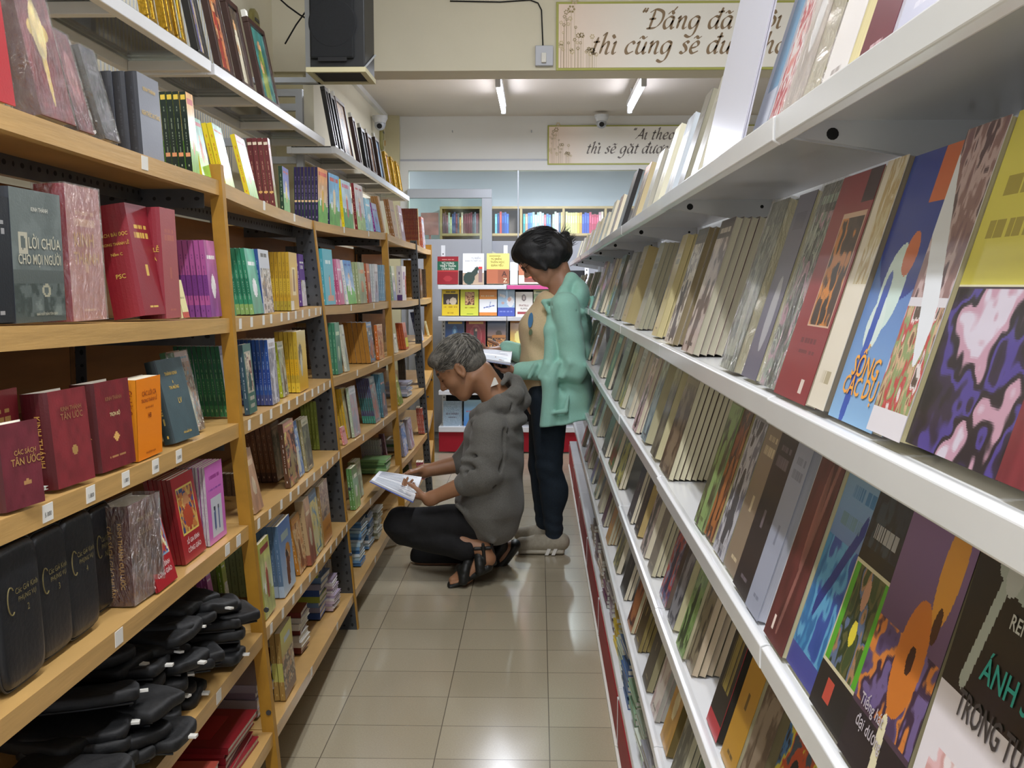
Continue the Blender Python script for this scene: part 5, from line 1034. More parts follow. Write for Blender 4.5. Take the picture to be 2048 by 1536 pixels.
# deck piles under the white rack
def deck_pile(x, n, w, d, t, cols, desc, sb=.015):
    P0 = at_px((RXF + sb, .3, RZ[6]), (RXF + sb, 8, RZ[6]), x); z = P0.z + .0008
    for i in range(n):
        c = cols[i % len(cols)]; T = t * random.uniform(.8, 1.2); mk = MB()
        mk.box((.002, .002, T * .12), (d, w - .002, T * .88), 1, 'cfcfc8'); mk.box((0, 0, 0), (d, w, T * .12), 0, c); mk.box((0, 0, T * .88), (d, w, T), 0, c)
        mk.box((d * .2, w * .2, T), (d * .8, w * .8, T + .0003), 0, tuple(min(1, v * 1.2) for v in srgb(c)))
        o = mk.build('stacked_book', [M['print'], M['pages']]); o.matrix_world = Matrix.Translation((P0.x + random.uniform(0, .008), P0.y + random.uniform(-.004, .004), z)) @ Matrix.Rotation(math.radians(random.uniform(-3, 3)), 4, 'Z'); z += T + .0003
        p = 'topmost' if i == n - 1 else ('bottom' if i == 0 else None)
        tag(o, f'{p} {desc}' if p else f'middle {desc}', 'book', desc.split(' of ')[-1])
DK = [(1318, ['4a7a48', '5a8a50'], 'green pile low on the white rack nearest the camera', 8), (1300, ['8a8a90', 'a8a8b0'], 'second nearest grey pile low on the white rack', 9), (1284, ['9aa898', 'c8d0c4'], 'pale green pile low on the white rack', 8),
      (1268, ['8aa88a', '6a8a70'], 'sage pile low on the white rack', 9), (1254, ['3a5a8a', '4a6a98'], 'navy blue pile low on the white rack', 10), (1242, ['a8b8a8', 'd8dcd0'], 'whitish pile low on the white rack', 6), (1232, ['d0b83a', 'c8a838'], 'yellow pile low on the white rack', 8),
      (1222, ['9a8a94', 'b0a8b0'], 'mauve pile low on the white rack', 8), (1212, ['8a8884', '6a3a5a'], 'brown and plum pile low on the white rack', 7), (1203, ['a89a8a', 'c8b8a8'], 'fawn pile low on the white rack', 7), (1194, ['b8a8a8', '6a5a68'], 'pinkish grey pile low on the white rack', 6), (1186, ['c8b8a8', '8a7a70'], 'farthest beige pile low on the white rack', 6)]
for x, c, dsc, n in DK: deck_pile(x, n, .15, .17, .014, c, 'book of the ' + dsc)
# ------------------------------------------------------------------ zippered bible cases and pouches
def soft_slab(w, h, t, seed, nu=14, nv=14, rc=.02, crump=.0):
    """flat cushion: y 0..w, z 0..h, thickness t about x=0"""
    vs = []; fs = []; rn = random.Random(seed); ph = [rn.uniform(0, 6) for _ in range(4)]
    n = 56; rings = [(-1, .86), (-.96, .95), (-.6, .995), (-.1, 1), (.1, 1), (.6, .995), (.96, .95), (1, .86), (1.03, .6), (1.03, .25)]
    rings = [(-1.03, .25), (-1.03, .6)] + rings
    for xx, r in rings:
        for i in range(n):
            a = 2 * math.pi * i / n; c, s = math.cos(a), math.sin(a); e = .28
            yy = w / 2 + (w / 2) * r * math.copysign(abs(c) ** e, c); zz = h / 2 + (h / 2) * r * math.copysign(abs(s) ** e, s)
            k = crump * (math.sin(yy * 55 + ph[0]) * math.sin(zz * 40 + ph[1]) + .5 * math.sin(yy * 90 + zz * 60 + ph[2]))
            vs.append((xx * t / 2 + k, yy, zz))
    m = len(rings)
    for j in range(m - 1):
        for i in range(n): fs.append((j * n + i, j * n + (i + 1) % n, (j + 1) * n + (i + 1) % n, (j + 1) * n + i))
    fs.append(tuple(range(n))[::-1]); fs.append(tuple((m - 1) * n + i for i in range(n)))
    return vs, fs, n
def case(L, x0, x1, ytop, t, desc, num, unit=0, sb=.02, lean=3, gold=None):
    e = EDGE[L]; a, b2 = e[unit].copy(), e[unit + 1].copy(); a.x -= sb; b2.x -= sb; P0 = at_px(a, b2, x0); w = min(.14, (at_px(a, b2, x1) - P0).length); h = PY(x0, ytop, P0.y).z - P0.z
    g = empty('zippered_book_case', P0 + Vector((0, 0, .002 + t * math.sin(math.radians(lean)))), (0, -math.radians(lean), 0)); tag(g, desc, 'book case', 'black zippered book cases on the fourth shelf')
    mb = MB(); vs, fs, n = soft_slab(w, h, t, len(desc), rc=.02); mb.add([(x - t / 2, y, z) for x, y, z in vs], fs); mb.build('cover', M['leather'], g, smooth=True)
    for dx in (.32, -.32):
        pts = []
        for i in range(57):
            a_ = 2 * math.pi * i / 56; c, s = math.cos(a_), math.sin(a_); ee = .28
            pts.append((-t / 2 + dx * t, w / 2 + (w / 2 + .0005) * math.copysign(abs(c) ** ee, c), h / 2 + (h / 2 + .0005) * math.copysign(abs(s) ** ee, s)))
        MB().tube(pts, .0016, 6).build('piping', M['zip'], g, smooth=True)
    mz = MB(); vs2 = []
    tm = MB(); col = 'b09a5a'
    for s_, x, z, size in (('Các Giờ Kinh', .62, .65, .011), ('PHỤNG VỤ', .62, .59, .0095), (num, .62, .5, .013)):
        put_text(tm, s_, size, Matrix(((0, 0, 1, .0022), (1, 0, 0, w * x), (0, 1, 0, h * z), (0, 0, 0, 1))), '7d7148', fit=w * .55)
    pts = [(.0024, w * .24 + .009 * math.cos(q), h * .62 + .018 * math.sin(q)) for q in [.8 + .3 * k for k in range(16)]]
    tm.tube(pts, .0009, 4, 0, '7d7148'); tm.build('gold_lettering', M['ink'], g)
    MB().box((-t / 2 - .004, -.004, h * .3), (-t / 2 + .004, .001, h * .3 + .02)).build('zip_pull', M['alu'], g)
case(4, 16, 98, 1112, .045, 'black zippered case marked with the figure two', '2')
case(4, 88, 152, 1080, .045, 'black zippered case marked with the figure three', '3', sb=.03)
case(4, 146, 205, 1048, .045, 'black zippered case marked with the figure four', '4', sb=.03)
case(4, 198, 240, 1025, .04, 'black zippered case standing against the brown volume', 'Năm', sb=.05)
bpy.context.view_layer.update()
pp = []
for v in range(3):
    mb = MB(); vs, fs, n = soft_slab(.165, .115, .02, v * 7 + 3, crump=.003); mb.add(vs, fs); pp.append(mb.mesh('pouch_body', M['nylon'], True))
def pouch(px, py, Y, rx_, ry_, rz_, v, tagged, desc, grp='black nylon pouches heaped on the fifth shelf', X=None, Z=None):
    p = PY(px, py, Y)
    if X is not None: p = Vector((X, Y, Z))
    g = bpy.data.objects.new('zip_pouch', pp[v]); COL.objects.link(g); g.location = p; g.rotation_euler = tuple(math.radians(q) for q in (rx_, ry_, rz_)); tag(g, desc, 'pouch', grp)
    z = MB().tube([(0.0105, .01, .104), (.0115, .085, .107), (.0105, .155, .104)], .0022, 5).build('zip', M['zip'], g, smooth=True)
    if tagged:
        MB().box((-.001, .16, .05), (.003, .178, .062)).build('care_tag', M['tag'], g)
zs = EDGE[5][0].z + .002
rn = random.Random(5)
heap = []
# each pile lies flat, mouths toward the aisle: rotate so that the slab is horizontal
piles = [(-.665, 1.27, 3), (-.70, 1.36, 5), (-.68, 1.48, 4), (-.70, 1.62, 6), (-.66, 1.74, 5), (-.73, 1.84, 8), (-.68, 1.95, 8), (-.72, 2.05, 8), (-.68, 2.13, 8)]
PN = ['nearest', 'second', 'third', 'fourth', 'fifth', 'sixth', 'seventh', 'eighth', 'farthest']
for pi, (X, Y, n) in enumerate(piles):
    for i in range(n):
        lab = f'black nylon pouch on top of the {PN[pi]} heap on the fifth shelf' if i == n - 1 else f'black nylon pouch lower in the {PN[pi]} heap on the fifth shelf'
        X1 = X + rn.uniform(-.02, .03); Y1 = Y + rn.uniform(-.02, .02); Z1 = zs + .012 + i * .0195
        pouch(0, 0, Y1, rn.uniform(-6, 6), 90 + rn.uniform(-14, 5), rn.uniform(-28, 28) - 90, rn.randrange(3), rn.random() < .55, lab, f'pouches in the {PN[pi]} heap', X=X1 - .115, Z=Z1)
# ------------------------------------------------------------------ white rack at the aisle's end
EY = 7.75
def ex(x, Y=EY): return (x - 1077) * Y / F
def ez(y, Y=EY): return 1.25 + (570 - y) * Y / F
for u, (xa, xb) in enumerate(((876, 1013), (1014, 1180))):
    base = Vector((ex((xa + xb) / 2), 7.9, 0)); g = empty('metal_display_rack', base); tag(g, ['left bay of the white rack closing the far end of the aisle', 'right bay of the white rack behind the standing woman'][u], 'display rack', 'bays of the end rack')
    def put(o): o.data.transform(Matrix.Translation(-base)); o.parent = g; return o
    X0, X1 = ex(xa), ex(xb)
    for x in ((X0, X1 - .03) if u == 0 else (X1 - .03,)): 
        q = MB(); q.box((x, 8.03, 0), (x + .03, 8.06, 1.55)); slots(q, (x + .015, 8.029, .1), (x + .015, 8.029, 1.5), .02, (0, -1, 0), 20); put(q.build('upright', [M['white_metal'], M['hole']]))
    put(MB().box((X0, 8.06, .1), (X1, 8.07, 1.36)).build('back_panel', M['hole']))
    for y in (570, 633, 700, 782):
        z = ez(y); put(MB().box((X0, EY + .01 * 0, z - .032), (X1, 8.05, z)).build('shelf', M['white_metal'], bevel=.003))
    put(MB().box((X0, EY - .02, .16), (X1, 8.05, .2)).build('base_deck', M['white_metal'], bevel=.003))
    put(MB().box((X0, EY - .005, .01), (X1, EY + .02, .16)).build('kick_plate', M['red_metal'], bevel=.004))
    if u == 1: put(MB().box((X0, EY - .004, ez(570) - .03), (X1, EY - .001, ez(570) - .001)).build('pink_label_strip', mat('pink_strip', 'd85a98', .5)))
def endb(xl, xr, yb, yt, art, desc, row, titles=(), t=20, hard=False, k=1, wrap=False):
    B = Vector((ex(xl), EY + .03, ez(yb) + .001)); w = ex(xr) - ex(xl) - .003; h = ez(yt) - ez(yb)
    put_stack(B, w, h, t / 1000, k, 'L', SP('a09080'), art, desc, f'{row}, end rack', lean=9, facing=-90, titles=titles, hard=hard, wrap=wrap, res=(28, 40))
endb(874, 917, 570, 514, [('b', '8e1c28'), ('r', 0, .5, 1, .82, '1f5a44'), ('r', 0, .44, 1, .5, 'b83a3a'), ('t', .2, .88, .8, .03, 'c88a80'), ('e', .5, .2, .2, .1, 'a83038')], 'red and green dictionary', 'top shelf', [('c', 'TỪ VỰNG', .5, .72, .021, 'e0e4d8', 0), ('c', 'TRIẾT THẦN', .5, .62, .021, 'e0e4d8', 0), ('c', 'CĂN BẢN', .5, .52, .021, 'e0e4d8', 0)], t=30)
endb(925, 968, 571, 508, [('b', 'e8e9ec'), ('r', 0, .0, 1, .38, 'b8a088'), ('e', .3, .2, .26, .2, '2f4640'), ('l', .3, .2, .62, .42, .1, '35443e'), ('e', .68, .5, .11, .07, '30403a'), ('r', .75, .08, .92, .5, '8a7070'), ('r', .75, .5, .92, .58, 'd03a3a')], 'white dictionary with thinking figure', 'top shelf', [('c', 'TỪ ĐIỂN', .62, .82, .017, '8a8e94', 0), ('c', 'DANH TỪ TRIẾT HỌC', .52, .74, .013, '8a8e94', 0)], t=34)
endb(973, 1019, 569, 508, [('b', 'e6d878'), ('r', 0, 0, 1, .48, 'b3694a'), ('r', .5, 0, 1, .44, '9a5a40'), ('t', .1, .9, .6, .03, '8a7a30')], 'yellow and terracotta dictionary', 'top shelf', [('c', 'TỪ ĐIỂN', .42, .78, .02, '6a5a20', 0), ('c', 'THẦN HỌC', .48, .68, .02, '6a5a20', 0), ('c', 'GIẢN YẾU', .46, .57, .02, '6a5a20', 0), ('c', 'A', .78, .24, .055, '4a2820', 0), ('c', 'Z', .82, .04, .045, 'e0d0b0', 0)], t=34)
endb(1020, 1036, 570, 525, [('b', 'dde0dc')], 'plain white volume', 'top shelf', t=20)
endb(1037, 1084, 569, 512, [('b', 'c07a5a'), ('r', 0, 0, 1, .3, 'e8dcc8'), ('r', .25, .05, 1, .42, '7a3024'), ('r', .3, .2, 1, .26, 'c85a3a')], 'terracotta and cream book behind the woman', 'top shelf', t=30)
endb(883, 918, 632, 579, [('b', 'e4c62c'), ('r', .06, .42, .94, .82, '3a3430'), ('e', .65, .55, .2, .14, 'd8c8b0'), ('e', .35, .52, .1, .1, 'b8a8a0'), ('t', .2, .87, .8, .05, '6a5a20'), ('t', .1, .3, .9, .04, 'b8901a'), ('t', .3, .08, .7, .04, 'b8901a')], 'yellow book with sepia photo', 'second shelf', t=12)
endb(920, 957, 632, 579, [('b', 'd4d84a'), ('r', .25, .4, .78, .9, 'a88a58'), ('p', .27, .41, .76, .89, ('5a3020', 'd8b080', '8a4a3a', 'c8a070'), 6, 5), ('e', .5, .78, .1, .07, 'd8a880'), ('t', .25, .28, .85, .04, 'a89a20'), ('t', .3, .05, .8, .03, '6a8a20')], 'lime book with figure panel', 'second shelf', t=12)
endb(958, 994, 632, 579, [('b', 'eef0f2'), ('r', 0, .62, 1, 1, 'e2923a'), ('r', 0, 0, 1, .12, 'e08a3a'), ('l', .25, .3, .85, .38, .02, '6a7ab8'), ('l', .55, .3, .65, .52, .02, '8a9ac8'), ('t', .1, .72, .9, .05, 'f0d0a0')], 'orange and white book with boat drawing', 'second shelf', t=12)
endb(995, 1030, 633, 580, [('b', 'a8c4dc'), ('r', 0, 0, 1, .32, '3a50b0'), ('e', .75, .55, .2, .2, 'e8e8ea'), ('e', .68, .64, .1, .08, 'd8b0a0'), ('e', .3, .5, .08, .06, 'c8a8a0'), ('l', .15, .8, .4, .75, .05, 'e8e8ea'), ('t', .1, .15, .9, .05, '7a8ad0')], 'sky blue book with white capped figure', 'second shelf', t=12)
endb(1031, 1066, 634, 584, [('b', 'e9e4dc'), ('e', .48, .76, .13, .14, '6a5a58'), ('e', .48, .76, .06, .08, 'c8b8b0'), ('r', .12, .1, .85, .2, '9a2a34')], 'ivory booklet with crest', 'second shelf', [('c', 'FRATELLI', .48, .42, .018, '8a5a58', 0), ('c', 'TUTTI', .48, .28, .019, '5a4a48', 0)], t=10)
endb(1067, 1100, 633, 580, A('photo', 'c8c890', '5a7a4a', '8aa868', 'b8c8a0', seed=7), 'green photo book half behind the woman', 'second shelf', t=12)
endb(889, 928, 699, 640, [('g', '2a4a78', '24406a'), ('e', .5, .5, .16, .3, '3a6a98'), ('e', .5, .6, .07, .08, '8ab0c8'), ('t', .15, .86, .9, .07, 'c8a850')], 'blue icon fronted book', 'third shelf', t=22)
endb(931, 971, 699, 640, [('b', '8c1a28'), ('e', .5, .42, .32, .4, 'a04a4a'), ('e', .5, .42, .26, .34, '8a3038'), ('l', .48, .2, .48, .6, .1, '3a3a3a'), ('e', .52, .64, .06, .05, 'c8a890'), ('t', .15, .86, .9, .07, 'd8b060')], 'crimson icon fronted book', 'third shelf', t=22)
endb(974, 1012, 699, 640, [('g', '3a5a88', 'e08a4a'), ('r', 0, 0, 1, .42, '4a2c1c'), ('e', .62, .5, .16, .13, '4a3a28'), ('l', .3, .42, .95, .42, .05, 'b8742a'), ('p', 0, 0, 1, .36, ('3a2418', 'c87a2a', '4a2c1c', 'e0a860', '2a2018'), 8, 4)], 'sunset book with lit dome', 'third shelf', t=22)
endb(1020, 1064, 699, 640, [('g', 'a86a1c', 'e8c83a'), ('e', .5, .4, .3, .25, 'f0e070'), ('t', .2, .85, .8, .06, '7a4a10')], 'golden yellow book', 'third shelf', t=22)
endb(884, 922, 858, 806, [('g', '7aa0b8', 'a0bcd0'), ('t', .15, .48, .85, .06, '5a6a80'), ('t', .25, .36, .75, .05, '6a7a90')], 'pale blue wrapped book', 'bottom deck', t=25, wrap=True, k=2)
endb(926, 962, 858, 803, [('g', '9ac0d0', '3a78c0'), ('t', .15, .55, .85, .06, 'b85a6a')], 'blue book beside the crouching man', 'bottom deck', t=25)
# books lying and glossy packets in the shade of the fourth shelf
# ------------------------------------------------------------------ bookcase in the room behind the glass
BYY = 11.0
def bx(x): return (x - 1077) * BYY / F
def bzz(y): return 1.25 + (570 - y) * BYY / F
bc = empty('wooden_bookcase', (bx(1080), BYY + .15, 0)); tag(bc, 'light wooden bookcase seen through the rear glazing', 'bookcase')
lw = mat('light_bookcase_wood', 'b79a6c', .5, noise=(8, .1))
def putb(o): o.data.transform(Matrix.Translation(-bc.location)); o.parent = bc
for x in (883, 962, 1042, 1126, 1209, 1290, 1370): putb(MB().box((bx(x) - .012, BYY, 0), (bx(x) + .012, BYY + .3, bzz(415))).build('divider', lw))
for y in (415, 468, 520): putb(MB().box((bx(883), BYY - .004, bzz(y) - .024), (bx(1370), BYY + .3, bzz(y))).build('shelf', lw))
putb(MB().box((bx(883), BYY + .3, 0), (bx(1370), BYY + .31, bzz(415))).build('back', mat('bookcase_back', '8a7a74', .7)))
putb(MB().box((bx(883), BYY, 0), (bx(1370), BYY + .3, bzz(521))).build('lower_body', lw))
CELL = [('left', 886, ['7a5a6a', '6a4a5a', '8a5a68', 'a8b8b0', 'c8c89a', '4a5a88', '5a5a88', '8a4a58', '6a6a78', 'd89a50', 'd8c0b0', '7a3a4a', '804050', '7a3848', '84404e', '7a3a4a', '5a5868', '7a7a8a', '8a4858', '7a3a48'], 3.7),
        ('second', 990, ['70b8c8', '2a3a78', 'c84a4a', '2a4a98', '3258b0', '3a68c8'], 4.6), ('third', 1046, ['38a0a8', 'd8a088', '4a78c8', '5a90d8', 'a8d8e0', 'c8e8e8', 'a8e0d0', 'd0e4e8', 'a8b8e0', 'd86a7a', '4a80d0', '5a88d0'], 4.6),
        ('third', 1104, ['b8e0c8', 'd0e8d0', 'd8b8c8', '4a6080', 'd8b878'], 4.2), ('fourth', 1130, ['e0d890', 'd8d090', 'e4dc98', 'd8d08a', 'e0d890', 'e0c060', 'd0a050', '4a60c0', '4458b8', '4a60c0', 'c04a6a', 'c8506e', 'c04866', 'c85070', 'd0a0b0', 'e0d0c0'], 4.7)]
BCN = {'7': 'muted red', '8': 'rose brown', '6': 'grey mauve', 'a': 'pale green', 'c': 'light', '4': 'blue', '5': 'slate blue', 'd': 'tan', '2': 'navy', '3': 'teal blue', 'e': 'pale yellow', 'b': 'mint'}
ordn = ['first', 'second', 'third', 'fourth', 'fifth', 'sixth', 'seventh', 'eighth', 'ninth', 'tenth', 'eleventh', 'twelfth', 'thirteenth', 'fourteenth', 'fifteenth', 'sixteenth', 'seventeenth', 'eighteenth', 'nineteenth', 'twentieth']
cnt = {}
for cell, x, cols, wpx in CELL:
    for c in cols:
        n = cnt.get(cell, 0); cnt[cell] = n + 1
        wd = wpx * BYY / F * .94; h = random.uniform(.19, .225) * (.8 if c in ('d89a50', 'c8c89a') else 1)
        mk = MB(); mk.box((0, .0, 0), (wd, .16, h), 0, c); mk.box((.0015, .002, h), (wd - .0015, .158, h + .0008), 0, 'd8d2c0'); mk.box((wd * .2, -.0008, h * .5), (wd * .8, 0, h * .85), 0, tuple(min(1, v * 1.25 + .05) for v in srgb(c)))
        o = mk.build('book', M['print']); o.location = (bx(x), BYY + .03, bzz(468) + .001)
        tag(o, f'{BCN[c[0]]} book, {ordn[n]} from left in the {cell} bookcase compartment behind the glass', 'book', 'books of the bookcase behind the glass')
        x += wpx
# poster hanging beyond the glass
a = PY(842, 470, 9.6); o = MB().box((a.x, 9.6, a.z), (a.x + .16, 9.604, a.z + .2)).box((a.x + .07, 9.604, 0), (a.x + .09, 9.62, a.z + .19)).box((a.x - .02, 9.55, 0), (a.x + .18, 9.7, .02)).build('poster', mat('blue_red_poster', 'b87a78', .6, noise=(9, .4)))
rebase(o, a); tag(o, 'red and blue poster stand seen through the left glazing', 'poster')
a = PY(905, 511, 8.46); mk = MB(); W2 = .19; mk.add([(0, 0, 0), (W2 * 2, 0, 0), (W2, 0, .11), (0, .003, 0), (W2 * 2, .003, 0), (W2, .003, .11)], [(0, 1, 2), (3, 5, 4), (0, 3, 4, 1), (1, 4, 5, 2), (2, 5, 3, 0)])
o = mk.build('paper_sheet', mat('cream_paper', 'd8d8c4', .8)); o.location = a; tag(o, 'cream paper gable stuck on the grey panel above the end rack', 'paper')
for i, (x, y) in enumerate(((905, 264), (1063, 264))):
    p = PY(x, y, 8.49); o = MB().tube([(0, .01, 0), (0, -.012, 0), (0, -.012, .012)], .004, 8).build('wall_hook', M['alu'], smooth=True); o.location = p; tag(o, ['left small hook on the white rear wall panel', 'small hook nearer the far sign on the rear wall'][i], 'hook')
FIXED_BOOKS = 0
# ------------------------------------------------------------------ people: blended solids polygonised to one skin
class Field:
    def __init__(s, lo, hi, r):
        s.lo = np.array(lo, float); s.r = r; s.n = np.ceil((np.array(hi) - s.lo) / r).astype(int) + 1
        s.v = np.full(s.n, .2, np.float32)
    def sub(s, lo, hi):
        a = np.clip(np.floor((np.array(lo) - s.lo) / s.r).astype(int), 0, s.n - 1); b = np.clip(np.ceil((np.array(hi) - s.lo) / s.r).astype(int) + 1, 1, s.n)
        ax = [s.lo[i] + s.r * np.arange(a[i], b[i]) for i in range(3)]
        return (slice(a[0], b[0]), slice(a[1], b[1]), slice(a[2], b[2])), ax[0][:, None, None], ax[1][None, :, None], ax[2][None, None, :]
    def mix(s, sl, d, k, op):
        cur = s.v[sl]
        if op == 'u':
            if k > 0: h = np.maximum(k - np.abs(cur - d), 0) / k; s.v[sl] = np.minimum(cur, d) - h * h * k * .25
            else: s.v[sl] = np.minimum(cur, d)
        else:
            d = -d; h = np.maximum(k - np.abs(cur - d), 0) / k; s.v[sl] = np.maximum(cur, d) + h * h * k * .25
    def cap(s, a, b, ra, rb=None, k=.02, op='u', fl=None):
        """tapered capsule; fl=(axis, factor) flattens it along a direction"""
        rb = ra if rb is None else rb; a = np.array(a, float); b = np.array(b, float); m = max(ra, rb) * (1.0 if fl is None else max(1, fl[1])) + k + .012
        sl, x, y, z = s.sub(np.minimum(a, b) - m, np.maximum(a, b) + m)
        d = b - a; L = d @ d + 1e-12
        t = np.clip(((x - a[0]) * d[0] + (y - a[1]) * d[1] + (z - a[2]) * d[2]) / L, 0, 1)
        qx = x - a[0] - t * d[0]; qy = y - a[1] - t * d[1]; qz = z - a[2] - t * d[2]
        r = ra + (rb - ra) * t
        if fl is not None:
            ax = np.array(fl[0], float); ax /= np.linalg.norm(ax); p = qx * ax[0] + qy * ax[1] + qz * ax[2]; f = 1 / fl[1] - 1
            qx = qx + ax[0] * p * f; qy = qy + ax[1] * p * f; qz = qz + ax[2] * p * f
        s.mix(sl, (np.sqrt(qx * qx + qy * qy + qz * qz) - r).astype(np.float32), k, op)
    def ell(s, c, r, M3=None, k=.02, op='u'):
        c = np.array(c, float); r = np.array(r, float); m = r.max() + k + .012
        sl, x, y, z = s.sub(c - m, c + m); R = np.eye(3) if M3 is None else np.array(M3)
        X = x - c[0]; Y = y - c[1]; Z = z - c[2]
        q = [X * R[0, i] + Y * R[1, i] + Z * R[2, i] for i in range(3)]
        k0 = np.sqrt(sum((q[i] / r[i]) ** 2 for i in range(3))); k1 = np.sqrt(sum((q[i] / r[i] ** 2) ** 2 for i in range(3))) + 1e-9
        s.mix(sl, (k0 * (k0 - 1) / k1).astype(np.float32), k, op)
    def plane_cut(s, lo, hi, p, n, k=.01):
        sl, x, y, z = s.sub(lo, hi); n = np.array(n, float); n /= np.linalg.norm(n)
        d = (x - p[0]) * n[0] + (y - p[1]) * n[1] + (z - p[2]) * n[2]
        s.mix(sl, (-d).astype(np.float32) + 0 * s.v[sl], k, 's')
    def folds(s, fn, lo, hi):
        sl, x, y, z = s.sub(lo, hi); s.v[sl] += fn(x, y, z).astype(np.float32)
    def polys(s):
        v = s.v; neg = v < 0; n = v.shape
        c = neg[:-1, :-1, :-1].astype(np.int8)
        tot = sum(neg[i:n[0] - 1 + i, j:n[1] - 1 + j, k:n[2] - 1 + k].astype(np.int8) for i in (0, 1) for j in (0, 1) for k in (0, 1))
        act = (tot > 0) & (tot < 8); idx = np.full(act.shape, -1, np.int64); ii = np.argwhere(act); idx[act] = np.arange(len(ii))
        acc = np.zeros((len(ii), 3)); cn = np.zeros(len(ii))
        cor = [(i, j, k) for i in (0, 1) for j in (0, 1) for k in (0, 1)]
        for a in range(8):
            for b in range(a + 1, 8):
                A_, B_ = cor[a], cor[b]
                if sum(abs(A_[q] - B_[q]) for q in range(3)) != 1: continue
                va = v[ii[:, 0] + A_[0], ii[:, 1] + A_[1], ii[:, 2] + A_[2]]; vb = v[ii[:, 0] + B_[0], ii[:, 1] + B_[1], ii[:, 2] + B_[2]]
                m = (va < 0) != (vb < 0); t = va[m] / (va[m] - vb[m])
                acc[m] += np.array(A_) + t[:, None] * (np.array(B_) - np.array(A_)); cn[m] += 1
        P = s.lo + (ii + acc / cn[:, None]) * s.r
        faces = []
        for ax in range(3):
            o1, o2 = [(1, 2), (2, 0), (0, 1)][ax]
            sa = [slice(None)] * 3; sb = [slice(None)] * 3; sa[ax] = slice(0, -1); sb[ax] = slice(1, None)
            for q in (o1, o2): sa[q] = slice(1, -1); sb[q] = slice(1, -1)
            ca = neg[tuple(sa)]; cb = neg[tuple(sb)]; e = np.argwhere(ca != cb)
            if not len(e): continue
            fl = ca[ca != cb]; e = e.copy(); e[:, o1] += 1; e[:, o2] += 1
            def g(d1, d2):
                w_ = e.copy(); w_[:, o1] += d1; w_[:, o2] += d2; return idx[w_[:, 0], w_[:, 1], w_[:, 2]]
            q = np.stack([g(-1, -1), g(0, -1), g(0, 0), g(-1, 0)], 1); q[~fl] = q[~fl][:, ::-1]; faces.append(q)
        Fa = np.concatenate(faces); Fa = Fa[(Fa >= 0).all(1)]
        return P, Fa
    def build(s, name, m, parent, smooth=2, color=None, base=(0, 0, 0)):
        P, Fa = s.polys()
        e = np.concatenate([Fa[:, [i, (i + 1) % 4]] for i in range(4)])
        for _ in range(smooth):
            acc = np.zeros_like(P); cn = np.zeros(len(P)); np.add.at(acc, e[:, 0], P[e[:, 1]]); np.add.at(cn, e[:, 0], 1); np.add.at(acc, e[:, 1], P[e[:, 0]]); np.add.at(cn, e[:, 1], 1)
            P = P * .45 + .55 * acc / np.maximum(cn, 1)[:, None]
        me = bpy.data.meshes.new(name); b = np.array(base)
        me.vertices.add(len(P)); me.vertices.foreach_set('co', (P - b).astype(np.float32).ravel())
        me.loops.add(len(Fa) * 4); me.loops.foreach_set('vertex_index', Fa.astype(np.int32).ravel())
        me.polygons.add(len(Fa)); me.polygons.foreach_set('loop_start', np.arange(len(Fa), dtype=np.int32) * 4)
        me.update(calc_edges=True)
        me.polygons.foreach_set('use_smooth', [True] * len(Fa)); me.materials.append(m)
        if color is not None:
            a = me.color_attributes.new('Col', 'FLOAT_COLOR', 'POINT'); a.data.foreach_set('color', np.concatenate([color(P), np.ones((len(P), 1))], 1).astype(np.float32).ravel())
        me.validate(); o = bpy.data.objects.new(name, me); COL.objects.link(o); o.parent = parent
        return o
M['skin'] = mat('skin', rough=.48, attr=True, bump=(300, .08, .001)); M['skin'].node_tree.nodes['Principled BSDF'].inputs['Subsurface Weight'].default_value = .06
M['skin'].node_tree.nodes['Principled BSDF'].inputs['Subsurface Scale'].default_value = .01
M['hair_grey'] = mat('grey_hair', '75726b', .6, noise=(16, .5), stretch=(3, 9, 3), bump=(60, .6, .006))
M['hair_black'] = mat('black_hair', '101013', .55, noise=(30, .3), stretch=(4, 6, 1.2), bump=(60, .3, .004))
M['hoodie'] = mat('grey_marl_sweatshirt', '6e6d68', .9, noise=(380, .28), bump=(420, .25, .002), sheen=.15)
M['trousers'] = mat('black_trousers', '141416', .85, noise=(60, .2), bump=(300, .2, .002))
M['jeans'] = mat('dark_denim', '14222e', .85, noise=(160, .25), bump=(300, .25, .002))
M['mint'] = mat('mint_jacket_fleece', 'a2d9c8', .8, noise=(300, .06), bump=(400, .18, .002), sheen=.2)
M['tee'] = mat('tan_t_shirt', 'dcc49c', .85, noise=(200, .06), bump=(300, .12, .002))
M['tee_print'] = mat('shirt_print', '4f86b8', .7); M['tee_print2'] = mat('shirt_print_dark', '6a7a5a', .7)
M['rubber'] = mat('sandal_leather', '1d1e1c', .5, bump=(90, .3, .002))
M['shoe'] = mat('grey_trainer_fabric', 'a49c8a', .8, noise=(60, .12), bump=(300, .2, .002)); M['sole'] = mat('trainer_sole', 'b3ac9a', .6)
M['eye'] = mat('eye_dark', '1a1412', .2)
def basis(fwd, up):
    f = Vector(fwd).normalized(); l = Vector(up).cross(f).normalized(); u = f.cross(l); return np.array([[f.x, l.x, u.x], [f.y, l.y, u.y], [f.z, l.z, u.z]])
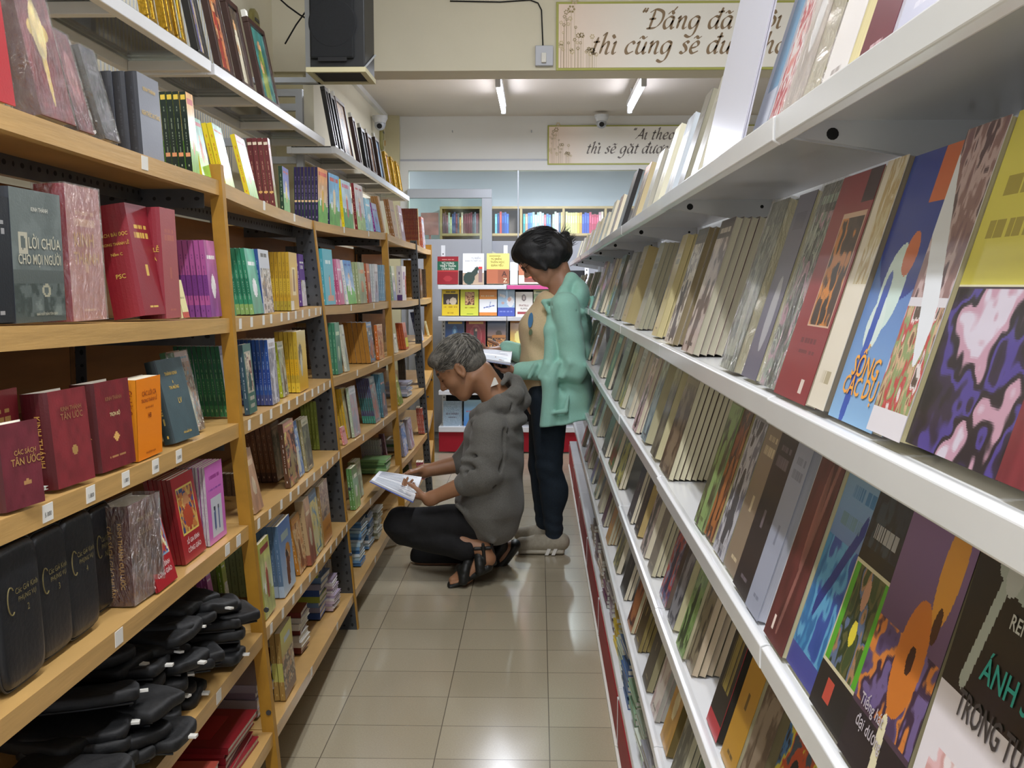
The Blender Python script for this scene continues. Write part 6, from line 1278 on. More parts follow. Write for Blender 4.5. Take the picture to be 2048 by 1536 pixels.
def head(fd, c, R, s=1.0, ear=True, female=False):
    """face looks along R's first column; returns a local->world function"""
    c = np.array(c, float)
    def W(x, y, z): return c + R @ (np.array((x, y, z)) * s)
    def E(p, r, k=.012, op='u', rot=None): fd.ell(W(*p), np.array(r) * s, R if rot is None else R @ rot, k, op)
    def C(a, b, ra, rb=None, k=.01, op='u'): fd.cap(W(*a), W(*b), ra * s, (rb or ra) * s, k, op)
    E((-.012, 0, .04), (.094, .074, .082), .01); E((.03, 0, .0), (.058, .06, .088), .03); E((.03, 0, -.055), (.05, .047, .048), .03)
    C((.052, -.012, -.092), (.052, .012, -.092), .021, .021, .03); C((-.02, -.044, -.058), (.045, -.025, -.09), .016, .016, .03); C((-.02, .044, -.058), (.045, .025, -.09), .016, .016, .03)
    for y in (-1, 1): E((.05, y * .036, -.022), (.03, .026, .026), .02)
    C((.078, -.03, .033), (.078, .03, .033), .011, .011, .016)
    for y in (-1, 1): E((.086, y * .031, .012), (.012, .017, .011), .012, 's')
    for y in (-1, 1): E((.069, y * .031, .012), (.014, .016, .013), .006)
    C((.083, 0, .02), (.103, 0, -.018), .007, .0095, .012); E((.104, 0, -.022), (.011, .012, .01), .008)
    for y in (-1, 1): E((.094, y * .0115, -.027), (.009, .007, .007), .006)
    C((.084, -.016, -.05), (.084, .016, -.05), .0065, .0065, .008); C((.082, -.014, -.062), (.082, .014, -.062), .0072, .0072, .008)
    C((.092, -.01, -.056), (.092, .01, -.056), .0022, .0022, .002, 's')
    if ear:
        for y in (-1, 1):
            E((-.006, y * .076, .0), (.019, .008, .031), .006); E((-.003, y * .084, .002), (.01, .006, .018), .005, 's'); E((-.002, y * .079, -.026), (.009, .006, .01), .006)
    return W
def hand(fd, wrist, fwd, palm_n, curl, spread=.0, thumb=(.9, .5, .2), s=1.0, left=True, rad=.0082):
    """fwd: wrist->knuckles; palm_n: out of the palm; curl: per-finger bend in degrees (list of 4)"""
    f = Vector(fwd).normalized(); n = Vector(palm_n); n = (n - f * n.dot(f)).normalized(); sd = f.cross(n) * (1 if left else -1)   # toward the thumb
    w0 = Vector(wrist)
    def cap(a, b, ra, rb, k=.008, fl=None): fd.cap(tuple(a), tuple(b), ra * s, rb * s, k, 'u', fl)
    k0 = w0 + f * .09 * s
    for q in (-.027, -.009, .009, .027): cap(w0 + sd * q * .55 * s + f * .012 * s, k0 + sd * q * s - f * (.006 if abs(q) > .02 else 0) * s, .0125, .0118, .012)
    lens = [(.043, .026, .021), (.046, .03, .022), (.042, .027, .021), (.033, .021, .019)]
    for i, q in enumerate((.028, .0095, -.0095, -.028)):
        p = k0 + sd * q * s - f * (.004, 0, .003, .01)[i] * s; d = (f + sd * spread * q * 18).normalized(); a = 0
        for j, L in enumerate(lens[i]):
            a = math.radians(curl[i]) * (.7, 1.0, .7)[j]
            nn = n - d * n.dot(d); nn.normalize(); d = (d * math.cos(a) + nn * math.sin(a)).normalized()
            e = p + d * L * s; cap(p, e, rad * (1.0, .93, .85)[j], rad * (.93, .86, .74)[j], .004); p = e
    p = w0 + f * .022 * s + sd * .022 * s; t = Vector((0, 0, 0)) + sd * thumb[0] + f * thumb[1] + n * thumb[2]; t.normalize()
    e = p + t * .042 * s; cap(p, e, .0135, .0105, .012); t2 = (t + f * .45).normalized(); e2 = e + t2 * .032 * s; cap(e, e2, .0102, .0092, .005); t3 = (t2 + f * .25).normalized(); cap(e2, e2 + t3 * .024 * s, .0092, .0072, .004)
def skincol(base, lips, W, brow=None, s=1.0):
    b = np.array(lin(base)); lp = np.array(lin(lips))
    def f(P):
        C = np.tile(b, (len(P), 1)); n = np.sin(P[:, 0] * 90) * np.sin(P[:, 1] * 80) * np.sin(P[:, 2] * 85); C *= (1 + .05 * n)[:, None]
        for y in (-.011, 0, .011):
            for z in (-.05, -.062):
                d = np.linalg.norm(P - W(.09, y, z), axis=1); C[d < .0105 * s] = lp
        if brow is not None:
            for y in (-.042, -.034, -.026, -.018, .018, .026, .034, .042):
                d = np.linalg.norm(P - W(.087 - abs(y) * .12, y, .037), axis=1); C[d < .0062 * s] = np.array(lin(brow))
        return C
    return f
# ================================================================== crouching man
def Wm(x, y, Y): return np.array(PY(x, y, Y))
man = empty('person', (float(Wm(990, 1100, 4.45)[0]), 4.45, 0)); tag(man, 'grey haired person in grey hooded sweatshirt crouching in the aisle, reading a booklet', 'person')
mb_ = tuple(man.location)
YN, YF = 4.30, 4.62; YC = 4.46     # near side, far side, mid plane
hc = Wm(921, 738, YC); R = basis((-.80, 0, -.60), (-.60, 0, .80))
fd = Field((-.80, 4.05, .0), (.05, 4.85, 1.10), .0036)
Hm = head(fd, hc, R, s=1.06)
nk0 = Hm(-.055, 0, -.06); nk1 = Wm(1008, 820, YC); fd.cap(nk0, nk1, .056, .064, .03)
chest = Wm(988, 880, YC); pelv = Wm(990, 1030, YC)
fd.cap(nk1, chest, .07, .10, .05); fd.cap(chest, pelv, .10, .10, .05)
sh = {0: Wm(980, 862, YN - .02), 1: Wm(984, 858, YF + .02)}; el = {0: Wm(968, 952, YN - .05), 1: Wm(936, 924, YF + .02)}
wr = {0: Wm(862, 997, YN - .02), 1: Wm(846, 943, YF - .03)}
for i in (0, 1):
    fd.cap(chest, sh[i], .08, .06, .04); fd.cap(sh[i], el[i], .052, .04, .02); fd.cap(el[i], wr[i], .043, .027, .02); fd.cap(wr[i], wr[i] + (wr[i] - el[i]) * .05, .027, .025, .02)
hip = {0: Wm(985, 1035, YC - .08), 1: Wm(985, 1040, YC + .08)}; kn = {0: Wm(800, 1050, YN + .02), 1: Wm(850, 1112, YF + .02)}
ank = {0: Wm(965, 1098, YN), 1: Wm(1003, 1105, YF)}
for i in (0, 1): fd.cap(pelv, hip[i], .07, .06, .03); fd.cap(hip[i], kn[i], .06, .05, .02); fd.cap(kn[i], ank[i], .052, .034, .01)
# near foot, sole almost flat, heel lifted; toes to the left
toe = Wm(905, 1160, YN - .02); heel = Wm(975, 1117, YN); fd.cap(ank[0], heel, .034, .03, .02); fd.cap(heel, Wm(930, 1150, YN), .032, .034, .02, fl=((0, 1, 0), 1.25))
fd.cap(Wm(930, 1150, YN), toe, .03, .016, .02, fl=((0, 1, 0), 1.7))
for q in range(5):
    a = toe + np.array((.006 + .004 * abs(q - 1), -.03 + .016 * q, -.002)); fd.cap(a + np.array((.02, 0, .003)), a + np.array((-.012 + .004 * q, 0, -.003)), .0105 if q == 0 else .0085, .0085 if q == 0 else .007, .004)
toe2 = Wm(990, 1144, YF); fd.cap(ank[1], Wm(1018, 1096, YF), .034, .03, .02); fd.cap(Wm(1018, 1096, YF), toe2, .032, .024, .02, fl=((0, 1, 0), 1.3))
# hands on the book
hand(fd, wr[0], tuple(Wm(826, 992, YN) - wr[0] + np.array((0, .01, 0))), (0, .35, 1), [38, 45, 50, 55], thumb=(.35, .8, .65), s=.93, left=False)
hand(fd, wr[1], tuple(Wm(800, 952, YF - .1) - wr[1]), (0, -.5, -.55), [22, 25, 30, 34], thumb=(.3, .9, .2), s=.93, left=True)
sk = fd.build('body', M['skin'], man, 2, skincol('a87a5a', '8a5848', Hm, '4a443e', 1.06), mb_)
# eyelid lines and ear shading come from the form; lashes as a thin dark arc
for y in (-1, 1):
    e = MB(); e.tube([Vector(Hm(.0845, y * (.031 + q * .013), .006 - .002 * (1 - q * q))) - man.location for q in (-1, -.5, 0, .5, 1)], .0016, 5); e.build('eyelashes', M['eye'], man, smooth=True)
# hair
hf = Field(hc - .22, hc + .22, .0035)
hf.ell(Hm(-.016, 0, .05), np.array((.104, .081, .086)) * 1.06, R, .01)
hf.ell(Hm(-.055, 0, .0), np.array((.06, .07, .06)) * 1.06, R, .02); hf.ell(Hm(.045, 0, .088), np.array((.05, .06, .033)) * 1.06, R, .02)
hf.ell(Hm(.115, 0, .0), np.array((.052, .09, .078)) * 1.06, R, .012, 's')
hf.ell(Hm(.06, 0, -.06), np.array((.08, .12, .072)) * 1.06, R, .012, 's')
for y in (-1, 1): hf.ell(Hm(.0, y * .088, -.004), np.array((.026, .022, .034)) * 1.06, R, .006, 's')
hf.ell(Hm(-.05, 0, -.09), np.array((.09, .12, .046)) * 1.06, R, .012, 's')
hf.build('hair', M['hair_grey'], man, 2, None, mb_)
rn = random.Random(3)
def strands(Wf_, n, rad, sc, comb, keep, lift, Lr, mats_, parent, r0, seed):
    """short tapered hairs combed over the scalp; comb(p) gives the local direction"""
    rr = random.Random(seed); sets = [MB() for _ in mats_]
    for i in range(n):
        th = rr.uniform(-math.pi, math.pi); ph = math.acos(rr.uniform(-.75, 1)); u = np.array((math.cos(th) * math.sin(ph), math.sin(th) * math.sin(ph), math.cos(ph)))
        p = np.array((-.018, 0, .045)) + u * rad
        if not keep(p, u): continue
        nrm = u / rad; nrm /= np.linalg.norm(nrm); d = np.array(comb(p, u)) + np.array([rr.uniform(-.22, .22) for _ in range(3)]); d -= nrm * (d @ nrm); d /= np.linalg.norm(d) + 1e-9
        L = rr.uniform(*Lr); up = rr.uniform(*lift); q = []
        for t in (0, .35, .7, 1): q.append(Vector(Wf_(*(p + d * L * t - nrm * (L * t) ** 2 * 3.4 + nrm * up * (.4 + t)))) - parent.location)
        sets[rr.randrange(len(mats_))].tube(q, [r0, r0 * 1.1, r0 * .8, r0 * .2], 4, cap=False)
    for k, mm_ in enumerate(mats_): sets[k].build('hair_strands', mm_, parent, smooth=True)
GH = [mat('hair_silver', '98948a', .5), mat('hair_mid_grey', '6b6860', .5), mat('hair_dark_grey', '4a4843', .5)]
strands(Hm, 2600, np.array((.108, .084, .09)), 1.06, lambda p, u: (.9, .55 * (1 if u[1] > 0 else -1) * (.4 if p[2] > .09 else 1), -.5 if p[0] < -.03 else .1) if p[0] > -.09 else (.1, .1, -1),
    lambda p, u: not (p[0] > .055 and p[2] < .078) and not (p[0] > .0 and p[2] < .02 and abs(p[1]) > .03) and not (abs(p[1]) > .06 and abs(p[0]) < .03 and p[2] < .035) and p[2] > -.03, (0, .003), (.014, .032), GH, man, .0012, 5)
# sweatshirt
def fold_dirs(ws):
    def f(x, y, z):
        o = 0
        for (ax, ay, az, fr, am, cx, cy, cz, rr, ph) in ws:
            o = o + am * np.sin((x * ax + y * ay + z * az) * fr + ph + 1.3 * np.sin((x * az - z * ax) * fr * .35 + ph)) * np.exp(-((x - cx) ** 2 + (y - cy) ** 2 + (z - cz) ** 2) / rr ** 2)
        return o
    return f
hd = Field((-.72, 4.0, .1), (.08, 4.9, 1.06), .0052)
FL = ((0, 1, 0), 1.72)
ch_ = [(992, 842, .095), (988, 870, .12), (986, 925, .124), (985, 985, .124), (985, 1015, .124), (984, 1042, .1)]
for (xa, ya, ra), (xb, yb, rb) in zip(ch_[:-1], ch_[1:]): hd.cap(Wm(xa, ya, YC), Wm(xb, yb, YC), ra, rb, .04, fl=FL)
hd.cap(Wm(960, 985, YC), Wm(925, 1000, YC), .09, .03, .05, fl=((0, 1, 0), 1.6))
hd.cap(Wm(960, 1020, YC - .12), Wm(975, 1048, YC - .12), .08, .075, .04); hd.cap(Wm(1000, 1048, YC - .1), Wm(1000, 1048, YC + .1), .075, .075, .03)
# hem band pressed in just above the edge
hd.cap(Wm(915, 1010, YC - .19), Wm(985, 1082, YC - .19), .012, .012, .012)
# sleeves: kept nearly separate from the trunk so that the crease shows
for i, sg in ((0, -1), (1, 1)):
    e_ = el[i]; c_ = e_ + (wr[i] - e_) * (.34 if i == 0 else .14)
    sf = [(sh[i] + np.array((0, sg * -.0, .0)), .078), (sh[i] + (e_ - sh[i]) * .5, .074), (e_ + np.array((0, 0, .0)), .07), (e_ + (c_ - e_) * .55, .058), (c_, .05)]
    for (a_, ra), (b_, rb) in zip(sf[:-1], sf[1:]): hd.cap(a_, b_, ra, rb, .012)
    hd.cap(c_, c_ + (wr[i] - e_) * .045, .0465, .0445, .004)
# bunched rolls of cloth above the elbow and on the forearm
for (xa, ya, xb, yb, r_, dy) in ((938, 905, 992, 900, .022, -.055), (928, 922, 985, 926, .022, -.06), (926, 938, 975, 950, .02, -.062), (930, 952, 975, 972, .018, -.05), (950, 880, 1000, 872, .018, -.05)):
    hd.cap(Wm(xa, ya, YN + dy), Wm((xa + xb) / 2, (ya + yb) / 2 + 2, YN + dy - .022), r_ * .7, r_, .018); hd.cap(Wm((xa + xb) / 2, (ya + yb) / 2 + 2, YN + dy - .022), Wm(xb, yb, YN + dy), r_, r_ * .6, .018)
# grooves between the rolls and down the armhole
for (xa, ya, xb, yb, dy) in ((934, 914, 990, 912, -.085), (930, 931, 978, 938, -.088), (934, 946, 972, 961, -.08), (1008, 862, 1004, 925, -.06), (1004, 925, 985, 968, -.07)):
    hd.cap(Wm(xa, ya, YN + dy), Wm(xb, yb, YN + dy), .009, .009, .018, 's')
# hood lying on the back and round the neck
def ring(f_, pts, k): 
    for (a_, ra), (b_, rb) in zip(pts[:-1], pts[1:]): f_.cap(a_, b_, ra, rb, k)
ring(hd, [(Wm(950, 830, YC - .04), .026), (Wm(968, 822, YC - .10), .034), (Wm(1000, 808, YC - .12), .04), (Wm(1030, 790, YC - .07), .036), (Wm(1034, 778, YC), .034)], .016)
ring(hd, [(Wm(1034, 778, YC), .034), (Wm(1030, 790, YC + .07), .036), (Wm(1000, 808, YC + .12), .04), (Wm(968, 822, YC + .10), .034), (Wm(950, 830, YC + .04), .026)], .016)
ring(hd, [(Wm(1004, 768, YC - .05), .013), (Wm(1017, 752, YC - .02), .014), (Wm(1030, 764, YC), .03), (Wm(1042, 800, YC), .045)], .015)
ring(hd, [(Wm(1017, 752, YC - .02), .012), (Wm(1017, 756, YC + .05), .014), (Wm(1010, 776, YC + .08), .02)], .012)
hd.ell(Wm(1018, 818, YC), (.062, .13, .058), None, .02)
ring(hd, [(Wm(950, 842, YC - .12), .02), (Wm(985, 846, YC - .155), .026), (Wm(1022, 846, YC - .13), .03), (Wm(1042, 838, YC - .04), .028)], .012)
for (xa, ya, xb, yb, dy) in ((962, 842, 1010, 822, -.165), (1010, 822, 1036, 800, -.12), (1010, 790, 1030, 800, -.12), (948, 858, 1030, 864, -.19)):
    hd.cap(Wm(xa, ya, YC + dy), Wm(xb, yb, YC + dy), .009, .009, .018, 's')
hd.cap(nk0, Wm(1002, 800, YC), .062, .07, .01, 's')
hd.cap(Wm(1012, 772, YC - .02), Wm(1018, 790, YC), .022, .03, .01, 's')
hd.folds(fold_dirs([(.5, .1, 1, 75, .003, *Wm(962, 930, YN - .05), .1, 0), (.9, 0, .5, 42, .006, *Wm(985, 1020, YN), .12, 1), (.7, .3, -.7, 60, .004, *Wm(1000, 810, YC - .1), .08, 2), (1, .2, .18, 40, .0055, *Wm(1012, 960, YN), .14, 3), (.5, .5, 1, 55, .004, *Wm(1010, 900, YN), .09, 4)]), (-.72, 4.0, .1), (.08, 4.9, 1.06))
hd.build('hooded_sweatshirt', M['hoodie'], man, 1, None, mb_)
# collar of the white shirt
cf = MB(); cf.hexa([tuple(Wm(981, 774, YC - .075) - np.array(mb_)), tuple(Wm(997, 768, YC - .07) - np.array(mb_)), tuple(Wm(997, 768, YC - .065) - np.array(mb_)), tuple(Wm(981, 774, YC - .07) - np.array(mb_)), tuple(Wm(988, 755, YC - .062) - np.array(mb_)), tuple(Wm(991, 755, YC - .06) - np.array(mb_)), tuple(Wm(991, 755, YC - .055) - np.array(mb_)), tuple(Wm(988, 755, YC - .056) - np.array(mb_))]); cf.build('shirt_collar', M['tag'], man)
# trousers
tr = Field((-.78, 4.05, .0), (.05, 4.86, .6), .005)
tr.cap(Wm(985, 1035, YC - .08), Wm(985, 1035, YC + .08), .09, .09, .05)
tr.cap(Wm(975, 1044, YC - .09), kn[0] + np.array((.03, 0, .0)), .09, .07, .02); tr.cap(kn[0] + np.array((.02, 0, -.022)), Wm(932, 1098, YN), .066, .05, .012)
tr.cap(Wm(975, 1060, YF - .02), kn[1], .085, .066, .02); tr.cap(kn[1] + np.array((.0, 0, -.0)), Wm(985, 1118, YF), .062, .05, .012)
tr.ell(kn[0] + np.array((.0, 0, .004)), (.068, .07, .07), None, .02)
for (xa, ya, xb, yb, dy) in ((820, 1078, 905, 1074, -.06), (905, 1074, 940, 1050, -.08), (835, 1040, 870, 1058, -.07)):
    tr.cap(Wm(xa, ya, YN + dy), Wm(xb, yb, YN + dy), .009, .009, .02, 's')
tr.folds(fold_dirs([(.6, 0, 1, 60, .004, *kn[0], .14, 0), (1, .3, .3, 60, .005, *Wm(920, 1060, YN), .12, 1)]), (-.78, 4.05, .0), (.05, 4.86, .6))
tr.plane_cut((-.78, 4.05, -.0), (.05, 4.86, .03), (0, 0, .012), (0, 0, -1), .004)
tr.build('trousers', M['trousers'], man, 2, None, mb_)
# sandals
def sandal(tp, hl, Y, nearside, parent_name='sandal'):
    f2 = Field((min(tp[0], hl[0]) - .08, Y - .1, 0), (max(tp[0], hl[0]) + .1, Y + .1, .22), .003); mid = tp + (hl - tp) * .45
    dz = np.array((0, 0, -.026))
    f2.cap(tp + dz * .75, mid + dz * 1.1, .016, .018, .006, fl=((0, 1, 0), 2.9)); f2.cap(mid + dz * 1.1, hl + dz * 1.25, .018, .024, .006, fl=((0, 1, 0), 1.9))
    for t, dx in ((.27, .014), (.5, -.016), (.74, .01)):
        p = tp + (hl - tp) * t; prev = None
        for q in range(9):
            a = math.pi * q / 8; c = p + np.array((dx * math.cos(a), -.046 * math.cos(a), -.016 + .050 * math.sin(a) * (.62 + t * .7)))
            if prev is not None: f2.cap(prev, c, .0185, .0185, .006)
            prev = c
    return f2
s1 = sandal(toe + np.array((-.006, 0, 0)), heel, YN, True)
s1.cap(heel + np.array((.03, -.0, -.02)), ank[0] + np.array((.036, 0, .02)), .01, .009, .006); s1.cap(heel + np.array((-.01, -.038, -.01)), ank[0] + np.array((.004, -.04, .03)), .008, .007, .004); s1.cap(ank[0] + np.array((-.03, -.036, .01)), ank[0] + np.array((.032, -.03, .012)), .008, .008, .004)
s1.build('sandal', M['rubber'], man, 1, None, mb_)
f3 = Field((-.25, YF - .12, 0), (.05, YF + .12, .3), .003); h2 = Wm(1022, 1090, YF)
f3.cap(toe2 + np.array((.0, 0, -.004)), h2 + np.array((.018, 0, .0)), .022, .026, .006, fl=((0, 1, 0), 1.8)); f3.cap(toe2 + np.array((-.03, -.045, .02)), h2 + np.array((-.03, -.04, .02)), .018, .016, .02); f3.cap(toe2 + np.array((-.03, -.03, .05)), h2 + np.array((-.04, -.035, .0)), .016, .02, .02); f3.cap(toe2 + np.array((-.04, 0, -.004)), toe2 + np.array((.01, 0, .0)), .012, .02, .008, fl=((0, 1, 0), 2.4))
f3.cap(toe2 + np.array((-.02, -.04, .012)), toe2 + np.array((-.005, .03, .03)), .01, .01, .006); f3.build('sandal', M['rubber'], man, 1, None, mb_)
# ------------------------------------------------------------------ books in hands
def open_book(name, A0, A1, B1, B0, desc, cover, inner, thick=.014, tilt_fold=.02):
    """A0-A1 the near edge, B0-B1 the far edge of the opened pages (world points)"""
    A0, A1, B0, B1 = [Vector(p) for p in (A0, A1, B0, B1)]; c = (A0 + A1 + B0 + B1) / 4; g = empty(name, c); tag(g, desc, 'book')
    n = (A1 - A0).cross(B0 - A0).normalized(); n = n if n.z > 0 else -n
    S = 14
    def P(u, v, h): return A0.lerp(A1, u).lerp(B0.lerp(B1, u), v) + n * h - c
    def prof(v): d = abs(v - .5) * 2; return thick * (.35 + .95 * math.sin(min(1, d * 1.6 + .12) * math.pi / 2) - .35 * d)
    vs = []; fs = []
    for i in range(S + 1):
        v = i / S
        for u, h in ((0, prof(v)), (1, prof(v)), (1, 0), (0, 0)): vs.append(P(u, v, h))
    for i in range(S):
        for k in range(4): fs.append((i * 4 + k, i * 4 + (k + 1) % 4, (i + 1) * 4 + (k + 1) % 4, (i + 1) * 4 + k))
    fs += [(0, 1, 2, 3), tuple(S * 4 + k for k in (3, 2, 1, 0))]
    MB().add(vs, fs, 0, 'eceef4').build('pages', M['ink'], g)
    mb = MB(); vs = []; fs = []
    for i in range(S + 1):
        v = -.02 + 1.04 * i / S
        for u, h in ((-.015, -.0012), (1.015, -.0012), (1.015, -.003), (-.015, -.003)): vs.append(P(u, v, h))
    for i in range(S):
        for k in range(4): fs.append((i * 4 + k, i * 4 + (k + 1) % 4, (i + 1) * 4 + (k + 1) % 4, (i + 1) * 4 + k))
    fs += [(0, 1, 2, 3), tuple(S * 4 + k for k in (3, 2, 1, 0))]; mb.add(vs, fs, 0, cover); mb.build('cover', M['ink'], g)
    tb = MB(); rr = random.Random(len(desc))
    for half in (0, 1):
        for k in range(11):
            v0 = (.05 if half == 0 else .55) + .038 * k; e = rr.uniform(.55, .93)
            if rr.random() < .12: continue
            tb.add([P(u, v, prof(v) + .0012) for u, v in ((.07, v0), (e, v0), (e, v0 + .014), (.07, v0 + .014))], [(0, 1, 2, 3)], 0, inner if k % 4 else '7d84a8')
    tb.build('printed_lines', M['ink'], g)
    return g
open_book('open_booklet', Wm(741, 963, 4.18), Wm(826, 1003, 4.22), Wm(842, 957, 4.46), Wm(757, 945, 4.42), 'open white booklet with blue edge in the crouching man\'s hands', '5a72c8', 'a9adbb', .008)
# ================================================================== standing woman
def Wf(x, y, Y): return np.array(PY(x, y, Y))
FYN, FYF, FYC = 4.80, 5.02, 4.91
wo = empty('person', (float(Wf(1090, 1100, FYC)[0]), FYC, 0)); tag(wo, 'black haired person in mint green hooded jacket standing with an open book', 'person'); wb = tuple(wo.location)
hc2 = Wf(1083, 517, FYC); R2 = basis((-.78, -.08, -.60), (-.6, 0, .78))
fd = Field((-.42, 4.55, .0), (.42, 5.3, 1.62), .0042)
Hw = head(fd, hc2, R2, s=1.0, ear=True, female=True)
n0 = Hw(-.05, 0, -.05); n1 = Wf(1130, 585, FYC); fd.cap(n0, n1, .047, .054, .03)
ch = Wf(1110, 660, FYC); pv = Wf(1098, 800, FYC); fd.cap(n1, ch, .06, .1, .05); fd.cap(ch, pv, .11, .11, .05)
fsh = {0: Wf(1130, 612, FYN - .06), 1: Wf(1116, 612, FYF + .06)}; fel = {0: Wf(1150, 738, FYN - .08), 1: Wf(1080, 720, FYF + .08)}; fwr = {0: Wf(1038, 742, FYN - .02), 1: Wf(1012, 697, FYF + .04)}
for i in (0, 1): fd.cap(ch, fsh[i], .07, .05, .04); fd.cap(fsh[i], fel[i], .042, .033, .02); fd.cap(fel[i], fwr[i], .034, .022, .02)
fhip = {0: Wf(1098, 800, FYN + .03), 1: Wf(1096, 800, FYF - .03)}; fkn = {0: Wf(1098, 935, FYN + .02), 1: Wf(1082, 930, FYF)}; fan = {0: Wf(1109, 1082, FYN + .02), 1: Wf(1090, 1064, FYF)}
for i in (0, 1): fd.cap(pv, fhip[i], .09, .085, .03); fd.cap(fhip[i], fkn[i], .08, .05, .02); fd.cap(fkn[i], fan[i], .048, .03, .02); fd.cap(fan[i], fan[i] + np.array((-.12, 0, -.05)), .03, .022, .02, fl=((0, 1, 0), 1.4))
hand(fd, fwr[0], (-1, .18, -.02), (.0, .25, 1), [40, 45, 48, 50], thumb=(.5, .75, .7), s=.85, left=False)
hand(fd, fwr[1], (-1, -.12, -.05), (.0, -.1, 1), [14, 16, 20, 26], thumb=(.6, .6, .5), s=.85, left=True)
fd.build('body', M['skin'], wo, 2, skincol('ac7f66', 'a05e54', Hw, '241c1a', 1.0), wb)
for y in (-1, 1):
    e = MB(); e.tube([Vector(Hw(.0845, y * (.031 + q * .013), .007 - .002 * (1 - q * q))) - wo.location for q in (-1, -.5, 0, .5, 1)], .0018, 5); e.build('eyelashes', M['eye'], wo, smooth=True)
# glasses
gm = MB()
for y in (-1, 1): gm.tube([Vector(Hw(.1 - abs(math.cos(t)) * .004, y * .031 + .023 * math.cos(t), .008 + .017 * math.sin(t))) - wo.location for t in [q * math.pi / 8 for q in range(17)]], .0015, 5)
gm.tube([Vector(Hw(.102, q, .01)) - wo.location for q in (-.009, 0, .009)], .0015, 5)
for y in (-1, 1): gm.tube([Vector(Hw(*q)) - wo.location for q in ((.096, y * .054, .012), (.06, y * .07, .012), (.0, y * .077, .01))], .0016, 5)
gm.build('glasses', M['hole'], wo, smooth=True)
hf = Field(hc2 - .27, hc2 + .27, .0036)
def EW(p, r, k=.02, op='u'): hf.ell(Hw(*p), np.array(r), R2, k, op)
EW((-.012, 0, .055), (.112, .092, .09)); EW((-.055, 0, .01), (.088, .09, .09), .03); EW((-.085, 0, -.02), (.06, .082, .06), .03); EW((.045, 0, .08), (.06, .074, .042), .03)
for y in (-1, 1): EW((.015, y * .066, .03), (.056, .026, .075), .02); EW((-.03, y * .066, -.02), (.045, .026, .06), .02)
EW((.118, 0, -.012), (.066, .075, .066), .01, 's'); EW((.06, 0, -.085), (.085, .062, .058), .01, 's')
hf.cap(Hw(.035, -.082, .02), Hw(.022, -.078, -.045), .014, .012, .015); hf.cap(Hw(.022, -.078, -.045), Hw(.014, -.072, -.075), .012, .004, .008)
hf.cap(Hw(.035, .082, .02), Hw(.022, .078, -.05), .014, .008, .015)
ring(hf, [(Hw(-.10, -.02, -.02), .045), (Hw(-.135, -.02, .0), .028), (Hw(-.17, -.02, .022), .006)], .03)
ring(hf, [(Hw(-.09, -.045, -.04), .04), (Hw(-.12, -.05, -.045), .02), (Hw(-.14, -.05, -.035), .006)], .02)
hf.folds(lambda x, y, z: .0012 * np.sin((y - hc2[1]) * 260 + (x - hc2[0]) * 60) + .001 * np.sin((y - hc2[1]) * 90 + (z - hc2[2]) * 120), hc2 - .25, hc2 + .25)
hf.build('hair', M['hair_black'], wo, 2, None, wb)
BH = [M['hair_black']]
strands(Hw, 1500, np.array((.112, .096, .092)), 1.0, lambda p, u: (-.9, .1 * u[1], -.35) if p[0] < .02 else (.3, .5 * (1 if u[1] > 0 else -1), -.9),
    lambda p, u: not (p[0] > .05 and p[2] < .06) and not (p[0] > .03 and p[2] < -.02), (.0, .004), (.03, .06), BH, wo, .0014, 8)
st = MB()
for i in range(90):
    y = rn.uniform(-.07, .04); z = rn.uniform(-.05, .03); L = rn.uniform(.02, .05)
    st.tube([Vector(Hw(-.10, y, z)) - wo.location, Vector(Hw(-.135, y * 1.05, z + .008)) - wo.location, Vector(Hw(-.15 - L, y * 1.1, z + rn.uniform(-.005, .04))) - wo.location], [.0022, .0015, .0003], 4, cap=False)
st.build('hair_strands', M['hair_black'], wo, smooth=True)
# t-shirt
ts = Field((-.3, 4.6, .65), (.4, 5.25, 1.36), .005)
ts.cap(Wf(1098, 610, FYC), Wf(1084, 660, FYC), .07, .1, .04, fl=((0, 1, 0), 1.3)); ts.cap(Wf(1084, 660, FYC), Wf(1090, 740, FYC), .1, .1, .04, fl=((0, 1, 0), 1.3)); ts.cap(Wf(1090, 740, FYC), Wf(1092, 800, FYC), .104, .106, .03, fl=((0, 1, 0), 1.3))
ts.ell(Wf(1068, 655, FYC - .06), (.058, .06, .062), None, .04); ts.ell(Wf(1068, 655, FYC + .06), (.058, .06, .062), None, .04); ts.ell(Wf(1072, 725, FYC), (.068, .11, .09), None, .04)
ts.cap(n0, Wf(1122, 588, FYC), .05, .062, .01, 's'); ts.plane_cut((-.3, 4.6, .65), (.4, 5.25, .85), (0, 0, float(Wf(1090, 784, FYC)[2])), (0, 0, -1), .008)
ts.folds(fold_dirs([(.6, 0, 1, 60, .004, *Wf(1060, 700, FYC - .1), .1, 0), (.4, .4, 1, 70, .003, *Wf(1060, 760, FYC - .1), .08, 2)]), (-.3, 4.6, .65), (.4, 5.25, 1.36))
ts.build('t_shirt', M['tee'], wo, 2, None, wb)
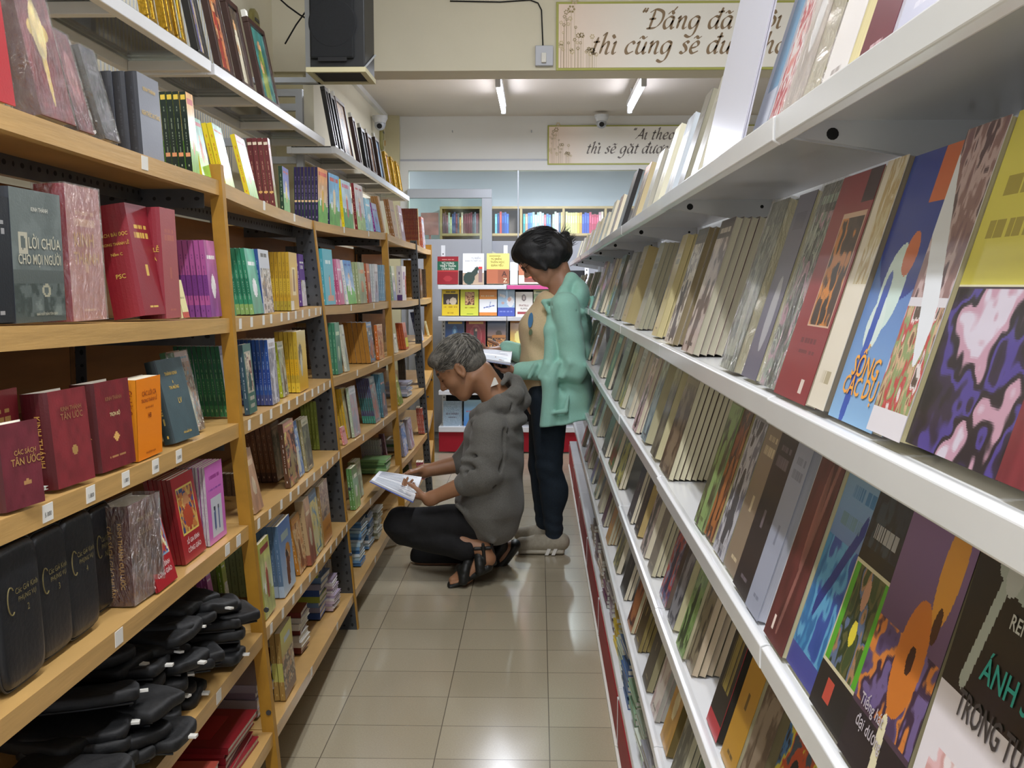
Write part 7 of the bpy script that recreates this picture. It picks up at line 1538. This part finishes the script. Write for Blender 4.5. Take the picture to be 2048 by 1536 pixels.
# print on the shirt front: small curved oval patches hugging the chest
for c_, r_, m_ in (((1062, 640), (.011, .034), 'tee_print'), ((1062, 664), (.008, .014), 'tee_print2')):
    p = Wf(c_[0], c_[1], FYC - .125) - np.array(wb); q = MB(); n = 20
    vs = [p + np.array((-.002, 0, 0)) + np.array((r_[0] * math.cos(2 * math.pi * i / n) + .1 * r_[1] * math.sin(2 * math.pi * i / n), -.02 + .0 * i, r_[1] * math.sin(2 * math.pi * i / n))) for i in range(n)]
    vs2 = [v + np.array((0, .03, 0)) for v in vs]
    q.add([tuple(v) for v in vs + vs2], [tuple(range(n))] + [(i, (i + 1) % n, n + (i + 1) % n, n + i) for i in range(n)]); q.build('shirt_print', M[m_], wo)
# jacket
jk = Field((-.34, 4.45, .5), (.46, 5.40, 1.42), .0052)
JF = ((0, 1, 0), 1.75)
jc = [(1136, 618, .08), (1138, 650, .098), (1138, 720, .1), (1137, 790, .108), (1136, 850, .118), (1136, 890, .122)]
for (xa, ya, ra), (xb, yb, rb) in zip(jc[:-1], jc[1:]): jk.cap(Wf(xa, ya, FYC), Wf(xb, yb, FYC), ra, rb, .04, fl=JF)
jk.cap(Wf(1128, 612, FYC - .13), Wf(1128, 612, FYC + .13), .06, .06, .04)
for sg in (-1, 1): ring(jk, [(Wf(1106, 612, FYC + sg * .09), .022), (Wf(1102, 660, FYC + sg * .17), .028), (Wf(1100, 760, FYC + sg * .2), .032), (Wf(1092, 880, FYC + sg * .2), .036)], .03)
jk.ell(Wf(1062, 720, FYC), (.135, .135, .42), None, .012, 's')
pl = Wf(1135, 848, FYC - .2); jk.plane_cut((-.34, 4.45, .5), (.46, 5.40, .74), tuple(pl), (.14, 0, -1), .006)
# armhole crease and side folds
for (xa, ya, xb, yb, dy) in ((1122, 640, 1120, 700, -.24), (1120, 700, 1140, 760, -.25), (1150, 770, 1160, 845, -.24)):
    jk.cap(Wf(xa, ya, FYC + dy), Wf(xb, yb, FYC + dy), .009, .009, .02, 's')
for i in (0, 1):
    c_ = fel[i] + (fwr[i] - fel[i]) * .92
    ring(jk, [(fsh[i], .064), (fsh[i] + (fel[i] - fsh[i]) * .5, .06), (fel[i], .058), (fel[i] + (c_ - fel[i]) * .5, .05), (c_, .041)], .012)
    jk.cap(c_, c_ + (fwr[i] - fel[i]) * .05, .042, .04, .004)
for t, r_ in ((.1, .018), (.3, .016), (.5, .014), (.7, .012)):
    p_ = fel[0] + (fwr[0] - fel[0]) * t; jk.cap(p_ + np.array((.0, -.05, .03)), p_ + np.array((-.03, -.045, -.03)), r_, r_ * .8, .012)
for t in (.2, .4, .6, .8):
    p_ = fel[0] + (fwr[0] - fel[0]) * t; jk.cap(p_ + np.array((.0, -.075, .04)), p_ + np.array((-.025, -.07, -.02)), .009, .008, .014, 's')
# hood
ring(jk, [(Wf(1140, 556, FYC - .05), .02), (Wf(1128, 584, FYC - .095), .026), (Wf(1112, 606, FYC - .12), .022), (Wf(1104, 622, FYC - .13), .014)], .014)
ring(jk, [(Wf(1140, 556, FYC + .05), .02), (Wf(1128, 584, FYC + .095), .026), (Wf(1112, 606, FYC + .12), .022)], .014)
jk.ell(Wf(1158, 590, FYC), (.05, .13, .072), None, .02); jk.cap(Wf(1144, 560, FYC - .04), Wf(1144, 560, FYC + .04), .032, .032, .03)
ring(jk, [(Wf(1086, 603, FYC - .14), .008), (Wf(1110, 600, FYC - .165), .012), (Wf(1140, 606, FYC - .175), .014), (Wf(1162, 624, FYC - .16), .014), (Wf(1172, 640, FYC - .12), .012), (Wf(1184, 610, FYC - .08), .01), (Wf(1186, 596, FYC - .03), .012)], .008)
jk.cap(Wf(1088, 604, FYC - .14), Wf(1098, 624, FYC - .15), .012, .01, .01)
jk.cap(Wf(1104, 612, FYC - .19), Wf(1150, 622, FYC - .2), .004, .004, .016, 's')
jk.cap(n0, Wf(1126, 588, FYC), .05, .066, .01, 's')
# pouch pocket edge
ring(jk, [(Wf(1092, 764, FYC - .20), .007), (Wf(1090, 806, FYC - .215), .007), (Wf(1104, 826, FYC - .225), .007), (Wf(1132, 822, FYC - .235), .007), (Wf(1140, 775, FYC - .22), .007)], .006)
jk.folds(fold_dirs([(.7, .2, 1, 60, .0045, *fel[0], .12, 0), (1, .2, .12, 38, .006, *Wf(1142, 800, FYN - .1), .15, 1), (.8, .3, .6, 50, .003, *Wf(1150, 650, FYN - .1), .12, 3)]), (-.34, 4.45, .5), (.46, 5.40, 1.42))
jk.build('hooded_jacket', M['mint'], wo, 1, None, wb)
# jeans
jn = Field((-.3, 4.6, .03), (.35, 5.25, .85), .005)
jn.cap(Wf(1094, 790, FYN + .05), Wf(1094, 790, FYF - .05), .092, .092, .04)
for i in (0, 1):
    jn.cap(fhip[i], fkn[i], .092, .06, .02); jn.cap(fkn[i], fan[i] + np.array((0, 0, .015)), .058, .041, .02); jn.ell((fkn[i] + fan[i]) / 2 + np.array((.02, 0, .06)), (.058, .055, .09), None, .03)
jn.folds(fold_dirs([(.25, 0, 1, 120, .003, *(fan[0] + np.array((0, 0, .06))), .08, 0), (.25, 0, 1, 100, .003, *fkn[0], .09, 1), (.25, 0, 1, 110, .003, *(fan[1] + np.array((0, 0, .08))), .08, 0)]), (-.3, 4.6, .03), (.35, 5.25, .85))
jn.build('jeans', M['jeans'], wo, 2, None, wb)
# trainers
for i, (tx, ty, hx, hy, Y) in enumerate(((1044, 1098, 1122, 1100, FYN + .02), (1042, 1086, 1098, 1080, FYF))):
    sh_ = Field((-.25, Y - .12, 0), (.25, Y + .12, .26), .0034); tz = Wf(tx, ty, Y); tz[2] = .042; hz = Wf(hx, hy, Y); hz[2] = .05
    sh_.cap(tz, hz, .034, .034, .02, fl=((0, 1, 0), 1.2)); an = fan[i] + np.array((0, 0, -.0)); sh_.cap(an + np.array((.01, 0, -.0)), hz + np.array((0, 0, .01)), .042, .038, .02); sh_.cap(an + np.array((-.02, 0, -.01)), tz + np.array((.07, 0, .012)), .036, .03, .03)
    sh_.ell(an + np.array((0, 0, .045)), (.036, .036, .03), None, .006, 's'); sh_.plane_cut((-.25, Y - .12, 0), (.25, Y + .12, .04), (0, 0, .018), (0, 0, -1), .003)
    t_ = sh_.build('trainer', M['shoe'], wo, 1, None, wb)
    so = Field((-.25, Y - .12, -.01), (.25, Y + .12, .05), .0034); so.cap(tz * np.array((1, 1, 0)) + np.array((-.004, 0, .014)), hz * np.array((1, 1, 0)) + np.array((.004, 0, .014)), .0145, .0145, .004, fl=((0, 1, 0), 3.0)); so.plane_cut((-.25, Y - .12, -.01), (.25, Y + .12, .02), (0, 0, .002), (0, 0, -1), .002); so.cap((tz + hz) / 2 * np.array((1, 1, 0)) + np.array((-.06, 0, .016)), (tz + hz) / 2 * np.array((1, 1, 0)) + np.array((.08, 0, .018)), .016, .017, .004, fl=((0, 1, 0), 2.4))
    so.build('sole', M['sole'], t_, 1, None, wb)
    q = MB(); c_ = an + np.array((-.045, -.046, -.055)) - np.array(wb)
    for dx in (0, .03): q.hexa([tuple(c_ + np.array(v)) for v in ((dx, -.004, 0), (dx + .016, -.004, 0), (dx + .016, .01, 0), (dx, .01, 0), (dx + .012, -.0, .028), (dx + .028, -.0, .028), (dx + .028, .012, .028), (dx + .012, .012, .028))])
    q.build('side_stripes', M['tag'], t_)
open_book('open_book', Wf(962, 720, 4.74), Wf(1020, 729, 4.74), Wf(1024, 706, 5.02), Wf(962, 701, 5.02), 'open white book held at chest height by the standing woman', 'b8c4e8', 'b9bdc9', .01)
a = Wf(962, 724, 4.76); b = Wf(1034, 742, 4.80); c = b + np.array((0, .2, .03)); d = a + np.array((0, .2, .03)); q = MB(); q.hexa([tuple(np.array(v) - np.array((0, 0, .022))) for v in (a, b, c, d)] + [tuple(np.array(v) - np.array((0, 0, .006))) for v in (a, b, c, d)], 0, '26221f'); o = q.build('dark_book_underside', M['ink']); rebase(o, tuple((a + c) / 2)); tag(o, 'dark slab added as underside of the open book the standing woman holds', 'book underside')  # dark slab added below the open book to show its dark underside
# ------------------------------------------------------------------ books: the 300 that show largest one by one, the rest as one mass
LIMIT = 300
def span(e):      # along the shelf, and across it
    sh_, B, tp, T, s, fc = e
    return (B.x, B.x + tp['w'], B.y, B.y + T) if fc else (B.y, B.y + tp['w'], min(B.x, B.x + s * T), max(B.x, B.x + s * T))
for e in STK:
    for f in STK:
        if e is f or e[0] != f[0]: continue
        a0, a1, c0, c1 = span(e); b0, b1, d0, d1 = span(f)
        if b0 > a0 and a1 > b0 - .002 and min(c1, d1) - max(c0, d0) > .004 and b0 - a0 > .035: e[2]['w'] = b0 - a0 - .003
order = sorted(range(len(BOOKS)), key=lambda i: -BOOKS[i]['score'])
single = set(order[:LIMIT - FIXED_BOOKS]); rest = [i for i in order if i not in single]
cacheT = {}; mats2 = [M['print'], M['pages']]
def tmpl(b):
    if b['key'] not in cacheT:
        tp = b['tp']; T = book_template(tp['w'], tp['h'], tp['t'], tp['side'], tp['spine'], tp['cover'], tp['hard'], tp['pages'], tp['res'])
        cacheT[b['key']] = dict(T=T, cov=None, pag=None)
    return cacheT[b['key']]
seen_desc = {}
for b in BOOKS:
    if b['key'] == BOOKS.index(b) or b['i'] == 0:
        k_ = (b['desc'], b['shelf']); assert seen_desc.setdefault(k_, b['key']) == b['key'], k_
for i in order[:len(single)]:
    b = BOOKS[i]; t = tmpl(b)
    if t['cov'] is None:
        t['cov'] = t['T']['cover'].mesh('book', [M['cloth_print'] if b['tp']['hard'] else M['print']]); t['pag'] = t['T']['pages'].mesh('pages', M['pages'])
    o = bpy.data.objects.new('book', t['cov']); COL.objects.link(o); o.matrix_world = b['M']
    p = bpy.data.objects.new('pages', t['pag']); COL.objects.link(p); p.parent = o
    stack_name = f"{b['desc']}, {b['shelf']}"
    if b['i'] == 0:
        o['label'] = stack_name if b['k'] == 1 else f"{b['desc']}, front of stack, {b['shelf']}"
    else: o['label'] = f"copy behind {b['desc']}, {b['shelf']}"
    assert len(o['label'].split()) <= 16, o['label']
    o['category'] = 'book'
    if b['k'] > 1: o['group'] = f"stack of {b['desc']}, {b['shelf']}"
    if b['titles']:
        for wh in ('c', 's'):
            tm = MB(); tp = b['tp']
            for (where, s_, x, z, size, col, rot) in b['titles']:
                if where != wh: continue
                fit = (tp['w'] * .84 if wh == 'c' else (tp['t'] * .92 if rot == 0 else tp['h'] * .8))
                put_text(tm, s_, size, title_matrix(b, where, x, z, rot), col, fit=fit, bold=.012)
            if tm.v: tm.build('title', M['ink'], o)
    if b['wrap']:
        tp = b['tp']; w_, h_, t_ = tp['w'], tp['h'], tp['t']; s_ = -1 if tp['side'] == 'L' else 1; q = MB(); e = .0018; be = .005
        x0, x1 = (-t_ - e, e) if s_ < 0 else (-e, t_ + e)
        q.box((x0, -be, -.0), (x1, w_ + e, h_ + e)); q.build('shrink_wrap', M['wrap'], o)
# the remaining copies
V = []; Fc = []; Mi = []; Cc = []
for i in rest:
    b = BOOKS[i]; T = tmpl(b)['T']
    for nm, mi in (('cover', 0), ('pages', 1)):
        mbx = T[nm]; off = len(V); A_ = np.array([tuple(v) for v in mbx.v]); R_ = np.array(b['M'])
        V += (A_ @ R_[:3, :3].T + R_[:3, 3]).tolist()
        Fc += [[off + k for k in f] for f in mbx.f]; Mi += [mi] * len(mbx.f); Cc += mbx.c
if V:
    mm = MB(); mm.v = V; mm.f = Fc; mm.m = Mi; mm.c = Cc
    o = mm.build('remaining_books', mats2); tag(o, 'the farther and half hidden books filling the shelves on both sides', 'books', kind='stuff')
print('BOOKS', len(BOOKS), 'single', len(single))
